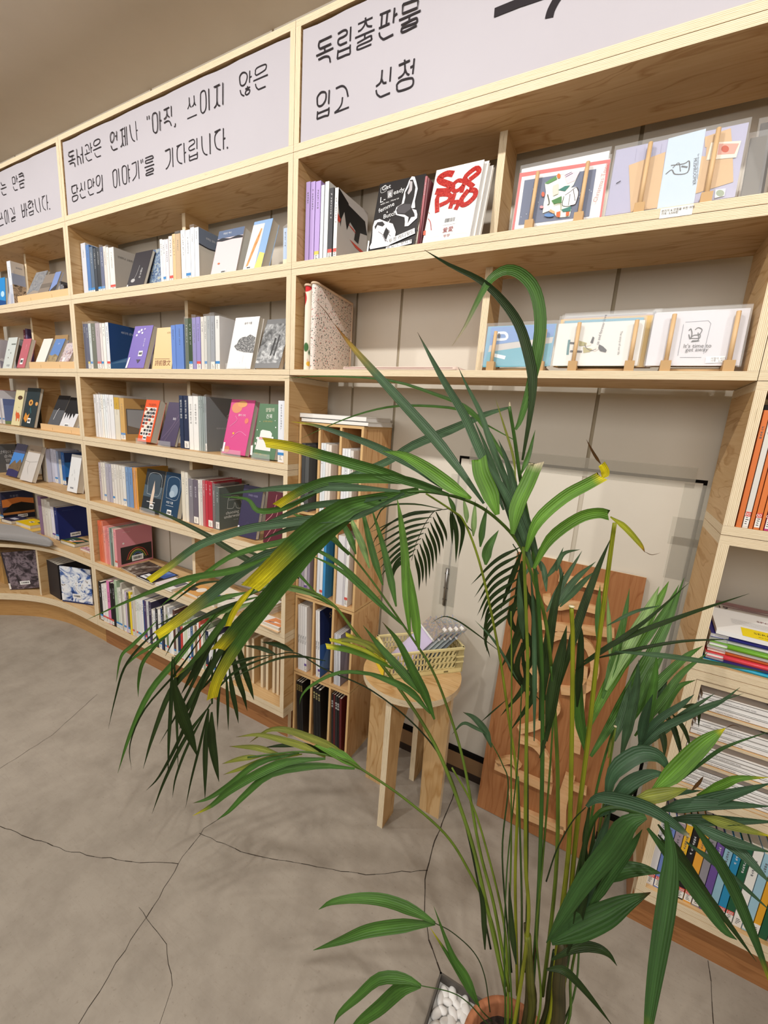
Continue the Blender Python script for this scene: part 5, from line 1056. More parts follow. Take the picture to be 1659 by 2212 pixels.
# dark print leaning on the shelf above the orange row, seen through the top of the opening
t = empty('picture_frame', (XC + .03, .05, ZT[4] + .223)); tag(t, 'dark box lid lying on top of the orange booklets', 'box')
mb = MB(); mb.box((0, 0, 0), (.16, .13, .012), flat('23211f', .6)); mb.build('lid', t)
# magazines lying flat on the fifth level, edges towards the aisle
Zm = ZT[5]; t_ = .0
MAGS = [('24a0c0', 6, 'teal spined magazine, lowest of the coloured pile'), ('5a3aa0', 8, 'violet spined magazine in the pile by the palm'), ('d8404c', 8, 'red spined magazine in the pile by the palm'), ('c8602a', 7, 'rust orange spined magazine in the pile by the palm'),
        ('ecebe8', 7, 'white magazine above the rust orange one'), ('6fa82e', 8, 'lime green spined magazine in the pile by the palm'), ('e6e6e8', 8, 'white magazine above the lime green one'), ('2c2a86', 9, 'indigo magazine with a curled corner near the top of the pile')]
for i, (c, th, lb) in enumerate(MAGS):
    j = .004 * math.sin(i * 2.3); M = T(XC + .023 + .004 * abs(math.sin(i * 1.7)), .012 + j, Zm + t_) @ RZ(-1.5 + math.sin(i) * 1.2); root = empty('magazine', M=M); tag(root, lb, 'magazine', 'flat magazines in the pile by the palm')
    e = .0007; T_ = th / 1000; mb = MB(); cm = flat(c, .3, .5)
    mb.box((.0, 0, 0), (.26, .19, e), cm); mb.box((0, 0, T_ - e), (.26, .19, T_), cm if c != '2c2a86' else cm); mb.tube([(.03, .0012, T_ / 2), (.259, .0012, T_ / 2)], T_ / 2, cm, 8); mb.build('cover', root)
    mb = MB(); mb.box((0, .002, e), (.258, .188, T_ - e), flat('e9e8e6', .6)); mb.build('pages', root)
    t_ += T_ + .0008
M = T(XC + .032, .006, Zm + t_ + .001) @ RZ(-3) @ RX(1.5)
root = empty('magazine', M=M); tag(root, 'white catalogue with a yellow band lying on top of the coloured pile', 'magazine', 'flat magazines in the pile by the palm')
mb = MB(); mb.box((0, 0, 0), (.26, .19, .009), flat('ecebe9', .5)); mb.build('cover', root)
pl = Plane(M @ Vector((0, 0, .009)), M.to_3x3() @ Vector((1, 0, 0)), M.to_3x3() @ Vector((0, 1, 0)), .26, .19)
art([('p', [(.16,0),(1,0),(1,.26),(.17,.24)], 'ecd41c'), ('t', .24, .12, .013, 'SERIES PACKAGE', '2a2a22'), ('t', .26, .05, .006, 'the curated archive of series', '2a2a22'), ('t', .05, .72, .022, '19', '2a2a2e'), ('t', .3, .5, .013, 'SPOTLIGHT', '7a3a44'), ('p', [(.02,.86),(.3,.84),(.7,.95),(.6,.99),(.04,.98)], 'b08a90'), ('k', [(.1,.8),(.5,.82)], .006, 'b08a90')] + [('k', [(.12, .3 + .03 * i), (.9, .3 + .03 * i)], .0008, '9a9aa0') for i in range(5)], pl, root)
# inset rack with thin shelves of white magazines
rk = empty('magazine_rack', (0, 0, 0)); tag(rk, 'low plywood magazine rack fitted into the right hand bookcase', 'rack')
rx0, rx1, rz0, rz1 = XC + TH + .001, XC + .42, ZT[6] + .0005, ZB[5] - .002
mb = MB(); mb.box((rx0, .002, rz0), (rx0 + .009, .19, rz1), CARTF, EDGE, 2); mb.build('side', rk); mb = MB(); mb.box((rx1 - .009, .002, rz0), (rx1, .19, rz1), CARTF, EDGE, 2); mb.build('side', rk)
mb = MB(); mb.box((rx0 + .009, .002, rz1 - .009), (rx1 - .009, .19, rz1), CARTF, EDGE, 0); mb.build('top', rk)
hts = (rz1 - .009 - rz0) / 4
for i in range(4):
    zz = rz0 + i * hts; mb = MB(); mb.box((rx0 + .009, .002, zz), (rx1 - .009, .19, zz + .006), CARTF, EDGE, 0); mb.build('rack_shelf', rk)
    zc_ = zz + .0065
    for k in range([5, 4, 3, 3][i]):
        th = [.0075, .0085, .0105, .011][i]; root = empty('magazine', (rx0 + .011 + .003 * ((k * 7) % 3) + (.0), .006 + .002 * ((k * 5) % 3), zc_)); tag(root, 'white magazine, %s from the bottom on the %s tray of the rack' % (ORD[k], ['lowest', 'second lowest', 'third', 'uppermost'][i]), 'magazine', 'white magazines in the rack')
        mb = MB(); mb.box((0, 0, 0), (.26, .17, .0006), WHITE); mb.box((0, 0, th - .0006), (.26, .17, th), WHITE); mb.box((0, 0, 0), (.26, .001, th), flat('eceae8', .35)); mb.build('cover', root)
        mb = MB(); mb.box((.0005, .001, .0006), (.2595, .169, th - .0006), flat('dcdad6', .7)); mb.build('pages', root)
        if k % 2 == 0: put_text('weekend      magazine for people who make things', .0038, flat('6f6f76'), Matrix(((1, 0, 0, .012), (0, 0, -1, -.0004), (0, 1, 0, th * .3), (0, 0, 0, 1))), root, 'title')
        zc_ += th + .0006
for i in (2, 3):
    mb = MB(); mb.box((rx0 + .13, .03, rz0 + i * hts + .043), (rx0 + .30, .15, rz0 + i * hts + .049), flat('35361f', .6)); root = mb.build('magazine', None); tag(root, 'dark olive magazine on the %s tray of the rack' % ['third', 'uppermost'][i - 2], 'magazine')
# bottom row of thick journals
TTL = ('2026', .010, 'f0f0f0', .4)
drun('''19 34 196 dcdce0 r
35 50 196 6e86c8 r
51 66 196 9a8c98 r
67 79 198 e0b030 r
80 93 200 1a1a1c r|dict(kind='black journal')
94 109 200 e3a13a r
110 124 200 8d8a92 r
125 139 200 6a4f98 -
140 154 202 8fb9cc r
155 169 202 2487b4 r
170 184 202 1f5a3e r
185 201 206 ecebe6 w
202 217 206 9cc4d8 w
218 230 206 e2a42c w
231 245 206 1f5a3e -
246 260 208 8d8f94 w
261 275 208 6e58a0 w
276 290 210 1c1c20 w
291 306 210 d9dde0 w
307 322 210 4a7ab0 w
323 340 210 c05a3a w''', ZT[7], .012, 'bottom shelf, right hand bookcase', 'thick journals on the bottom shelf, right hand bookcase', depth=.14, lt='100')
# ================================================================ tall standing magazine organiser beside the middle bookcase
cart = empty('magazine_organiser', (0, 0, 0)); tag(cart, 'narrow three-column plywood magazine organiser standing on the floor by the stool', 'organiser')
ox0, ox1, oy0, oy1 = XB + .002, -.672, .050, .226
olev = [(.0, .273), (.276, .571), (.574, 1.166)]
cols = [ox0, ox0 + (ox1 - ox0) / 3, ox0 + 2 * (ox1 - ox0) / 3, ox1]; pt = .008
CARTE = plyedge('thin_plywood_edge', 'e6c490', 'a87a45', 'd8b27c', 3.2)
for z0, z1 in olev:
    mb = MB(); mb.box((ox0, oy0, z0), (ox1, oy1, z0 + pt), CARTF, CARTE, 0); mb.build('floor_board', cart)
    mb = MB(); mb.box((ox0, oy0, z1 - pt), (ox1, oy1, z1), CARTF, CARTE, 0); mb.build('top_board', cart)
    for i in range(4):
        x = min(max(cols[i] - (pt / 2 if 0 < i < 3 else 0), ox0), ox1 - pt); mb = MB(); mb.box((x, oy0, z0 + pt), (x + pt, oy1, z1 - pt), CARTF, CARTE, 2); mb.build('partition', cart)
zsh = .865
for i in range(3):
    a = cols[i] + (pt if i == 0 else pt / 2); b_ = cols[i + 1] - (pt if i == 2 else pt / 2); mb = MB(); mb.box((a, oy0 + .001, zsh), (b_, oy1, zsh + pt), CARTF, CARTE, 0); mb.build('shelf', cart)
def org(col, z, items, where):  # leaning ones start further right so that their tops stay inside the bay
    a = cols[col] + (pt if col == 0 else pt / 2) + .0015; x = a + max([it[1] / 1000 * math.tan(math.radians(-it[3].get('lean', 0))) for it in items if len(it) > 3] + [0])
    for k, it in enumerate(items):
        th, h, c = it[0] / 1000, it[1] / 1000, it[2]; o = dict(it[3]) if len(it) > 3 else {}
        lb = o.pop('label', '%s magazine, %s from left, %s of the standing organiser' % (cname(c), ORD[k], where))
        upright(x, x + th, z + pt + .0004 + th * math.sin(math.radians(abs(o.get('lean', 0)))), h, oy0 + .004, c, o.pop('lab', None), depth=.155, label=lb, group='magazines in the standing organiser', **o); x += th + .0006
MC = dict(title=('Matt Choi', .0075, '4a4a50', .55))
org(0, 0, [(9, 225, '17171a', dict(lean=-3, title=('빈티지', .009, 'c9b268', .95))), (9, 225, '141416', dict(lean=-3, title=('빈티지', .009, 'c9b268', .95))), (9, 225, '19191c', dict(lean=-3, title=('빈티지', .009, 'c9b268', .95)))], 'bottom left bay')
org(1, 0, [(10, 230, '151518', dict(lean=-3, title=('밤 사이', .009, 'e6dc9a', .93))), (10, 228, '18181b', dict(lean=-3, title=('밤 사이', .009, 'e6dc9a', .93))), (11, 226, '141417', dict(lean=-3, lab='w', title=('밤 사이', .009, 'e6dc9a', .93)))], 'bottom middle bay')
org(2, 0, [(7, 235, '232326', dict(lean=-2.5, title=('밤의 빛', .009, 'efefef', .9))), (8, 235, '571c20', dict(lean=-2.5, marks=False)), (8, 233, '29292c', dict(lean=-2.5, title=('밤의 빛', .009, 'efefef', .9))), (8, 232, '141416', dict(lean=-2.5, lab='w', title=('밤의 빛', .009, 'efefef', .9))), (9, 230, '5c1d20', dict(lean=-2.5, marks=False))], 'bottom right bay')
org(0, .276, [(9, 250, 'e4e4e6', dict(lean=-1.5, **MC)), (9, 250, 'e9e9ea', dict(lean=-1.5, **MC)), (9, 250, 'e6e6e8', dict(lean=-1.5, **MC)), (10, 250, 'ebebec', dict(lean=-1.5, lab='u', **MC))], 'second tier, left bay')
org(1, .276, [(8, 250, 'e6e6e8', dict(lean=-2.5, title=('Silver Kim', .0075, '4a4a50', .55))), (9, 250, 'ebebec', dict(lean=-2.5, lab='u', title=('Silver Kim', .0075, '4a4a50', .55), face='1c2f66', fprims=[('p', [(0,0),(1,0),(1,.35),(0,.5)], '2f62b0'), ('p', [(0,.15),(.5,0),(1,0),(1,.1),(.3,.4)], '5a86c8'), ('t', .35, .82, .03, 'S', 'c9b890')]))], 'second tier, middle bay')
org(2, .276, [(6, 190, 'c9cbd2', dict(lean=-2)), (6, 190, 'd6d8de', dict(lean=-2)), (6, 190, 'c4c6ce', dict(lean=-2)), (7, 190, 'd0d2da', dict(lean=-2, face='8f90a8', fprims=[('p', [(.1,.1),(.9,.2),(.8,.8),(.3,.9)], 'a9a6bc'), ('k', [(.2,.6),(.6,.5),(.9,.7)], .003, '5a5870')]))], 'second tier, right bay')
org(0, .574, [(11, 250, 'b9b2c0'), (11, 250, 'aaa2b4'), (12, 250, 'c9c4cc', dict(lab='u')), (11, 248, '9c94a4')], 'third tier, left bay')
org(1, .574, [(12, 250, 'dfe3ea'), (12, 250, 'e9ecf0', dict(lab='r', face='2f8fd0', fprims=[('p', [(0,.5),(1,.6),(1,.8),(0,.75)], '1c2f7a'), ('p', [(0,0),(1,0),(1,.2),(0,.15)], '8fc0e0')])), (10, 246, '3f8fc8')], 'third tier, middle bay')
org(2, .574, [(26, 236, 'e2e0e4', dict(marks=False)), (6, 230, 'cfccd2', dict(marks=False)), (12, 225, 'ecebe9', dict(lab='r'))], 'third tier, right bay')
org(0, .865, [(14, 225, '4c4f52', dict(marks=False, lab='w')), (16, 220, '5b5e60', dict(marks=False))], 'top tier, left bay')
org(1, .865, [(9, 232, 'e6e9ec'), (9, 232, 'dfe6ea'), (11, 230, 'e9e4de', dict(lab='r')), (10, 228, 'e6dfd6')], 'top tier, middle bay')
org(2, .865, [(10, 222, 'e9ebef'), (10, 222, 'e4e6ea'), (9, 222, 'eceef0'), (11, 218, 'ddd8d2')], 'top tier, right bay')
for i, (z, x0, w_, h_, th) in enumerate(((1.1665, ox0 + .006, .262, .155, .013), (1.180, ox0 - .001, .248, .16, .014))):
    root = empty('book', M=T(x0, oy0 + .002, z) @ RZ(.6 * i)); tag(root, ['white bound volume, lower of the two lying on the organiser', 'white bound volume, upper of the two lying on the organiser'][i], 'book', 'white volumes on the organiser'); w_ = min(w_, -.672 + .012 - x0)
    mb = MB(); mb.box((0, 0, 0), (w_, h_, .0015), WHITE); mb.box((0, 0, th - .0015), (w_, h_, th), WHITE); mb.box((0, 0, 0), (w_, .0015, th), WHITE); mb.build('cover', root)
    mb = MB(); mb.box((.001, .0015, .0015), (w_ - .002, h_ - .002, th - .0015), flat('e4e2e0', .7)); mb.build('pages', root)
# ================================================================ round plywood stool with two interlocking arched panels
st = empty('stool', (-.447, .040, 0)); tag(st, 'round plywood stool on two crossed arched panels carrying the cream crate', 'stool')
SH, SR = .452, .148
mb = MB(); mb.prism([(SR * math.cos(a * math.pi / 32), SR * math.sin(a * math.pi / 32)) for a in range(64)], SH - .019, SH, WOOD, EDGE); mb.build('seat', st, bevel=.0008)
def arch_panel(name, ang, notch):
    """flat panel with a tall arch cut from below, giving two tapered feet"""
    W, th, Ht = .136, .018, SH - .0195
    out = []; foot = .066
    n = 14; pts = [(-W, 0), (-W + .0, Ht), (W, Ht), (W, 0), (W - foot, 0)]
    inner = [(W - foot, 0)]
    for k in range(n + 1):
        a = math.pi * k / n; inner.append(((W - foot - .004) * math.cos(a) * (1 - .0 * k), .215 + .135 * math.sin(a)))
    inner.append((-W + foot, 0))
    poly = [(-W, 0), (-W, Ht), (W, Ht), (W, 0)] + inner
    poly = list(reversed(poly))
    # triangulated by hand: build as strips between outer outline and arch
    mb = MB(); vs = []
    strip = []
    for x, z in inner:
        zo = Ht; xo = x
        strip.append((x, z))
    def slab(quads):
        for q in quads:
            f = [Vector((x, -th / 2, z)) for x, z in q]; b_ = [Vector((x, th / 2, z)) for x, z in q]
            mb.face(f, WOOD, [(p.z, p.x + ang) for p in f]); mb.face(list(reversed(b_)), WOOD, [(p.z, p.x + ang) for p in reversed(b_)])
    quads = [[(-W, 0), (-W + foot, 0), inner[-2], (-W, inner[-2][1])], [(W - foot, 0), (W, 0), (W, inner[1][1]), inner[1]]]
    arc = inner[1:-1]
    for p, q in zip(arc, arc[1:]): quads.append([q, p, (p[0], Ht), (q[0], Ht)])
    quads += [[inner[1], (W, inner[1][1]), (W, Ht), (inner[1][0], Ht)], [(-W, inner[-2][1]), inner[-2], (inner[-2][0], Ht), (-W, Ht)]]
    slab(quads)
    outl = [(-W, 0), (-W + foot, 0)] + list(reversed(arc)) + [(W - foot, 0), (W, 0), (W, Ht), (-W, Ht)]; u = 0
    for i in range(len(outl)):
        a, b_ = outl[i], outl[(i + 1) % len(outl)]; L = math.hypot(b_[0] - a[0], b_[1] - a[1])
        mb.face([(a[0], th / 2, a[1]), (b_[0], th / 2, b_[1]), (b_[0], -th / 2, b_[1]), (a[0], -th / 2, a[1])], EDGE, [(u, 0), (u + L, 0), (u + L, 1), (u, 1)]); u += L
    return mb.build(name, st, RZ(ang))
arch_panel('leg_panel', 90 - 2, 0); arch_panel('leg_panel', -3, 1)
# cream folding crate
CRM = flat('e3d59c', .45, .4); cr_z = SH + .0005
ca = hit(760 + 400 / 5.53, 1280 + 1050 / 5.53, 2, cr_z); cb = hit(760 + 1315 / 5.53, 1280 + 945 / 5.53, 2, cr_z)
cU = (cb - ca).normalized(); cang = math.degrees(math.atan2(cU.y, cU.x)); CW = (cb - ca).length; CD_, CH = .115, .082
ct = empty('crate', M=T(ca.x, ca.y, cr_z) @ RZ(cang)); tag(ct, 'cream slotted plastic folding crate standing on the round stool', 'crate')
def slotted(W, H, axis, name, M):
    """crate wall: frame and a lattice of bars around real slots"""
    mb = MB(); th = .0022
    def bar(x0, z0, x1, z1, d=th, y=0): mb.box((x0, y, z0), (x1, y + d, z1), CRM)
    bar(0, 0, W, .016, .004); bar(0, H - .006, W, H, .007, -.0025); bar(0, 0, .004, H, .004); bar(W - .004, 0, W, H, .004)
    g0, g1 = .016, H - .006; half = W * (.48 if axis == 'x' else 1)
    rows = [g0 + (g1 - g0) * k / 3 for k in range(4)]
    for z in rows: bar(0, z - .0022, W, z + .0022)
    bar(half - .002, g0, half + .002, g1, .003)
    n = max(4, int(half / .011))
    for r in range(3):
        for k in range(n):                              # left half: short upright slots
            x = .004 + (half - .006) * k / n; bar(x, rows[r], x + .0055, rows[r + 1])
        if axis == 'x':
            m = 7; w2 = W - half - .032
            for k in range(m + 1):                      # right half: slanted slots
                x = half + .002 + w2 * k / m
                mb.idx([(x, 0, rows[r]), (x + .006, 0, rows[r]), (x + .015, 0, rows[r + 1]), (x + .009, 0, rows[r + 1]), (x, th, rows[r]), (x + .006, th, rows[r]), (x + .015, th, rows[r + 1]), (x + .009, th, rows[r + 1])],
                       [(0, 1, 2, 3), (7, 6, 5, 4), (0, 3, 7, 4), (1, 5, 6, 2)], CRM)
            bar(W - .026, g0, W, g1, .003)
    if axis == 'x':
        for k in (1, 2): bar(W - .024, g0 + k * .017, W + .001, g0 + k * .017 + .004, .005, -.002)
        for k in (.3, .75): mb.box((W * k, -.0006, .004), (W * k + .014, 0, .009), flat('7a704a'))
    return mb.build(name, ct, M)
slotted(CW, CH, 'x', 'front_wall', T(0, 0, 0)); slotted(CW, CH, 'x', 'back_wall', T(0, CD_ - .004, 0))
slotted(CD_ - .008, CH, 'y', 'side_wall', T(.0, .004, 0) @ RZ(90) @ T(0, -.004, 0)); slotted(CD_ - .008, CH, 'y', 'side_wall', T(CW, .004, 0) @ RZ(90))
mb = MB(); mb.box((0, 0, 0), (CW, CD_, .003), CRM); mb.build('base', ct)
YEL = flat('f0d428', .4, .4)
Mc = ROOTM[ct.name]
sg = empty('yellow_notice', M=Mc @ T(-.0035, .022, .001) @ RZ(90)); tag(sg, 'small yellow printed notice fixed on the left end of the crate', 'notice')
mb = MB(); mb.box((-.012, 0, 0), (.084, .0012, .078), YEL); mb.build('card', sg)
put_text('하나씩\n골라 보세요', .012, flat('3a3510'), Matrix(((-1, 0, 0, .075), (0, 0, 1, .0016), (0, 1, 0, .05), (0, 0, 0, 1))), sg, 'print')
# holographic zip bags with cards in the crate
HOLO, hn, hl, hb = newmat('holographic_film')
tcn = hn.new('ShaderNodeTexCoord').outputs['Object']
vor = hn.new('ShaderNodeTexVoronoi'); vor.inputs['Scale'].default_value = 130; hl.new(tcn, vor.inputs['Vector'])
hr = ramp(hn, hl, vor.outputs['Distance'], [(.0, srgb('c8d2dc')), (.25, srgb('dfe6ea')), (.42, srgb('e9c8b0')), (.55, srgb('b9d6d0')), (.75, srgb('c4bfe0'))])
hl.new(hr.outputs[0], hb.inputs['Base Color']); hb.inputs['Roughness'].default_value = .12; hb.inputs['Metallic'].default_value = .55; hb.inputs['Alpha'].default_value = .82
LIL = flat('cdbfe2', .5, .3)
for i in range(5):
    M = Mc @ T(.030 + i * .019, .0085, .0045) @ RY(47)
    root = empty('zip_bag', M=M); tag(root, ['lilac card in a holographic zip bag, frontmost in the crate', 'second holographic zip bag in the crate', 'third holographic zip bag in the crate', 'fourth holographic zip bag in the crate', 'rearmost holographic zip bag in the crate'][i], 'zip bag', 'holographic zip bags in the crate')
    hh = .195; mb = MB(); mb.box((0, 0, 0), (.0016, .094, hh * .8), LIL if i == 0 else flat(['cdbfe2', 'c9cfd0', 'b9c4c4', 'a9b2b6', '7d868c'][i], .4)); mb.build('card', root)
    mb = MB(); n = 8; vs = []; 
    for k in range(n + 1):
        z = hh * k / n
        for y in (-.001, .03, .06, .096): vs.append((-.0016 - .002 * abs(noise.noise(Vector((y * 40, z * 40, i)))), y, z))
    mb.idx(vs, [(a * 4 + b_, a * 4 + b_ + 1, (a + 1) * 4 + b_ + 1, (a + 1) * 4 + b_) for a in range(n) for b_ in range(3)], CLEAR if False else flat('e4e8ee', .06, .8, 0, .16), True)
    mb.box((-.003, -.001, hh * .80), (.003, .096, hh), HOLO); mb.build('film', root)
    mb = MB(); mb.box((-.004, -.001, hh * .775), (.0035, .096, hh * .80), flat('dfe2e4', .2, .6)); mb.build('zip_strip', root)
    if i in (1, 2, 3, 4):
        mb = MB(); mb.box((-.0042, .004, hh * .86), (-.0036, .022, hh * .98), WHITE); mb.build('sticker', root)
    if i == 0: put_text('A Little Book', .009, flat('5a5060'), Matrix(((0, 0, -1, -.0042), (-1, 0, 0, .07), (0, 1, 0, .03), (0, 0, 0, 1))) , root, 'print')
# ================================================================ leaning board with raised plywood letters
lb0, lb1 = Vector((-.224, .137, 0)), Vector((.108, .128, 0)); hB = .838; leanB = math.asin((.226 - .135) / hB)
lang = math.degrees(math.atan2(lb1.y - lb0.y, lb1.x - lb0.x))
Mb = T(lb0.x, lb0.y - .003, .0) @ RZ(lang) @ RX(-math.degrees(leanB))
bd = empty('leaning_sign_board', M=Mb); tag(bd, 'orange-brown board with raised plywood letter strokes leaning on the wall behind the palm', 'board')
WB = (lb1 - lb0).length
mb = MB(); mb.box((0, 0, .0025), (WB, .009, hB), ORANGE, EDGE, 2); mb.build('panel', bd, bevel=.0008)
pb = Plane(Mb @ Vector((0, 0, 0)), Mb.to_3x3() @ Vector((1, 0, 0)), Mb.to_3x3() @ Vector((0, 0, 1)), 1, 1); Mbi = Mb.inverted()
LT = plyface('letter_wood', 'dcb386', 'c79b68', 'dfc09a')
def lp(u, v): p = Mbi @ pb.px(1000 + u / 3.567, 1200 + v / 3.567, 0); return (p.x, p.z)
def letter(poly, closed=False, width=None):
    mb = MB(); pts = [lp(*p) for p in poly]; D_ = .016
    if width:
        Q = spline([(x, z, 0) for x, z in pts], 6) if len(pts) > 2 else [Vector((x, z, 0)) for x, z in pts]; L = []; R = []
        for i in range(len(Q)):
            t_2 = (Q[min(i + 1, len(Q) - 1)] - Q[max(i - 1, 0)]).normalized(); s_ = Vector((-t_2.y, t_2.x, 0)) * width / 2; L.append(Q[i] + s_); R.append(Q[i] - s_)
        n = len(Q)
        vs = [(p.x, -D_, p.y) for p in L] + [(p.x, -D_, p.y) for p in R] + [(p.x, -.0002, p.y) for p in L] + [(p.x, -.0002, p.y) for p in R]
        fs = []
        for i in range(n - 1): fs += [(i, i + 1, n + i + 1, n + i), (i, 2 * n + i, 2 * n + i + 1, i + 1), (n + i, n + i + 1, 3 * n + i + 1, 3 * n + i)]
        fs += [(0, n, 3 * n, 2 * n), (n - 1, 3 * n - 1, 4 * n - 1, 2 * n - 1)]; mb.idx(vs, fs, LT, False, [(v[0], v[2]) for v in vs])
    else:
        n = len(pts); vs = [(x, -D_, z) for x, z in pts] + [(x, -.0002, z) for x, z in pts]
        fs = [tuple(range(n)), tuple(range(2 * n - 1, n - 1, -1))] + [(i, n + i, n + (i + 1) % n, (i + 1) % n) for i in range(n)]; mb.idx(vs, fs, LT, False, [(v[0], v[2]) for v in vs])
    mb.build('letter_stroke', bd)
letter([(745, 165), (1085, 240)], width=.021); letter([(650, 290), (665, 350), (740, 385), (860, 375), (1080, 425)], width=.021); letter([(585, 525), (1168, 590)], width=.024)
letter([(560, 860), (600, 690), (780, 600), (960, 680), (1020, 860), (960, 1000), (850, 1030), (760, 1025)], width=.022)
letter([(930, 850), (900, 1200), (870, 1500)], width=.024); letter([(620, 650), (560, 800), (555, 1030)], width=.024)
letter([(440, 1330), (580, 1290), (720, 1180), (700, 1080)], width=.022); letter([(445, 1400), (560, 1440), (650, 1560), (665, 1720)], width=.022)
letter([(255, 1600), (690, 1790)], width=.024); letter([(270, 1580), (380, 1560), (440, 1620)], width=.02)
letter([(830, 1680), (770, 1880), (760, 2080)], width=.026); letter([(850, 1760), (955, 1800)], width=.02); letter([(390, 1800), (420, 1940), (520, 1990), (780, 2095)], width=.024)
for i, (u, v) in enumerate(((760, 630), (440, 930), (625, 1470))):
    x, z = lp(u, v); mb = MB(); mb.tube([(x, 0, z), (x, -.006, z)], .005, flat('3a2414'), 10); mb.build('screw_hole', bd)
# ================================================================ pebble tray and terracotta pot
pc = [hit(951, 2098, 2, .055), hit(1100, 2196, 2, .055)]
tU = (pc[1] - pc[0]).normalized(); tV = Vector((tU.y, -tU.x, 0)); tW, tD, tH = .098, .125, .055
O3 = pc[0]; Mt = Matrix(((tU.x, -tV.x, 0, O3.x), (tU.y, -tV.y, 0, O3.y), (0, 0, 1, 0), (0, 0, 0, 1)))
tr = empty('pebble_tray', M=Mt); tag(tr, 'dark rectangular metal planter edge box filled with white pebbles beside the pot', 'planter')
IRON = flat('5a554f', .55, .4); fo = MB()
for a, b_ in (((0, -tD, 0), (.004, 0, tH)), ((tW - .004, -tD, 0), (tW, 0, tH)), ((0, -.004, 0), (tW, 0, tH)), ((0, -tD, 0), (tW, -tD + .004, tH)), ((0, -tD, 0), (tW, 0, .004))):
    mb = MB(); mb.box(a, b_, IRON); mb.build('wall', tr, bevel=.0005)
mb = MB(); mb.box((.004, -tD + .004, .004), (tW - .004, -.004, .034), flat('e4e2de', .6)); mb.build('pebble_bed', tr)
PEB = []
pm = flat('efeeec', .4, .4)
for s_ in range(4):
    r = random.Random(s_); mb = MB(); K = 12; vs = [(0, 0, .5)]
    for j in range(1, 7):
        for k in range(K):
            th = math.pi * j / 7; ph = 2 * math.pi * k / K; d = 1 + .16 * noise.noise(Vector((math.sin(th) * math.cos(ph) + s_ * 5, math.sin(th) * math.sin(ph), math.cos(th))) * 1.3)
            vs.append((.5 * math.sin(th) * math.cos(ph) * d, .5 * math.sin(th) * math.sin(ph) * d, .5 * math.cos(th) * d))
    vs.append((0, 0, -.5)); n = len(vs)
    fs = [(0, 1 + k, 1 + (k + 1) % K) for k in range(K)] + [(1 + (j * K) + k, 1 + (j + 1) * K + k, 1 + (j + 1) * K + (k + 1) % K, 1 + j * K + (k + 1) % K) for j in range(5) for k in range(K)] + [(n - 1, n - 1 - K + (k + 1) % K, n - 1 - K + k) for k in range(K)]
    mb.idx(vs, fs, pm, True); o = mb.build('pebble', None); PEB.append(o.data); bpy.data.objects.remove(o)
r = random.Random(11); placed = []
for i in range(2500):
    x, y = r.uniform(.014, tW - .014), r.uniform(-tD + .014, -.014); lay = 0 if len(placed) < 38 else 1
    if all((x - a) ** 2 + (y - b_) ** 2 > (.0125 if lay == 0 else .013) ** 2 for a, b_, l in placed if l == lay) and len(placed) < 92:
        placed.append((x, y, lay)); L = r.uniform(.019, .030)
        o = bpy.data.objects.new('pebble', r.choice(PEB)); COL.objects.link(o); o.parent = None
        o.matrix_basis = Mt @ T(x, y, .038 + lay * .010 + r.uniform(0, .003)) @ RZ(r.uniform(0, 360)) @ RX(r.uniform(-25, 25)) @ Matrix.Diagonal((L, L * r.uniform(.55, .72), L * r.uniform(.4, .55), 1))
        tag(o, 'smooth white pebble among the others in the planter box beside the pot', 'pebble', 'white pebbles in the planter box')
# ================================================================ terracotta pot with the areca palm
PX_, PY_, PZ_ = .004, -.480, .186
palm = empty('potted_palm', (PX_, PY_, 0)); tag(palm, 'tall areca palm with many fronds in a terracotta pot in the foreground', 'plant')
TERRA, tn, tl_, tb = newmat('terracotta')
tcn = tn.new('ShaderNodeTexCoord').outputs['Object']; f1 = noise_n(tn, tl_, tcn, 40, 4, .6)
tl_.new(mixc(tn, tl_, f1, srgb('9a5f3e'), srgb('b97a54')), tb.inputs['Base Color']); tb.inputs['Roughness'].default_value = .8; bump(tn, tl_, tb, f1, .2, .001)
SOIL, sn, sl_, sb = newmat('potting_soil')
tcn = sn.new('ShaderNodeTexCoord').outputs['Object']; f2 = noise_n(sn, sl_, tcn, 130, 5, .7)
sl_.new(ramp(sn, sl_, f2, [(.35, srgb('1c1511')), (.6, srgb('3a2c22')), (.75, srgb('6b5a48'))]).outputs[0], sb.inputs['Base Color']); sb.inputs['Roughness'].default_value = .95; bump(sn, sl_, sb, f2, 1, .006)
mb = MB(); mb.lathe([(.0, .0), (.050, 0), (.053, .004), (.068, .150), (.070, .152), (.080, .153), (.083, .156), (.083, .183), (.081, .186), (.073, .186), (.071, .183), (.069, .150), (.066, .12)], TERRA, 56); mb.build('pot', palm)
mb = MB(); vs = [(0, 0, .158)]; fs = []
for j in range(1, 7):
    for k in range(36):
        r_ = .0705 * j / 6; a = k * math.pi / 18; vs.append((r_ * math.cos(a), r_ * math.sin(a), .155 + .006 * noise.noise(Vector((r_ * 90 * math.cos(a), r_ * 90 * math.sin(a), 2)))))
fs = [(0, 1 + k, 1 + (k + 1) % 36) for k in range(36)] + [(1 + (j - 1) * 36 + k, 1 + j * 36 + k, 1 + j * 36 + (k + 1) % 36, 1 + (j - 1) * 36 + (k + 1) % 36) for j in range(1, 6) for k in range(36)]
mb.idx(vs, fs, SOIL, True); mb.build('soil', palm)
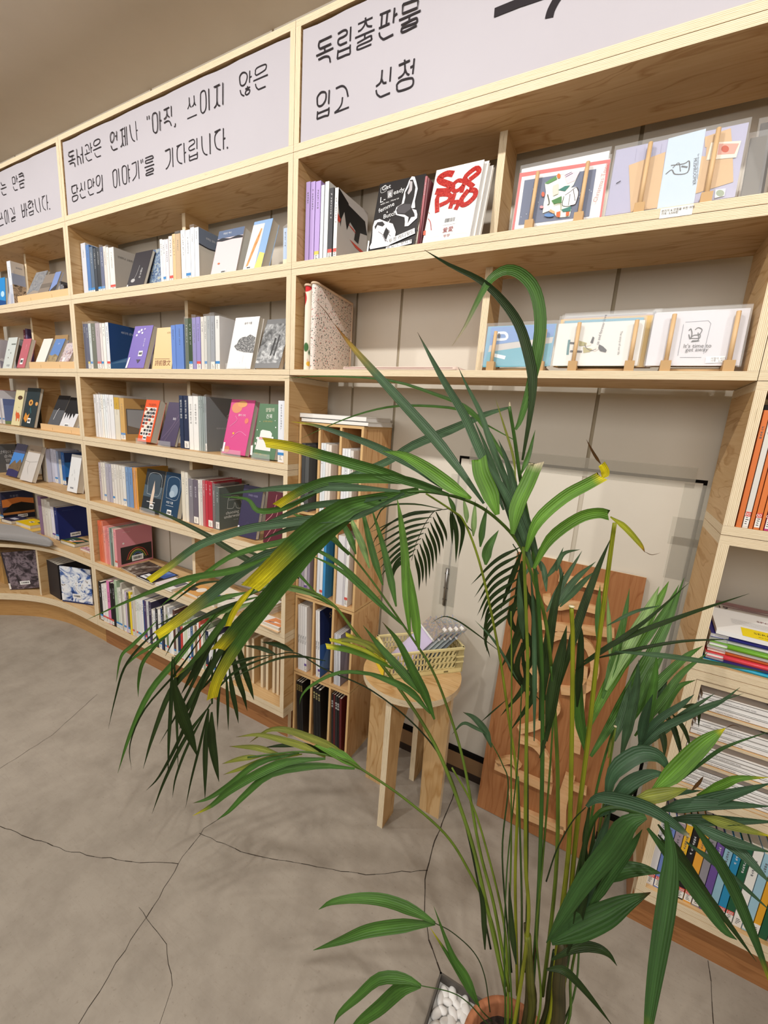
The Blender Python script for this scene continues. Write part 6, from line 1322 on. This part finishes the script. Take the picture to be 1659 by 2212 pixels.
def leafmat():
    m, n, l, b = newmat('palm_leaf')
    at_ = n.new('ShaderNodeVertexColor'); at_.layer_name = 'leafcol'
    uv = n.new('ShaderNodeUVMap').outputs[0]; sp = n.new('ShaderNodeSeparateXYZ'); l.new(uv, sp.inputs[0])
    st_ = noise_n(n, l, mapping(n, l, uv, (3, 26, 1)), 1.0, 3, .6); sp2 = noise_n(n, l, mapping(n, l, uv, (60, 14, 1)), 1, 3, .6)
    c = mixc(n, l, ramp(n, l, st_, [(.3, (.55, .55, .55, 1)), (.7, (0, 0, 0, 1))]).outputs[0], at_.outputs[0], (.02, .04, .012, 1))
    rb = n.new('ShaderNodeMath'); rb.operation = 'PINGPONG'; rb.inputs[1].default_value = .0833; l.new(sp.outputs[1], rb.inputs[0])
    c = mixc(n, l, ramp(n, l, rb.outputs[0], [(.0, (.45, .45, .45, 1)), (.02, (0, 0, 0, 1))]).outputs[0], c, (.015, .03, .01, 1))
    hs = n.new('ShaderNodeHueSaturation'); hs.inputs['Value'].default_value = 1.25; l.new(c, hs.inputs['Color'])
    c = mixc(n, l, ramp(n, l, sp2, [(.66, (0, 0, 0, 1)), (.8, (.35, .35, .35, 1))]).outputs[0], c, hs.outputs[0])
    l.new(c, b.inputs['Base Color']); b.inputs['Roughness'].default_value = .42; b.inputs['Specular IOR Level'].default_value = .35
    bump(n, l, b, rb.outputs[0], .6, .008)
    tr_ = n.new('ShaderNodeBsdfTranslucent'); l.new(c, tr_.inputs[0]); mx = n.new('ShaderNodeMixShader'); mx.inputs[0].default_value = .28
    l.new(b.outputs[0], mx.inputs[1]); l.new(tr_.outputs[0], mx.inputs[2]); l.new(mx.outputs[0], n['Material Output'].inputs[0])
    return m
LEAFM = leafmat()
LC = {'H': '3d6230', 'J': '3c5a40', 'D': '4c6a4a', 'G': '4e7a30', 'B': '669630', 'K': '2c3e1a', 'O': '8c9236', 'L': 'b2b62c', 'Y': 'e8d81c', 'N': '6a4426', 'W': 'd8c8a8', 'S': '8ca436', 'T': '5a5030', 'P': '8fb06a'}  # H and J: G and D with shade painted in; K also shades back fronds
TIPC = {'y': ('Y', .62), 'o': ('X', .62), 'n': ('N', .9), 'w': ('W', .8), 'g': ('Y', .8)}
def lin(h): return srgb(h)[:3]
def set_cols(o, cols):
    ca = o.data.color_attributes.new('leafcol', 'FLOAT_COLOR', 'POINT'); ca.data.foreach_set('color', [v for c in cols for v in (c[0], c[1], c[2], 1)])
PR = random.Random(21)
def leaf(parent, P, wid, code, name='leaflet'):
    """P: world points base..tip; code: base colour, then tip letters; c = cut end"""
    n0 = len(P); Q = spline(P, max(3, int(16 / max(1, n0 - 1)))) if n0 > 2 else [P[0].lerp(P[1], i / 8) for i in range(9)]
    n = len(Q); base = lin(LC[code[0]]); k_ = 1 + PR.uniform(-.12, .12); base = tuple(v * k_ for v in base)
    cut = 'c' in code[1:]; tips = [c for c in code[1:] if c in TIPC]
    tw = math.radians(PR.uniform(-28, 28)); tw2 = tw + math.radians(PR.uniform(-18, 18)); fold = PR.uniform(.16, .34)
    vs = []; cols = []; uvs = []; L = 0
    for i, p in enumerate(Q):
        t = i / (n - 1); tg = (Q[min(i + 1, n - 1)] - Q[max(i - 1, 0)]).normalized()
        if i: L += (p - Q[i - 1]).length
        vd = (p - EYE).normalized(); sd = tg.cross(vd).normalized(); nm = sd.cross(tg).normalized()
        if nm.dot(vd) > 0: nm = -nm
        a = tw + (tw2 - tw) * t; s2 = sd * math.cos(a) + nm * math.sin(a); n2 = nm * math.cos(a) - sd * math.sin(a)
        if cut: wv = min(1, .28 + 2.6 * t) * (1 - .12 * max(0, t - .6) / .4)
        else: wv = min(1, .22 + 2.9 * t) * (1 - max(0, (t - .38) / .62) ** 1.7)
        wv = max(wv, .03); hw = wid * .5 * wv
        c = base; c = tuple(v * (1 + .10 * math.sin(t * 9 + tw * 5)) for v in c)
        if tips:
            for tp in tips:
                kcol, st = TIPC[tp]; f = max(0, min(1, (t - st) / (1 - st) * 1.3))
                if tp == 'o':
                    yc = lin('d8a820'); oc = lin('8a5428'); c = tuple(c[j] * (1 - f) + (yc[j] * (1 - max(0, f * 2 - 1)) + oc[j] * max(0, f * 2 - 1)) * f for j in range(3))
                else: tc_ = lin(LC[kcol]); f = f ** (1.0 if tp == 'y' else 1.5); c = tuple(c[j] * (1 - f) + tc_[j] * f for j in range(3))
        for o_ in (-1, -.55, -.08, .08, .55, 1):
            ex = Vector((0, 0, 0))
            if cut and i == n - 1: ex = -tg * wid * .25 * (o_ + 1)
            vs.append(p + s2 * (hw * o_) + n2 * (hw * fold * abs(o_)) + ex); uvs.append((L * 8, o_ * .5 + .5))
            m_ = 1.35 if abs(o_) < .1 else 1; cols.append(tuple(v * m_ for v in c))
    fs = [(i * 6 + k, i * 6 + k + 1, (i + 1) * 6 + k + 1, (i + 1) * 6 + k) for i in range(n - 1) for k in range(5)]
    off = Vector((PX_, PY_, 0)); mb = MB(); mb.idx([v - off for v in vs], fs, LEAFM, True, uvs); o = mb.build(name, parent); set_cols(o, cols); return o
def stalk(parent, P, rads, code, name='rachis', seg=8):
    Q = spline(P, 6) if len(P) > 2 else P; n = len(Q); off = Vector((PX_, PY_, 0)); rr = [rads[0] + (rads[1] - rads[0]) * i / (n - 1) for i in range(n)]
    mb = MB(); mb.tube([q - off for q in Q], rr, LEAFM, seg); o = mb.build(name, parent)
    c0 = lin(LC[code[0]]); c1 = lin(LC[code[-1]]); cols = []
    for i in range(n):
        t = i / (n - 1); sp_ = .78 if (i * 7) % 5 == 0 else 1; cols += [tuple((c0[j] * (1 - t) + c1[j] * t) * sp_ for j in range(3))] * seg
    set_cols(o, cols); return o
R1, R2, R3, R4, R5 = ((560, 540), 1.4424), ((180, 1040), 1.5867), ((560, 1040), 1.7309), ((960, 940), 1.3619), ((1180, 1500), 1.7829)
C7, C8 = ((1000, 1400), 2.517), ((600, 1700), 2.552); P0 = ((0, 0), 1.0)
CR = dict(R1=R1, R2=R2, R3=R3, R4=R4, R5=R5, C7=C7, C8=C8, P0=P0)
def frond(spec, desc=None, name='frond'):
    """S = stalk, L = leaflet: crop, near depth, far depth, width in crop pixels, colours, points from base to tip"""
    root = None
    for line in spec.strip().split('\n'):
        a = line.split(); kind, crp, d0, d1, wp, code = a[0], CR[a[1]], float(a[2]), float(a[3]), float(a[4]), a[5]
        xy = [tuple(float(v) for v in q.split(',')) for q in a[6:]]; xy = [(crp[0][0] + x / crp[1], crp[0][1] + y / crp[1]) for x, y in xy]
        cum = [0]
        for p, q in zip(xy, xy[1:]): cum.append(cum[-1] + math.hypot(q[0] - p[0], q[1] - p[1]))
        P = [at(x, y, d0 + (d1 - d0) * c / max(cum[-1], 1e-6)) for (x, y), c in zip(xy, cum)]
        wid = wp / crp[1] * (d0 + d1) / 2 / FPX
        if root is None:
            root = stalk(palm, P, (wid / 2, wid / 2 * .6), code, name) if kind == 'S' else None
            if root is None:
                root = bpy.data.objects.new(name, None); COL.objects.link(root); root.parent = palm; leaf(root, P, wid, code)
            if desc: root['label'] = desc
            continue
        if kind == 'S': stalk(root, P, (wid / 2, wid / 2 * .6), code, 'rachis')
        else: leaf(root, P, wid, code)
# frond arching to the upper left, nearest to the eye
frond('''S P0 .70 .545 9 SG 1172,2150 1200,1900 1205,1700 1197,1520 1180,1350 1150,1245 1118,1170 1060,1110 1000,1078 930,1063 880,1063
L R1 .515 .62 33 Do 700,790 620,680 540,580 440,470 340,360 280,290 232,228
L R1 .62 .65 2.5 N 232,230 205,190 165,147
L R1 .51 .57 31 Dn 762,810 720,700 680,605 640,515 580,415 530,325 493,256
L R1 .53 .66 27 Dg 642,776 560,728 500,682 420,640 340,602 250,570 170,545 100,535
L R1 .54 .64 36 Gyc 590,762 450,715 350,682 200,640 100,612 10,598
L R1 .525 .57 42 B 660,775 600,738 520,680 450,640 385,627
L R1 .545 .64 30 Ggc 570,748 480,720 400,712 300,712 200,722 120,755 50,800
L R1 .55 .70 27 D 440,752 300,742 200,738 100,741 0,748 -130,765
L R1 .50 .51 52 Bc 742,825 718,755 692,695 684,642
L R1 .49 .50 48 Bwc 790,885 805,800 840,720 868,655
L R4 .49 .47 36 Bgc 240,342 275,255 350,185 420,145 470,118
L R4 .47 .465 24 Yc 466,125 472,108 460,82
L R4 .465 .46 8 N 460,85 440,55 417,12
L R4 .50 .48 34 Bc 262,392 310,305 390,245 450,228 490,236
L R4 .48 .47 17 Lo 488,240 530,270 575,320 590,345
L R4 .47 .46 2 N 588,342 610,352 636,346
L R2 .60 .72 72 Gyc 1150,30 952,75 880,105 790,160 700,240 640,300 565,372
L R2 .72 .74 20 Ygc 585,362 545,405 515,450 494,500
L R2 .62 .80 54 Ggc 1130,35 952,88 850,160 760,240 690,320 620,400 540,480 490,540 455,580
L R2 .64 .84 42 Gyc 952,95 800,230 700,340 620,440 550,530 490,620 455,690 440,750
L R2 .66 .86 44 Dyc 900,120 700,230 600,270 500,340 400,420 310,490 248,532
L R2 .60 .80 32 Dgc 1100,40 940,120 780,132 650,150 560,165 460,195 380,230 300,290 222,343
L R2 .66 .84 26 G 952,115 800,170 700,205 600,228 500,262 400,330 300,400 262,430
L R2 .66 .9 22 G 640,255 560,290 480,312 360,332 250,370 130,420 10,475
L R2 .74 .88 24 Gg 620,330 480,480 420,560 360,630 310,675
L R1 .60 .80 22 D 400,770 280,785 150,800 60,835 -30,870
L R1 .62 .85 22 D 380,780 200,840 90,870 0,905
L R2 .66 .84 20 G 800,40 690,90 600,100 560,60 470,52''', 'nearest frond, arching over to the left with yellow cut tips')
# centre frond rising straight up to two arching leaflets
frond('''S P0 .68 .50 10 GG 1150,2140 1165,1900 1172,1600 1168,1380 1150,1180 1125,1040 1112,950 1100,878
L R1 .52 .50 31 K 820,655 846,500 852,400 835,310 808,230 760,160 690,95 590,45 515,0
L R1 .52 .50 37 Gw 798,560 815,525 845,420 866,320 876,220 860,130 820,78 770,62 720,92 680,160 640,240 600,300
L R1 .60 .88 27 D 775,492 700,515 600,560 480,610 400,660 300,700 200,745 100,790 0,830
L R1 .53 .72 8 G 800,595 700,540 630,498 500,485 400,490 300,515 200,555 125,590
L R1 .53 .74 13 G 805,750 790,690 740,610 690,535 640,487 550,450 400,405 200,393 60,402
L R1 .52 .55 22 D 850,940 800,800 760,700 720,600 690,510 650,430 620,365
L R1 .50 .52 8 O 800,720 790,640 760,540 735,460
L R1 .50 .52 30 D 850,990 820,880 765,760 720,680 700,630
L R1 .50 .52 28 D 880,1000 840,860 800,750 770,650 745,590
L R1 .51 .54 22 D 870,1010 810,900 770,790 735,690 700,600 665,520
L R1 .50 .51 6 W 784,492 780,480 781,472
L R1 .51 .53 16 G 815,700 840,640 860,560''', 'central frond ending in two tall arching leaflets')
# left middle frond with bright upright leaflets
frond('''S P0 .70 .88 7 SG 1100,2140 1068,1960 1035,1830 1000,1640 960,1510 930,1440 905,1400 850,1320 800,1250 750,1190 700,1155
L R3 .86 .90 26 G 362,272 345,220 318,165 290,120
L R3 .86 .90 26 P 412,325 385,240 355,170 330,105
L R3 .84 .88 26 G 462,388 430,290 400,170 375,55
L R3 .82 .86 27 G 512,468 490,360 460,230 415,85
L R3 .80 .84 34 B 563,570 552,430 545,280 530,150 515,60
L R3 .79 .81 34 B 597,630 585,520 570,400 555,290
L R3 .81 .9 20 G 545,545 420,430 300,330 180,270
L R3 .81 .92 18 G 520,520 400,400 290,300 180,240 150,235
L R3 .88 .92 28 G 335,275 250,190 170,140 120,120
L R3 .79 .81 36 Gn 655,890 620,800 570,700 520,600 460,525
L R3 .79 .82 36 G 602,792 540,720 460,630 388,538
L R3 .79 .83 28 G 640,868 560,780 450,730 360,705''', 'left frond with bright upright leaflets before the organiser')
# long frond drooping over the middle bookcase
frond('''S P0 .70 1.04 8 SG 1090,2130 1050,1950 1010,1790 940,1610 850,1470 770,1370 716,1303 650,1270 590,1268 530,1290 480,1340 460,1430 458,1520
S R2 .88 1.0 4 K 440,470 330,600 300,660
L R2 .96 .99 14 G 860,430 780,385 700,362 640,378
L R2 .96 1.0 16 P 820,400 700,365 590,350 540,345
L R2 .96 1.0 13 G 800,385 720,300 650,240 560,235
L R2 .96 1.02 20 K 740,332 590,280 500,232 420,182 300,122 205,86
L R2 .98 1.0 8 K 300,470 200,560 140,640 110,740 85,850
L R2 .98 1.0 22 G 460,440 330,600 230,720 160,870 118,1000
L R2 .98 1.0 22 K 480,470 380,620 300,720 240,870 205,985
L R2 .98 1.0 14 K 305,600 302,750 294,880 290,1010
L R2 .98 1.0 13 K 310,600 318,720 322,860 325,990
L R2 .96 .99 38 K 308,680 335,790 365,870 392,945
L R2 .98 1.0 14 K 440,600 380,760 320,900 260,1010 215,1060
L R2 .98 1.0 13 K 440,760 350,880 280,1020 235,1140
L R2 .98 1.0 9 K 430,770 400,900 370,1020 350,1120
L R2 .98 1.0 9 K 435,760 360,900 318,1010 305,1085
L R2 .98 1.0 18 K 430,780 420,900 418,1000 417,1090
L R2 .98 1.0 27 K 440,790 440,880 452,960 465,1030
L R2 .98 1.0 21 K 520,520 545,620 570,700 585,750
L R2 .98 1.0 20 K 500,540 528,670 548,730 562,787
L R2 .98 1.0 17 K 500,640 512,720 524,780 532,830
L R2 .98 1.0 10 K 490,660 495,760 497,855
L R2 .98 1.0 10 K 470,660 462,760 460,855
L R2 .96 1.0 28 K 500,460 440,540 380,650 335,730
L R2 .97 1.0 26 K 540,470 460,600 390,720 345,800 330,850
L R2 .98 1.0 13 G 250,480 170,560 130,600 112,690
L R2 .98 1.0 12 G 290,520 210,610 190,680 188,740
L R2 .98 1.0 14 G 350,450 270,540 180,600 140,640
L R2 .97 1.0 10 K 520,400 400,420 300,470 240,500
L R2 .97 1.0 16 P 640,400 500,440 400,470 260,520
L R2 .97 1.0 14 K 560,400 440,450 330,520 280,600
L R2 .97 1.0 12 G 620,390 520,420 430,480 350,560 300,640
L R2 .97 1.0 16 K 560,440 500,560 450,660 380,740
L R2 .97 1.0 11 K 470,500 400,640 330,780 260,900
L R2 .97 1.0 8 K 440,480 330,640 210,780 160,900 165,990
L R2 .96 1.0 22 G 560,380 480,400 380,440 290,500 220,560
L R2 .96 1.0 15 K 700,340 640,300 590,250 540,240
L R2 .97 1.0 9 K 490,340 400,350 350,380 300,420''', 'long drooping frond hanging before the middle bookcase')
# thin dark frond behind, sideways above the organiser's foot
frond('''S P0 .75 .98 4 KK 1060,2050 1010,1800 965,1660 900,1570 800,1490 700,1445 640,1411 590,1415 520,1425 460,1457
L R2 .96 1.0 20 K 720,582 670,560 610,550
L R2 .96 1.0 15 K 660,592 610,572 548,562
L R2 .96 1.0 10 K 640,600 540,640 470,700 430,760
L R2 .96 1.0 10 K 600,600 530,620 450,640
L R2 .93 .97 10 K 830,615 740,600 660,610 560,650 500,680
L R3 .84 .88 15 G 540,760 420,722 300,715 200,760 160,800 150,835
L R3 .82 .85 22 Bgc 500,700 420,660 340,632 245,615
L R3 .82 .84 16 Ogc 470,665 400,612 330,592 285,598
L R3 .82 .84 16 Ogc 470,660 430,615 380,595 320,570
L R3 .82 .84 15 Lgc 480,680 400,635 300,600 260,592''', 'thin dark frond with a few clipped yellow leaflets')
# low yellow-green frond reaching over the floor
frond('''S P0 .72 .78 6 SG 1092,2150 1062,1990 1012,1880 960,1800 870,1722 780,1661 745,1642 697,1629 646,1624 600,1628 535,1636
L R2 .77 .79 24 Ot 940,980 860,915 770,875 690,850 630,854 570,895
L R2 .77 .79 22 On 830,945 760,910 680,885 600,868 522,876
L R2 .78 .80 16 K 850,940 760,905 680,905 620,912
L R2 .78 .80 19 On 670,932 590,912 500,908
L R2 .78 .80 17 On 610,942 540,950 475,968
L R2 .78 .80 18 On 750,935 640,950 540,985 480,1005
L R2 .78 .80 21 Gn 740,930 600,965 500,1040 430,1085 375,1103
L R2 .76 .78 30 Gg 830,950 700,960 600,1000 500,1060 440,1110 375,1146
L R2 .76 .78 27 G 930,985 800,976 650,1000 560,1070 500,1130 458,1160
L R2 .765 .775 34 B 952,986 880,940 820,910 790,905'''.replace(' Ot ', ' On '), 'low yellow-green frond reaching over the concrete floor')
# speckled yellow stalk frond in front of the hatch
frond('''S P0 .70 .66 7 LS 1118,2150 1113,1900 1118,1700 1100,1560 1078,1410 1040,1230 1004,1130 975,1102 920,1066
L R3 .67 .69 20 G 735,118 722,85 703,50
L R3 .67 .69 21 P 776,155 772,110 763,62
L R3 .67 .69 22 P 800,205 803,140 808,70
L R3 .67 .69 25 G 826,245 835,170 852,92
L R3 .67 .68 36 G 846,312 855,250 895,182
L R3 .68 .70 18 K 720,110 738,200 735,305
L R3 .68 .70 20 K 735,115 762,180 745,290
L R3 .68 .70 13 K 715,112 720,170 722,240''', 'slim frond with a speckled yellow stalk in front of the hatch')
# frond close to the wall above the stool, shade painted into its green
spec = 'S R3 .80 1.04 3.5 KK 800,190 720,110 690,105 655,112 625,150 600,200 582,245 570,295\n'
for i in range(9):
    x0, y0 = 655 - 10 * i, 113 + 20 * i
    spec += 'L R3 .99 1.05 %d K %d,%d %d,%d %d,%d\n' % (10 + i // 2, x0, y0, x0 - 100 + 4 * i, y0 + 15 + 5 * i, 415 + 6 * i + (i > 6) * 30, 190 + 28 * i)
    spec += 'L R3 .99 1.04 %d K %d,%d %d,%d %d,%d\n' % (13, x0 + 5, y0, x0 + 38 - 2 * i, y0 + 70, 702 - 13 * i, 225 + 28 * i - (i > 6) * 40)
spec += 'L R3 .98 1.05 7 K 690,105 580,85 470,95 430,160 400,190\nL R3 .98 1.05 8 K 680,108 560,120 460,180 415,250\n'
frond(spec, 'dark frond close to the wall above the stool')
# frond right of the crate, also coloured dark to carry its shade
spec = 'S P0 .74 .82 4 KK 1135,2100 1140,1800 1138,1550 1128,1350 1122,1210 1108,1175\n'
for i in range(9):
    y = 330 + 22 * i; spec += 'L R4 .78 .84 %d K %d,%d %d,%d %d,%d\n' % (11, 222, y, 150 - 3 * i, y + 40 + 5 * i, 78 + 6 * i + 4 * (i % 3), 440 + 27 * i + 10 * (i % 2))
for i in range(12):
    y = 340 + 30 * i; spec += 'L R4 .76 .82 %d K %d,%d %d,%d %d,%d\n' % (15 + (i % 3) * 3, 228, y, 195 + (i % 4) * 22, y + 90, 165 + (i % 5) * 30, y + 175 + 12 * (i % 3))
for x0, y0, x1, y1, x2, y2, w_ in ((232, 420, 280, 340, 310, 300, 14), (300, 520, 350, 430, 405, 340, 20), (310, 530, 380, 430, 445, 372, 20), (340, 505, 400, 440, 440, 402, 18), (330, 400, 350, 350, 400, 336, 14), (300, 460, 290, 390, 262, 352, 16), (300, 420, 330, 380, 350, 330, 14), (215, 720, 150, 610, 90, 545, 8), (330, 500, 345, 420, 330, 360, 12)):
    spec += 'L R4 .70 .74 %d D %d,%d %d,%d %d,%d\n' % (w_, x0, y0, x1, y1, x2, y2)
spec += 'L R3 .84 .86 6 K 905,640 800,560 740,520 690,505 640,530\n'
frond(spec, 'dark dense frond between the crate and the leaning board')
# upright dark leaflets between the canes
frond('''L R4 .60 .60 25 K 340,735 390,560 440,420 490,302
L R4 .62 .62 28 K 280,840 300,660 325,500 352,400
L R4 .60 .60 24 K 296,780 280,640 270,520 255,450
L R4 .62 .62 22 K 390,800 398,700 402,600 402,560
L R4 .60 .60 36 K 300,900 320,760 345,640 360,560
L R4 .62 .62 20 D 232,600 222,500 218,400
L R4 .58 .58 14 D 264,900 266,700 262,520 252,380
L R4 .64 .64 30 G 420,945 400,840 395,720 402,620
L R4 .60 .60 12 K 280,950 300,880 330,780 345,640
L C7 .62 .62 30 K 120,1640 110,1400 75,1250
L C7 .64 .64 34 K 290,1720 265,1500 250,1270
L C7 .60 .60 24 K 690,1250 660,1050 684,870
L C7 .58 .58 26 K 600,1500 640,1200 680,900 690,860''', 'upright dark leaflets between the canes')
# right fronds before the right hand bookcase
frond('''S P0 .70 .78 6 GG 1220,2120 1255,1900 1290,1700 1330,1560 1370,1450 1420,1380
L R4 .72 .80 36 G 430,945 520,800 600,660 660,540 705,420
L R4 .74 .80 34 B 415,880 470,760 550,620 600,540 640,470 660,430
L R4 .74 .80 26 G 465,775 500,660 530,540 545,450
L R4 .74 .80 34 P 475,750 540,620 600,515 632,445
L R4 .76 .80 20 G 520,700 600,590 660,500 690,440
L R4 .62 .58 13 K 385,692 500,612 600,540 722,432
L R4 .62 .56 16 K 400,672 520,602 700,532 897,466
L R4 .62 .57 11 K 430,660 560,630 700,606 860,600
L R4 .60 .54 16 D 500,636 650,650 800,672 970,702
L R4 .70 .72 22 G 560,885 640,780 700,700 775,640
L R4 .70 .70 28 D 520,945 545,840 566,740 572,660
L R4 .70 .70 26 G 585,930 600,820 618,720 625,640
L R4 .66 .62 15 D 595,905 690,835 800,792 870,742
L R4 .66 .64 17 D 590,912 700,822 795,760
L R4 .66 .62 16 D 560,940 660,860 760,800 880,760
L R4 .70 .72 13 K 650,830 682,880 700,938
L R4 .70 .72 13 K 670,820 705,865 728,930
L R4 .70 .72 14 K 690,800 745,800 748,860
L R4 .72 .74 24 G 560,820 610,700 650,640
L R4 .72 .74 26 G 540,860 600,760 700,660 760,620
L R4 .72 .74 26 D 500,900 530,800 550,720
L R4 .70 .72 20 G 620,900 650,800 690,740 740,720
L R4 .72 .74 22 D 640,860 640,760 660,690
L R4 .70 .68 10 D 480,560 560,520 640,500
L R4 .74 .76 18 G 455,640 452,520 458,440
L R4 .74 .76 14 P 487,660 484,560 480,470
L R4 .74 .76 12 O 482,950 494,900 500,858''', 'right fronds fanning out before the magazine shelves')
# big leaflets low on the right, close to the eye, dimness painted into their greens
frond('''S P0 .68 .56 12 KG 1200,2140 1215,2040 1240,1930 1265,1820 1290,1760 1330,1745 1390,1760
S R5 .62 .58 6 KK 0,720 40,600 100,490 152,435
L R5 .57 .52 52 Jw 155,432 200,398 290,405 400,440 480,490 530,530 556,552
L R5 .53 .60 74 H 385,472 320,500 250,600 150,720 60,860 0,957
L R5 .52 .47 66 Hg 462,488 482,620 468,780 442,950 415,1120 392,1290 380,1400
L R5 .53 .47 52 Hg 568,500 640,600 720,740 780,880 830,1010 900,1220
L R5 .58 .56 58 J 230,410 260,300 350,232 420,232 455,265 466,300
L R5 .58 .56 48 J 240,420 320,345 400,308 466,306
L R5 .56 .54 62 Bg 410,372 480,312 580,212 640,162 690,130
L R5 .54 .53 3 N 690,130 720,118 752,130
L R5 .56 .54 48 O 340,405 450,385 545,362
L R5 .54 .53 12 N 560,370 590,340 606,314
L R5 .56 .54 13 H 500,345 640,232 720,190 870,140
L R5 .56 .50 46 J 480,450 650,402 870,340
L R5 .56 .50 48 J 440,445 600,425 870,432
L R5 .56 .50 42 J 480,480 650,488 900,492
L R5 .56 .52 32 Bg 580,390 680,345 740,322 860,320
L R5 .54 .50 52 H 390,515 500,655 600,790 680,900 735,946
L R5 .54 .50 28 K 430,540 560,700 700,880 810,1030
L R5 .54 .50 42 J 560,500 700,560 870,610
L R5 .54 .49 48 J 620,520 740,600 870,735
L R5 .54 .50 26 J 540,570 700,690 870,840
L R5 .60 .58 52 H 215,728 290,682 370,675 447,690
L R5 .60 .56 86 Hn 20,955 120,905 230,852 310,805 402,763
L R5 .62 .60 32 K 20,1022 120,975 190,975 240,1000 273,1046
L R5 .62 .60 30 K 0,1060 60,1062 110,1100 180,1180 258,1280
L R5 .54 .50 38 Og 600,470 720,505 870,548
L R5 .60 .58 40 J 200,470 260,420 330,360 380,330
L R5 .60 .57 50 J 120,900 170,700 210,560 250,440
L R5 .62 .58 40 K 90,950 150,780 230,640 300,540
L R5 .60 .57 40 H 140,860 230,720 320,600 370,520
L R5 .60 .58 30 K 80,1000 130,850 170,640 190,480
L R5 .56 .52 30 K 430,500 520,620 640,800 760,950
L R5 .62 .60 26 K 420,95 450,170 455,245
L R5 .62 .60 26 K 470,80 500,150 518,240
L R5 .60 .58 28 J 350,225 430,140 560,80 680,30
L R5 .60 .58 26 J 345,215 420,110 520,40 570,0
L R5 .60 .58 34 J 360,200 380,90 410,0
L R5 .58 .56 26 J 330,400 480,380 600,370''', 'big dark leaflets spreading low on the right')
# small low sprigs on the left of the pot
frond('''S C8 .66 .70 7 KK 1170,1240 1140,1040 1080,910 960,800 865,750
L C8 .70 .74 62 G 868,752 760,690 600,630 450,615 300,635 225,676
L C8 .70 .74 66 G 868,752 700,760 500,790 350,845 195,900''', 'small two-leaf sprig over the floor, upper left of the pot')
frond('''S C8 .68 .68 7 KG 1180,1290 1130,1240 1105,1205
L C8 .68 .70 42 G 1110,1210 1040,1050 960,920 860,658
L C8 .68 .70 32 Gg 1100,1200 1040,1090 960,960 838,772''', 'small forked sprig right beside the pot rim')
frond('''S C8 .66 .68 7 KG 1200,1330 1150,1300 1050,1190 950,1130 788,1095
L C8 .68 .72 56 G 790,1096 700,1060 560,1060 440,1160 340,1250 308,1310
L C8 .68 .72 72 G 790,1098 680,1120 560,1220 440,1310 380,1380''', 'lowest two-leaf sprig at the bottom picture edge')
frond('''S P0 .70 .78 4 KG 1105,2100 1085,1850 1098,1700 1085,1650 1062,1605
L C7 .78 .80 38 Dn 155,540 120,450 60,380 0,348
L C7 .78 .80 20 Dn 130,470 60,430 0,410 -60,470
L C7 .78 .80 8 K 100,400 180,330 250,270''', 'sprig with brown-spotted leaves before the stool')
# canes
for pts, d0, d1, wp, code, nm in (
    ([(372, 1990), (365, 1800), (352, 1560)], .69, .64, 56, 'TO', 'cane'), ([(350, 1570), (342, 1200), (340, 900), (345, 500), (352, 100), (345, -150), (330, -550)], .64, .50, 21, 'LS', 'stem'),
    ([(470, 2020), (500, 1750), (535, 1450), (565, 1200), (580, 1000), (590, 600), (597, 0), (590, -220)], .68, .54, 28, 'LL', 'stem'), ([(515, 2030), (560, 1650), (612, 1050), (680, 500), (735, 0), (800, -500), (825, -680)], .68, .52, 27, 'LL', 'stem'),
    ([(245, 2000), (240, 1700), (215, 1450), (130, 1100), (50, 850), (-60, 650)], .70, .74, 17, 'SS', 'stem'), ([(420, 1960), (400, 1560), (430, 1200), (470, 700), (490, 350), (480, 100)], .67, .60, 13, 'SG', 'stem'),
    ([(265, 1990), (250, 1600), (262, 1100), (262, 600), (265, 200), (262, -200)], .69, .60, 11, 'GS', 'stem'), ([(300, 1990), (320, 1500), (310, 1000), (300, 700)], .69, .62, 14, 'TG', 'stem'),
    ([(505, 2040), (520, 1800), (545, 1600)], .68, .65, 90, 'TT', 'cane'), ([(570, 2040), (585, 1800), (620, 1600), (680, 1300), (740, 1000), (830, 430)], .67, .66, 16, 'GS', 'stem'), ([(600, 1900), (640, 1500), (700, 1250), (780, 900), (870, 560)], .68, .66, 12, 'GP', 'stem'),
    ([(345, 1960), (350, 1700), (340, 1500)], .69, .66, 30, 'TT', 'cane'), ([(560, 1700), (600, 1400), (700, 1150)], .66, .62, 26, 'KG', 'stem'), ([(230, 1990), (225, 1650), (240, 1200), (300, 600), (320, 200)], .69, .62, 9, 'GG', 'stem'),
    ([(450, 2000), (470, 1850), (500, 1650)], .69, .66, 40, 'TK', 'cane'), ([(395, 1960), (380, 1760), (400, 1600)], .68, .66, 10, 'KN', 'stem')):
    P = [(1000 + x / 2.517, 1400 + y / 2.517) for x, y in pts]; cum = [0]
    for p, q in zip(P, P[1:]): cum.append(cum[-1] + math.hypot(q[0] - p[0], q[1] - p[1]))
    W_ = [at(x, y, d0 + (d1 - d0) * c / cum[-1]) for (x, y), c in zip(P, cum)]
    base = Vector((PX_ + (W_[0].x - PX_) * .6, PY_ + (W_[0].y - PY_) * .6, .15)); r0 = wp / 2.517 * d0 / FPX / 2
    o = stalk(palm, [base] + W_, (r0, r0 * .62), code, nm, 10)
for x, y, d, r_ in ((1234.5, 1311, .54, .0036), (1327.7, 1219 - 88, .52, .0), (1329, 1570, .66, .0022)):
    if r_: mb = MB(); p = at(x, y, d) - Vector((PX_, PY_, 0)); mb.tube([p, p + Vector((0, 0, .0015))], r_, flat('e6dcb8'), 8); mb.build('cut_end', palm)
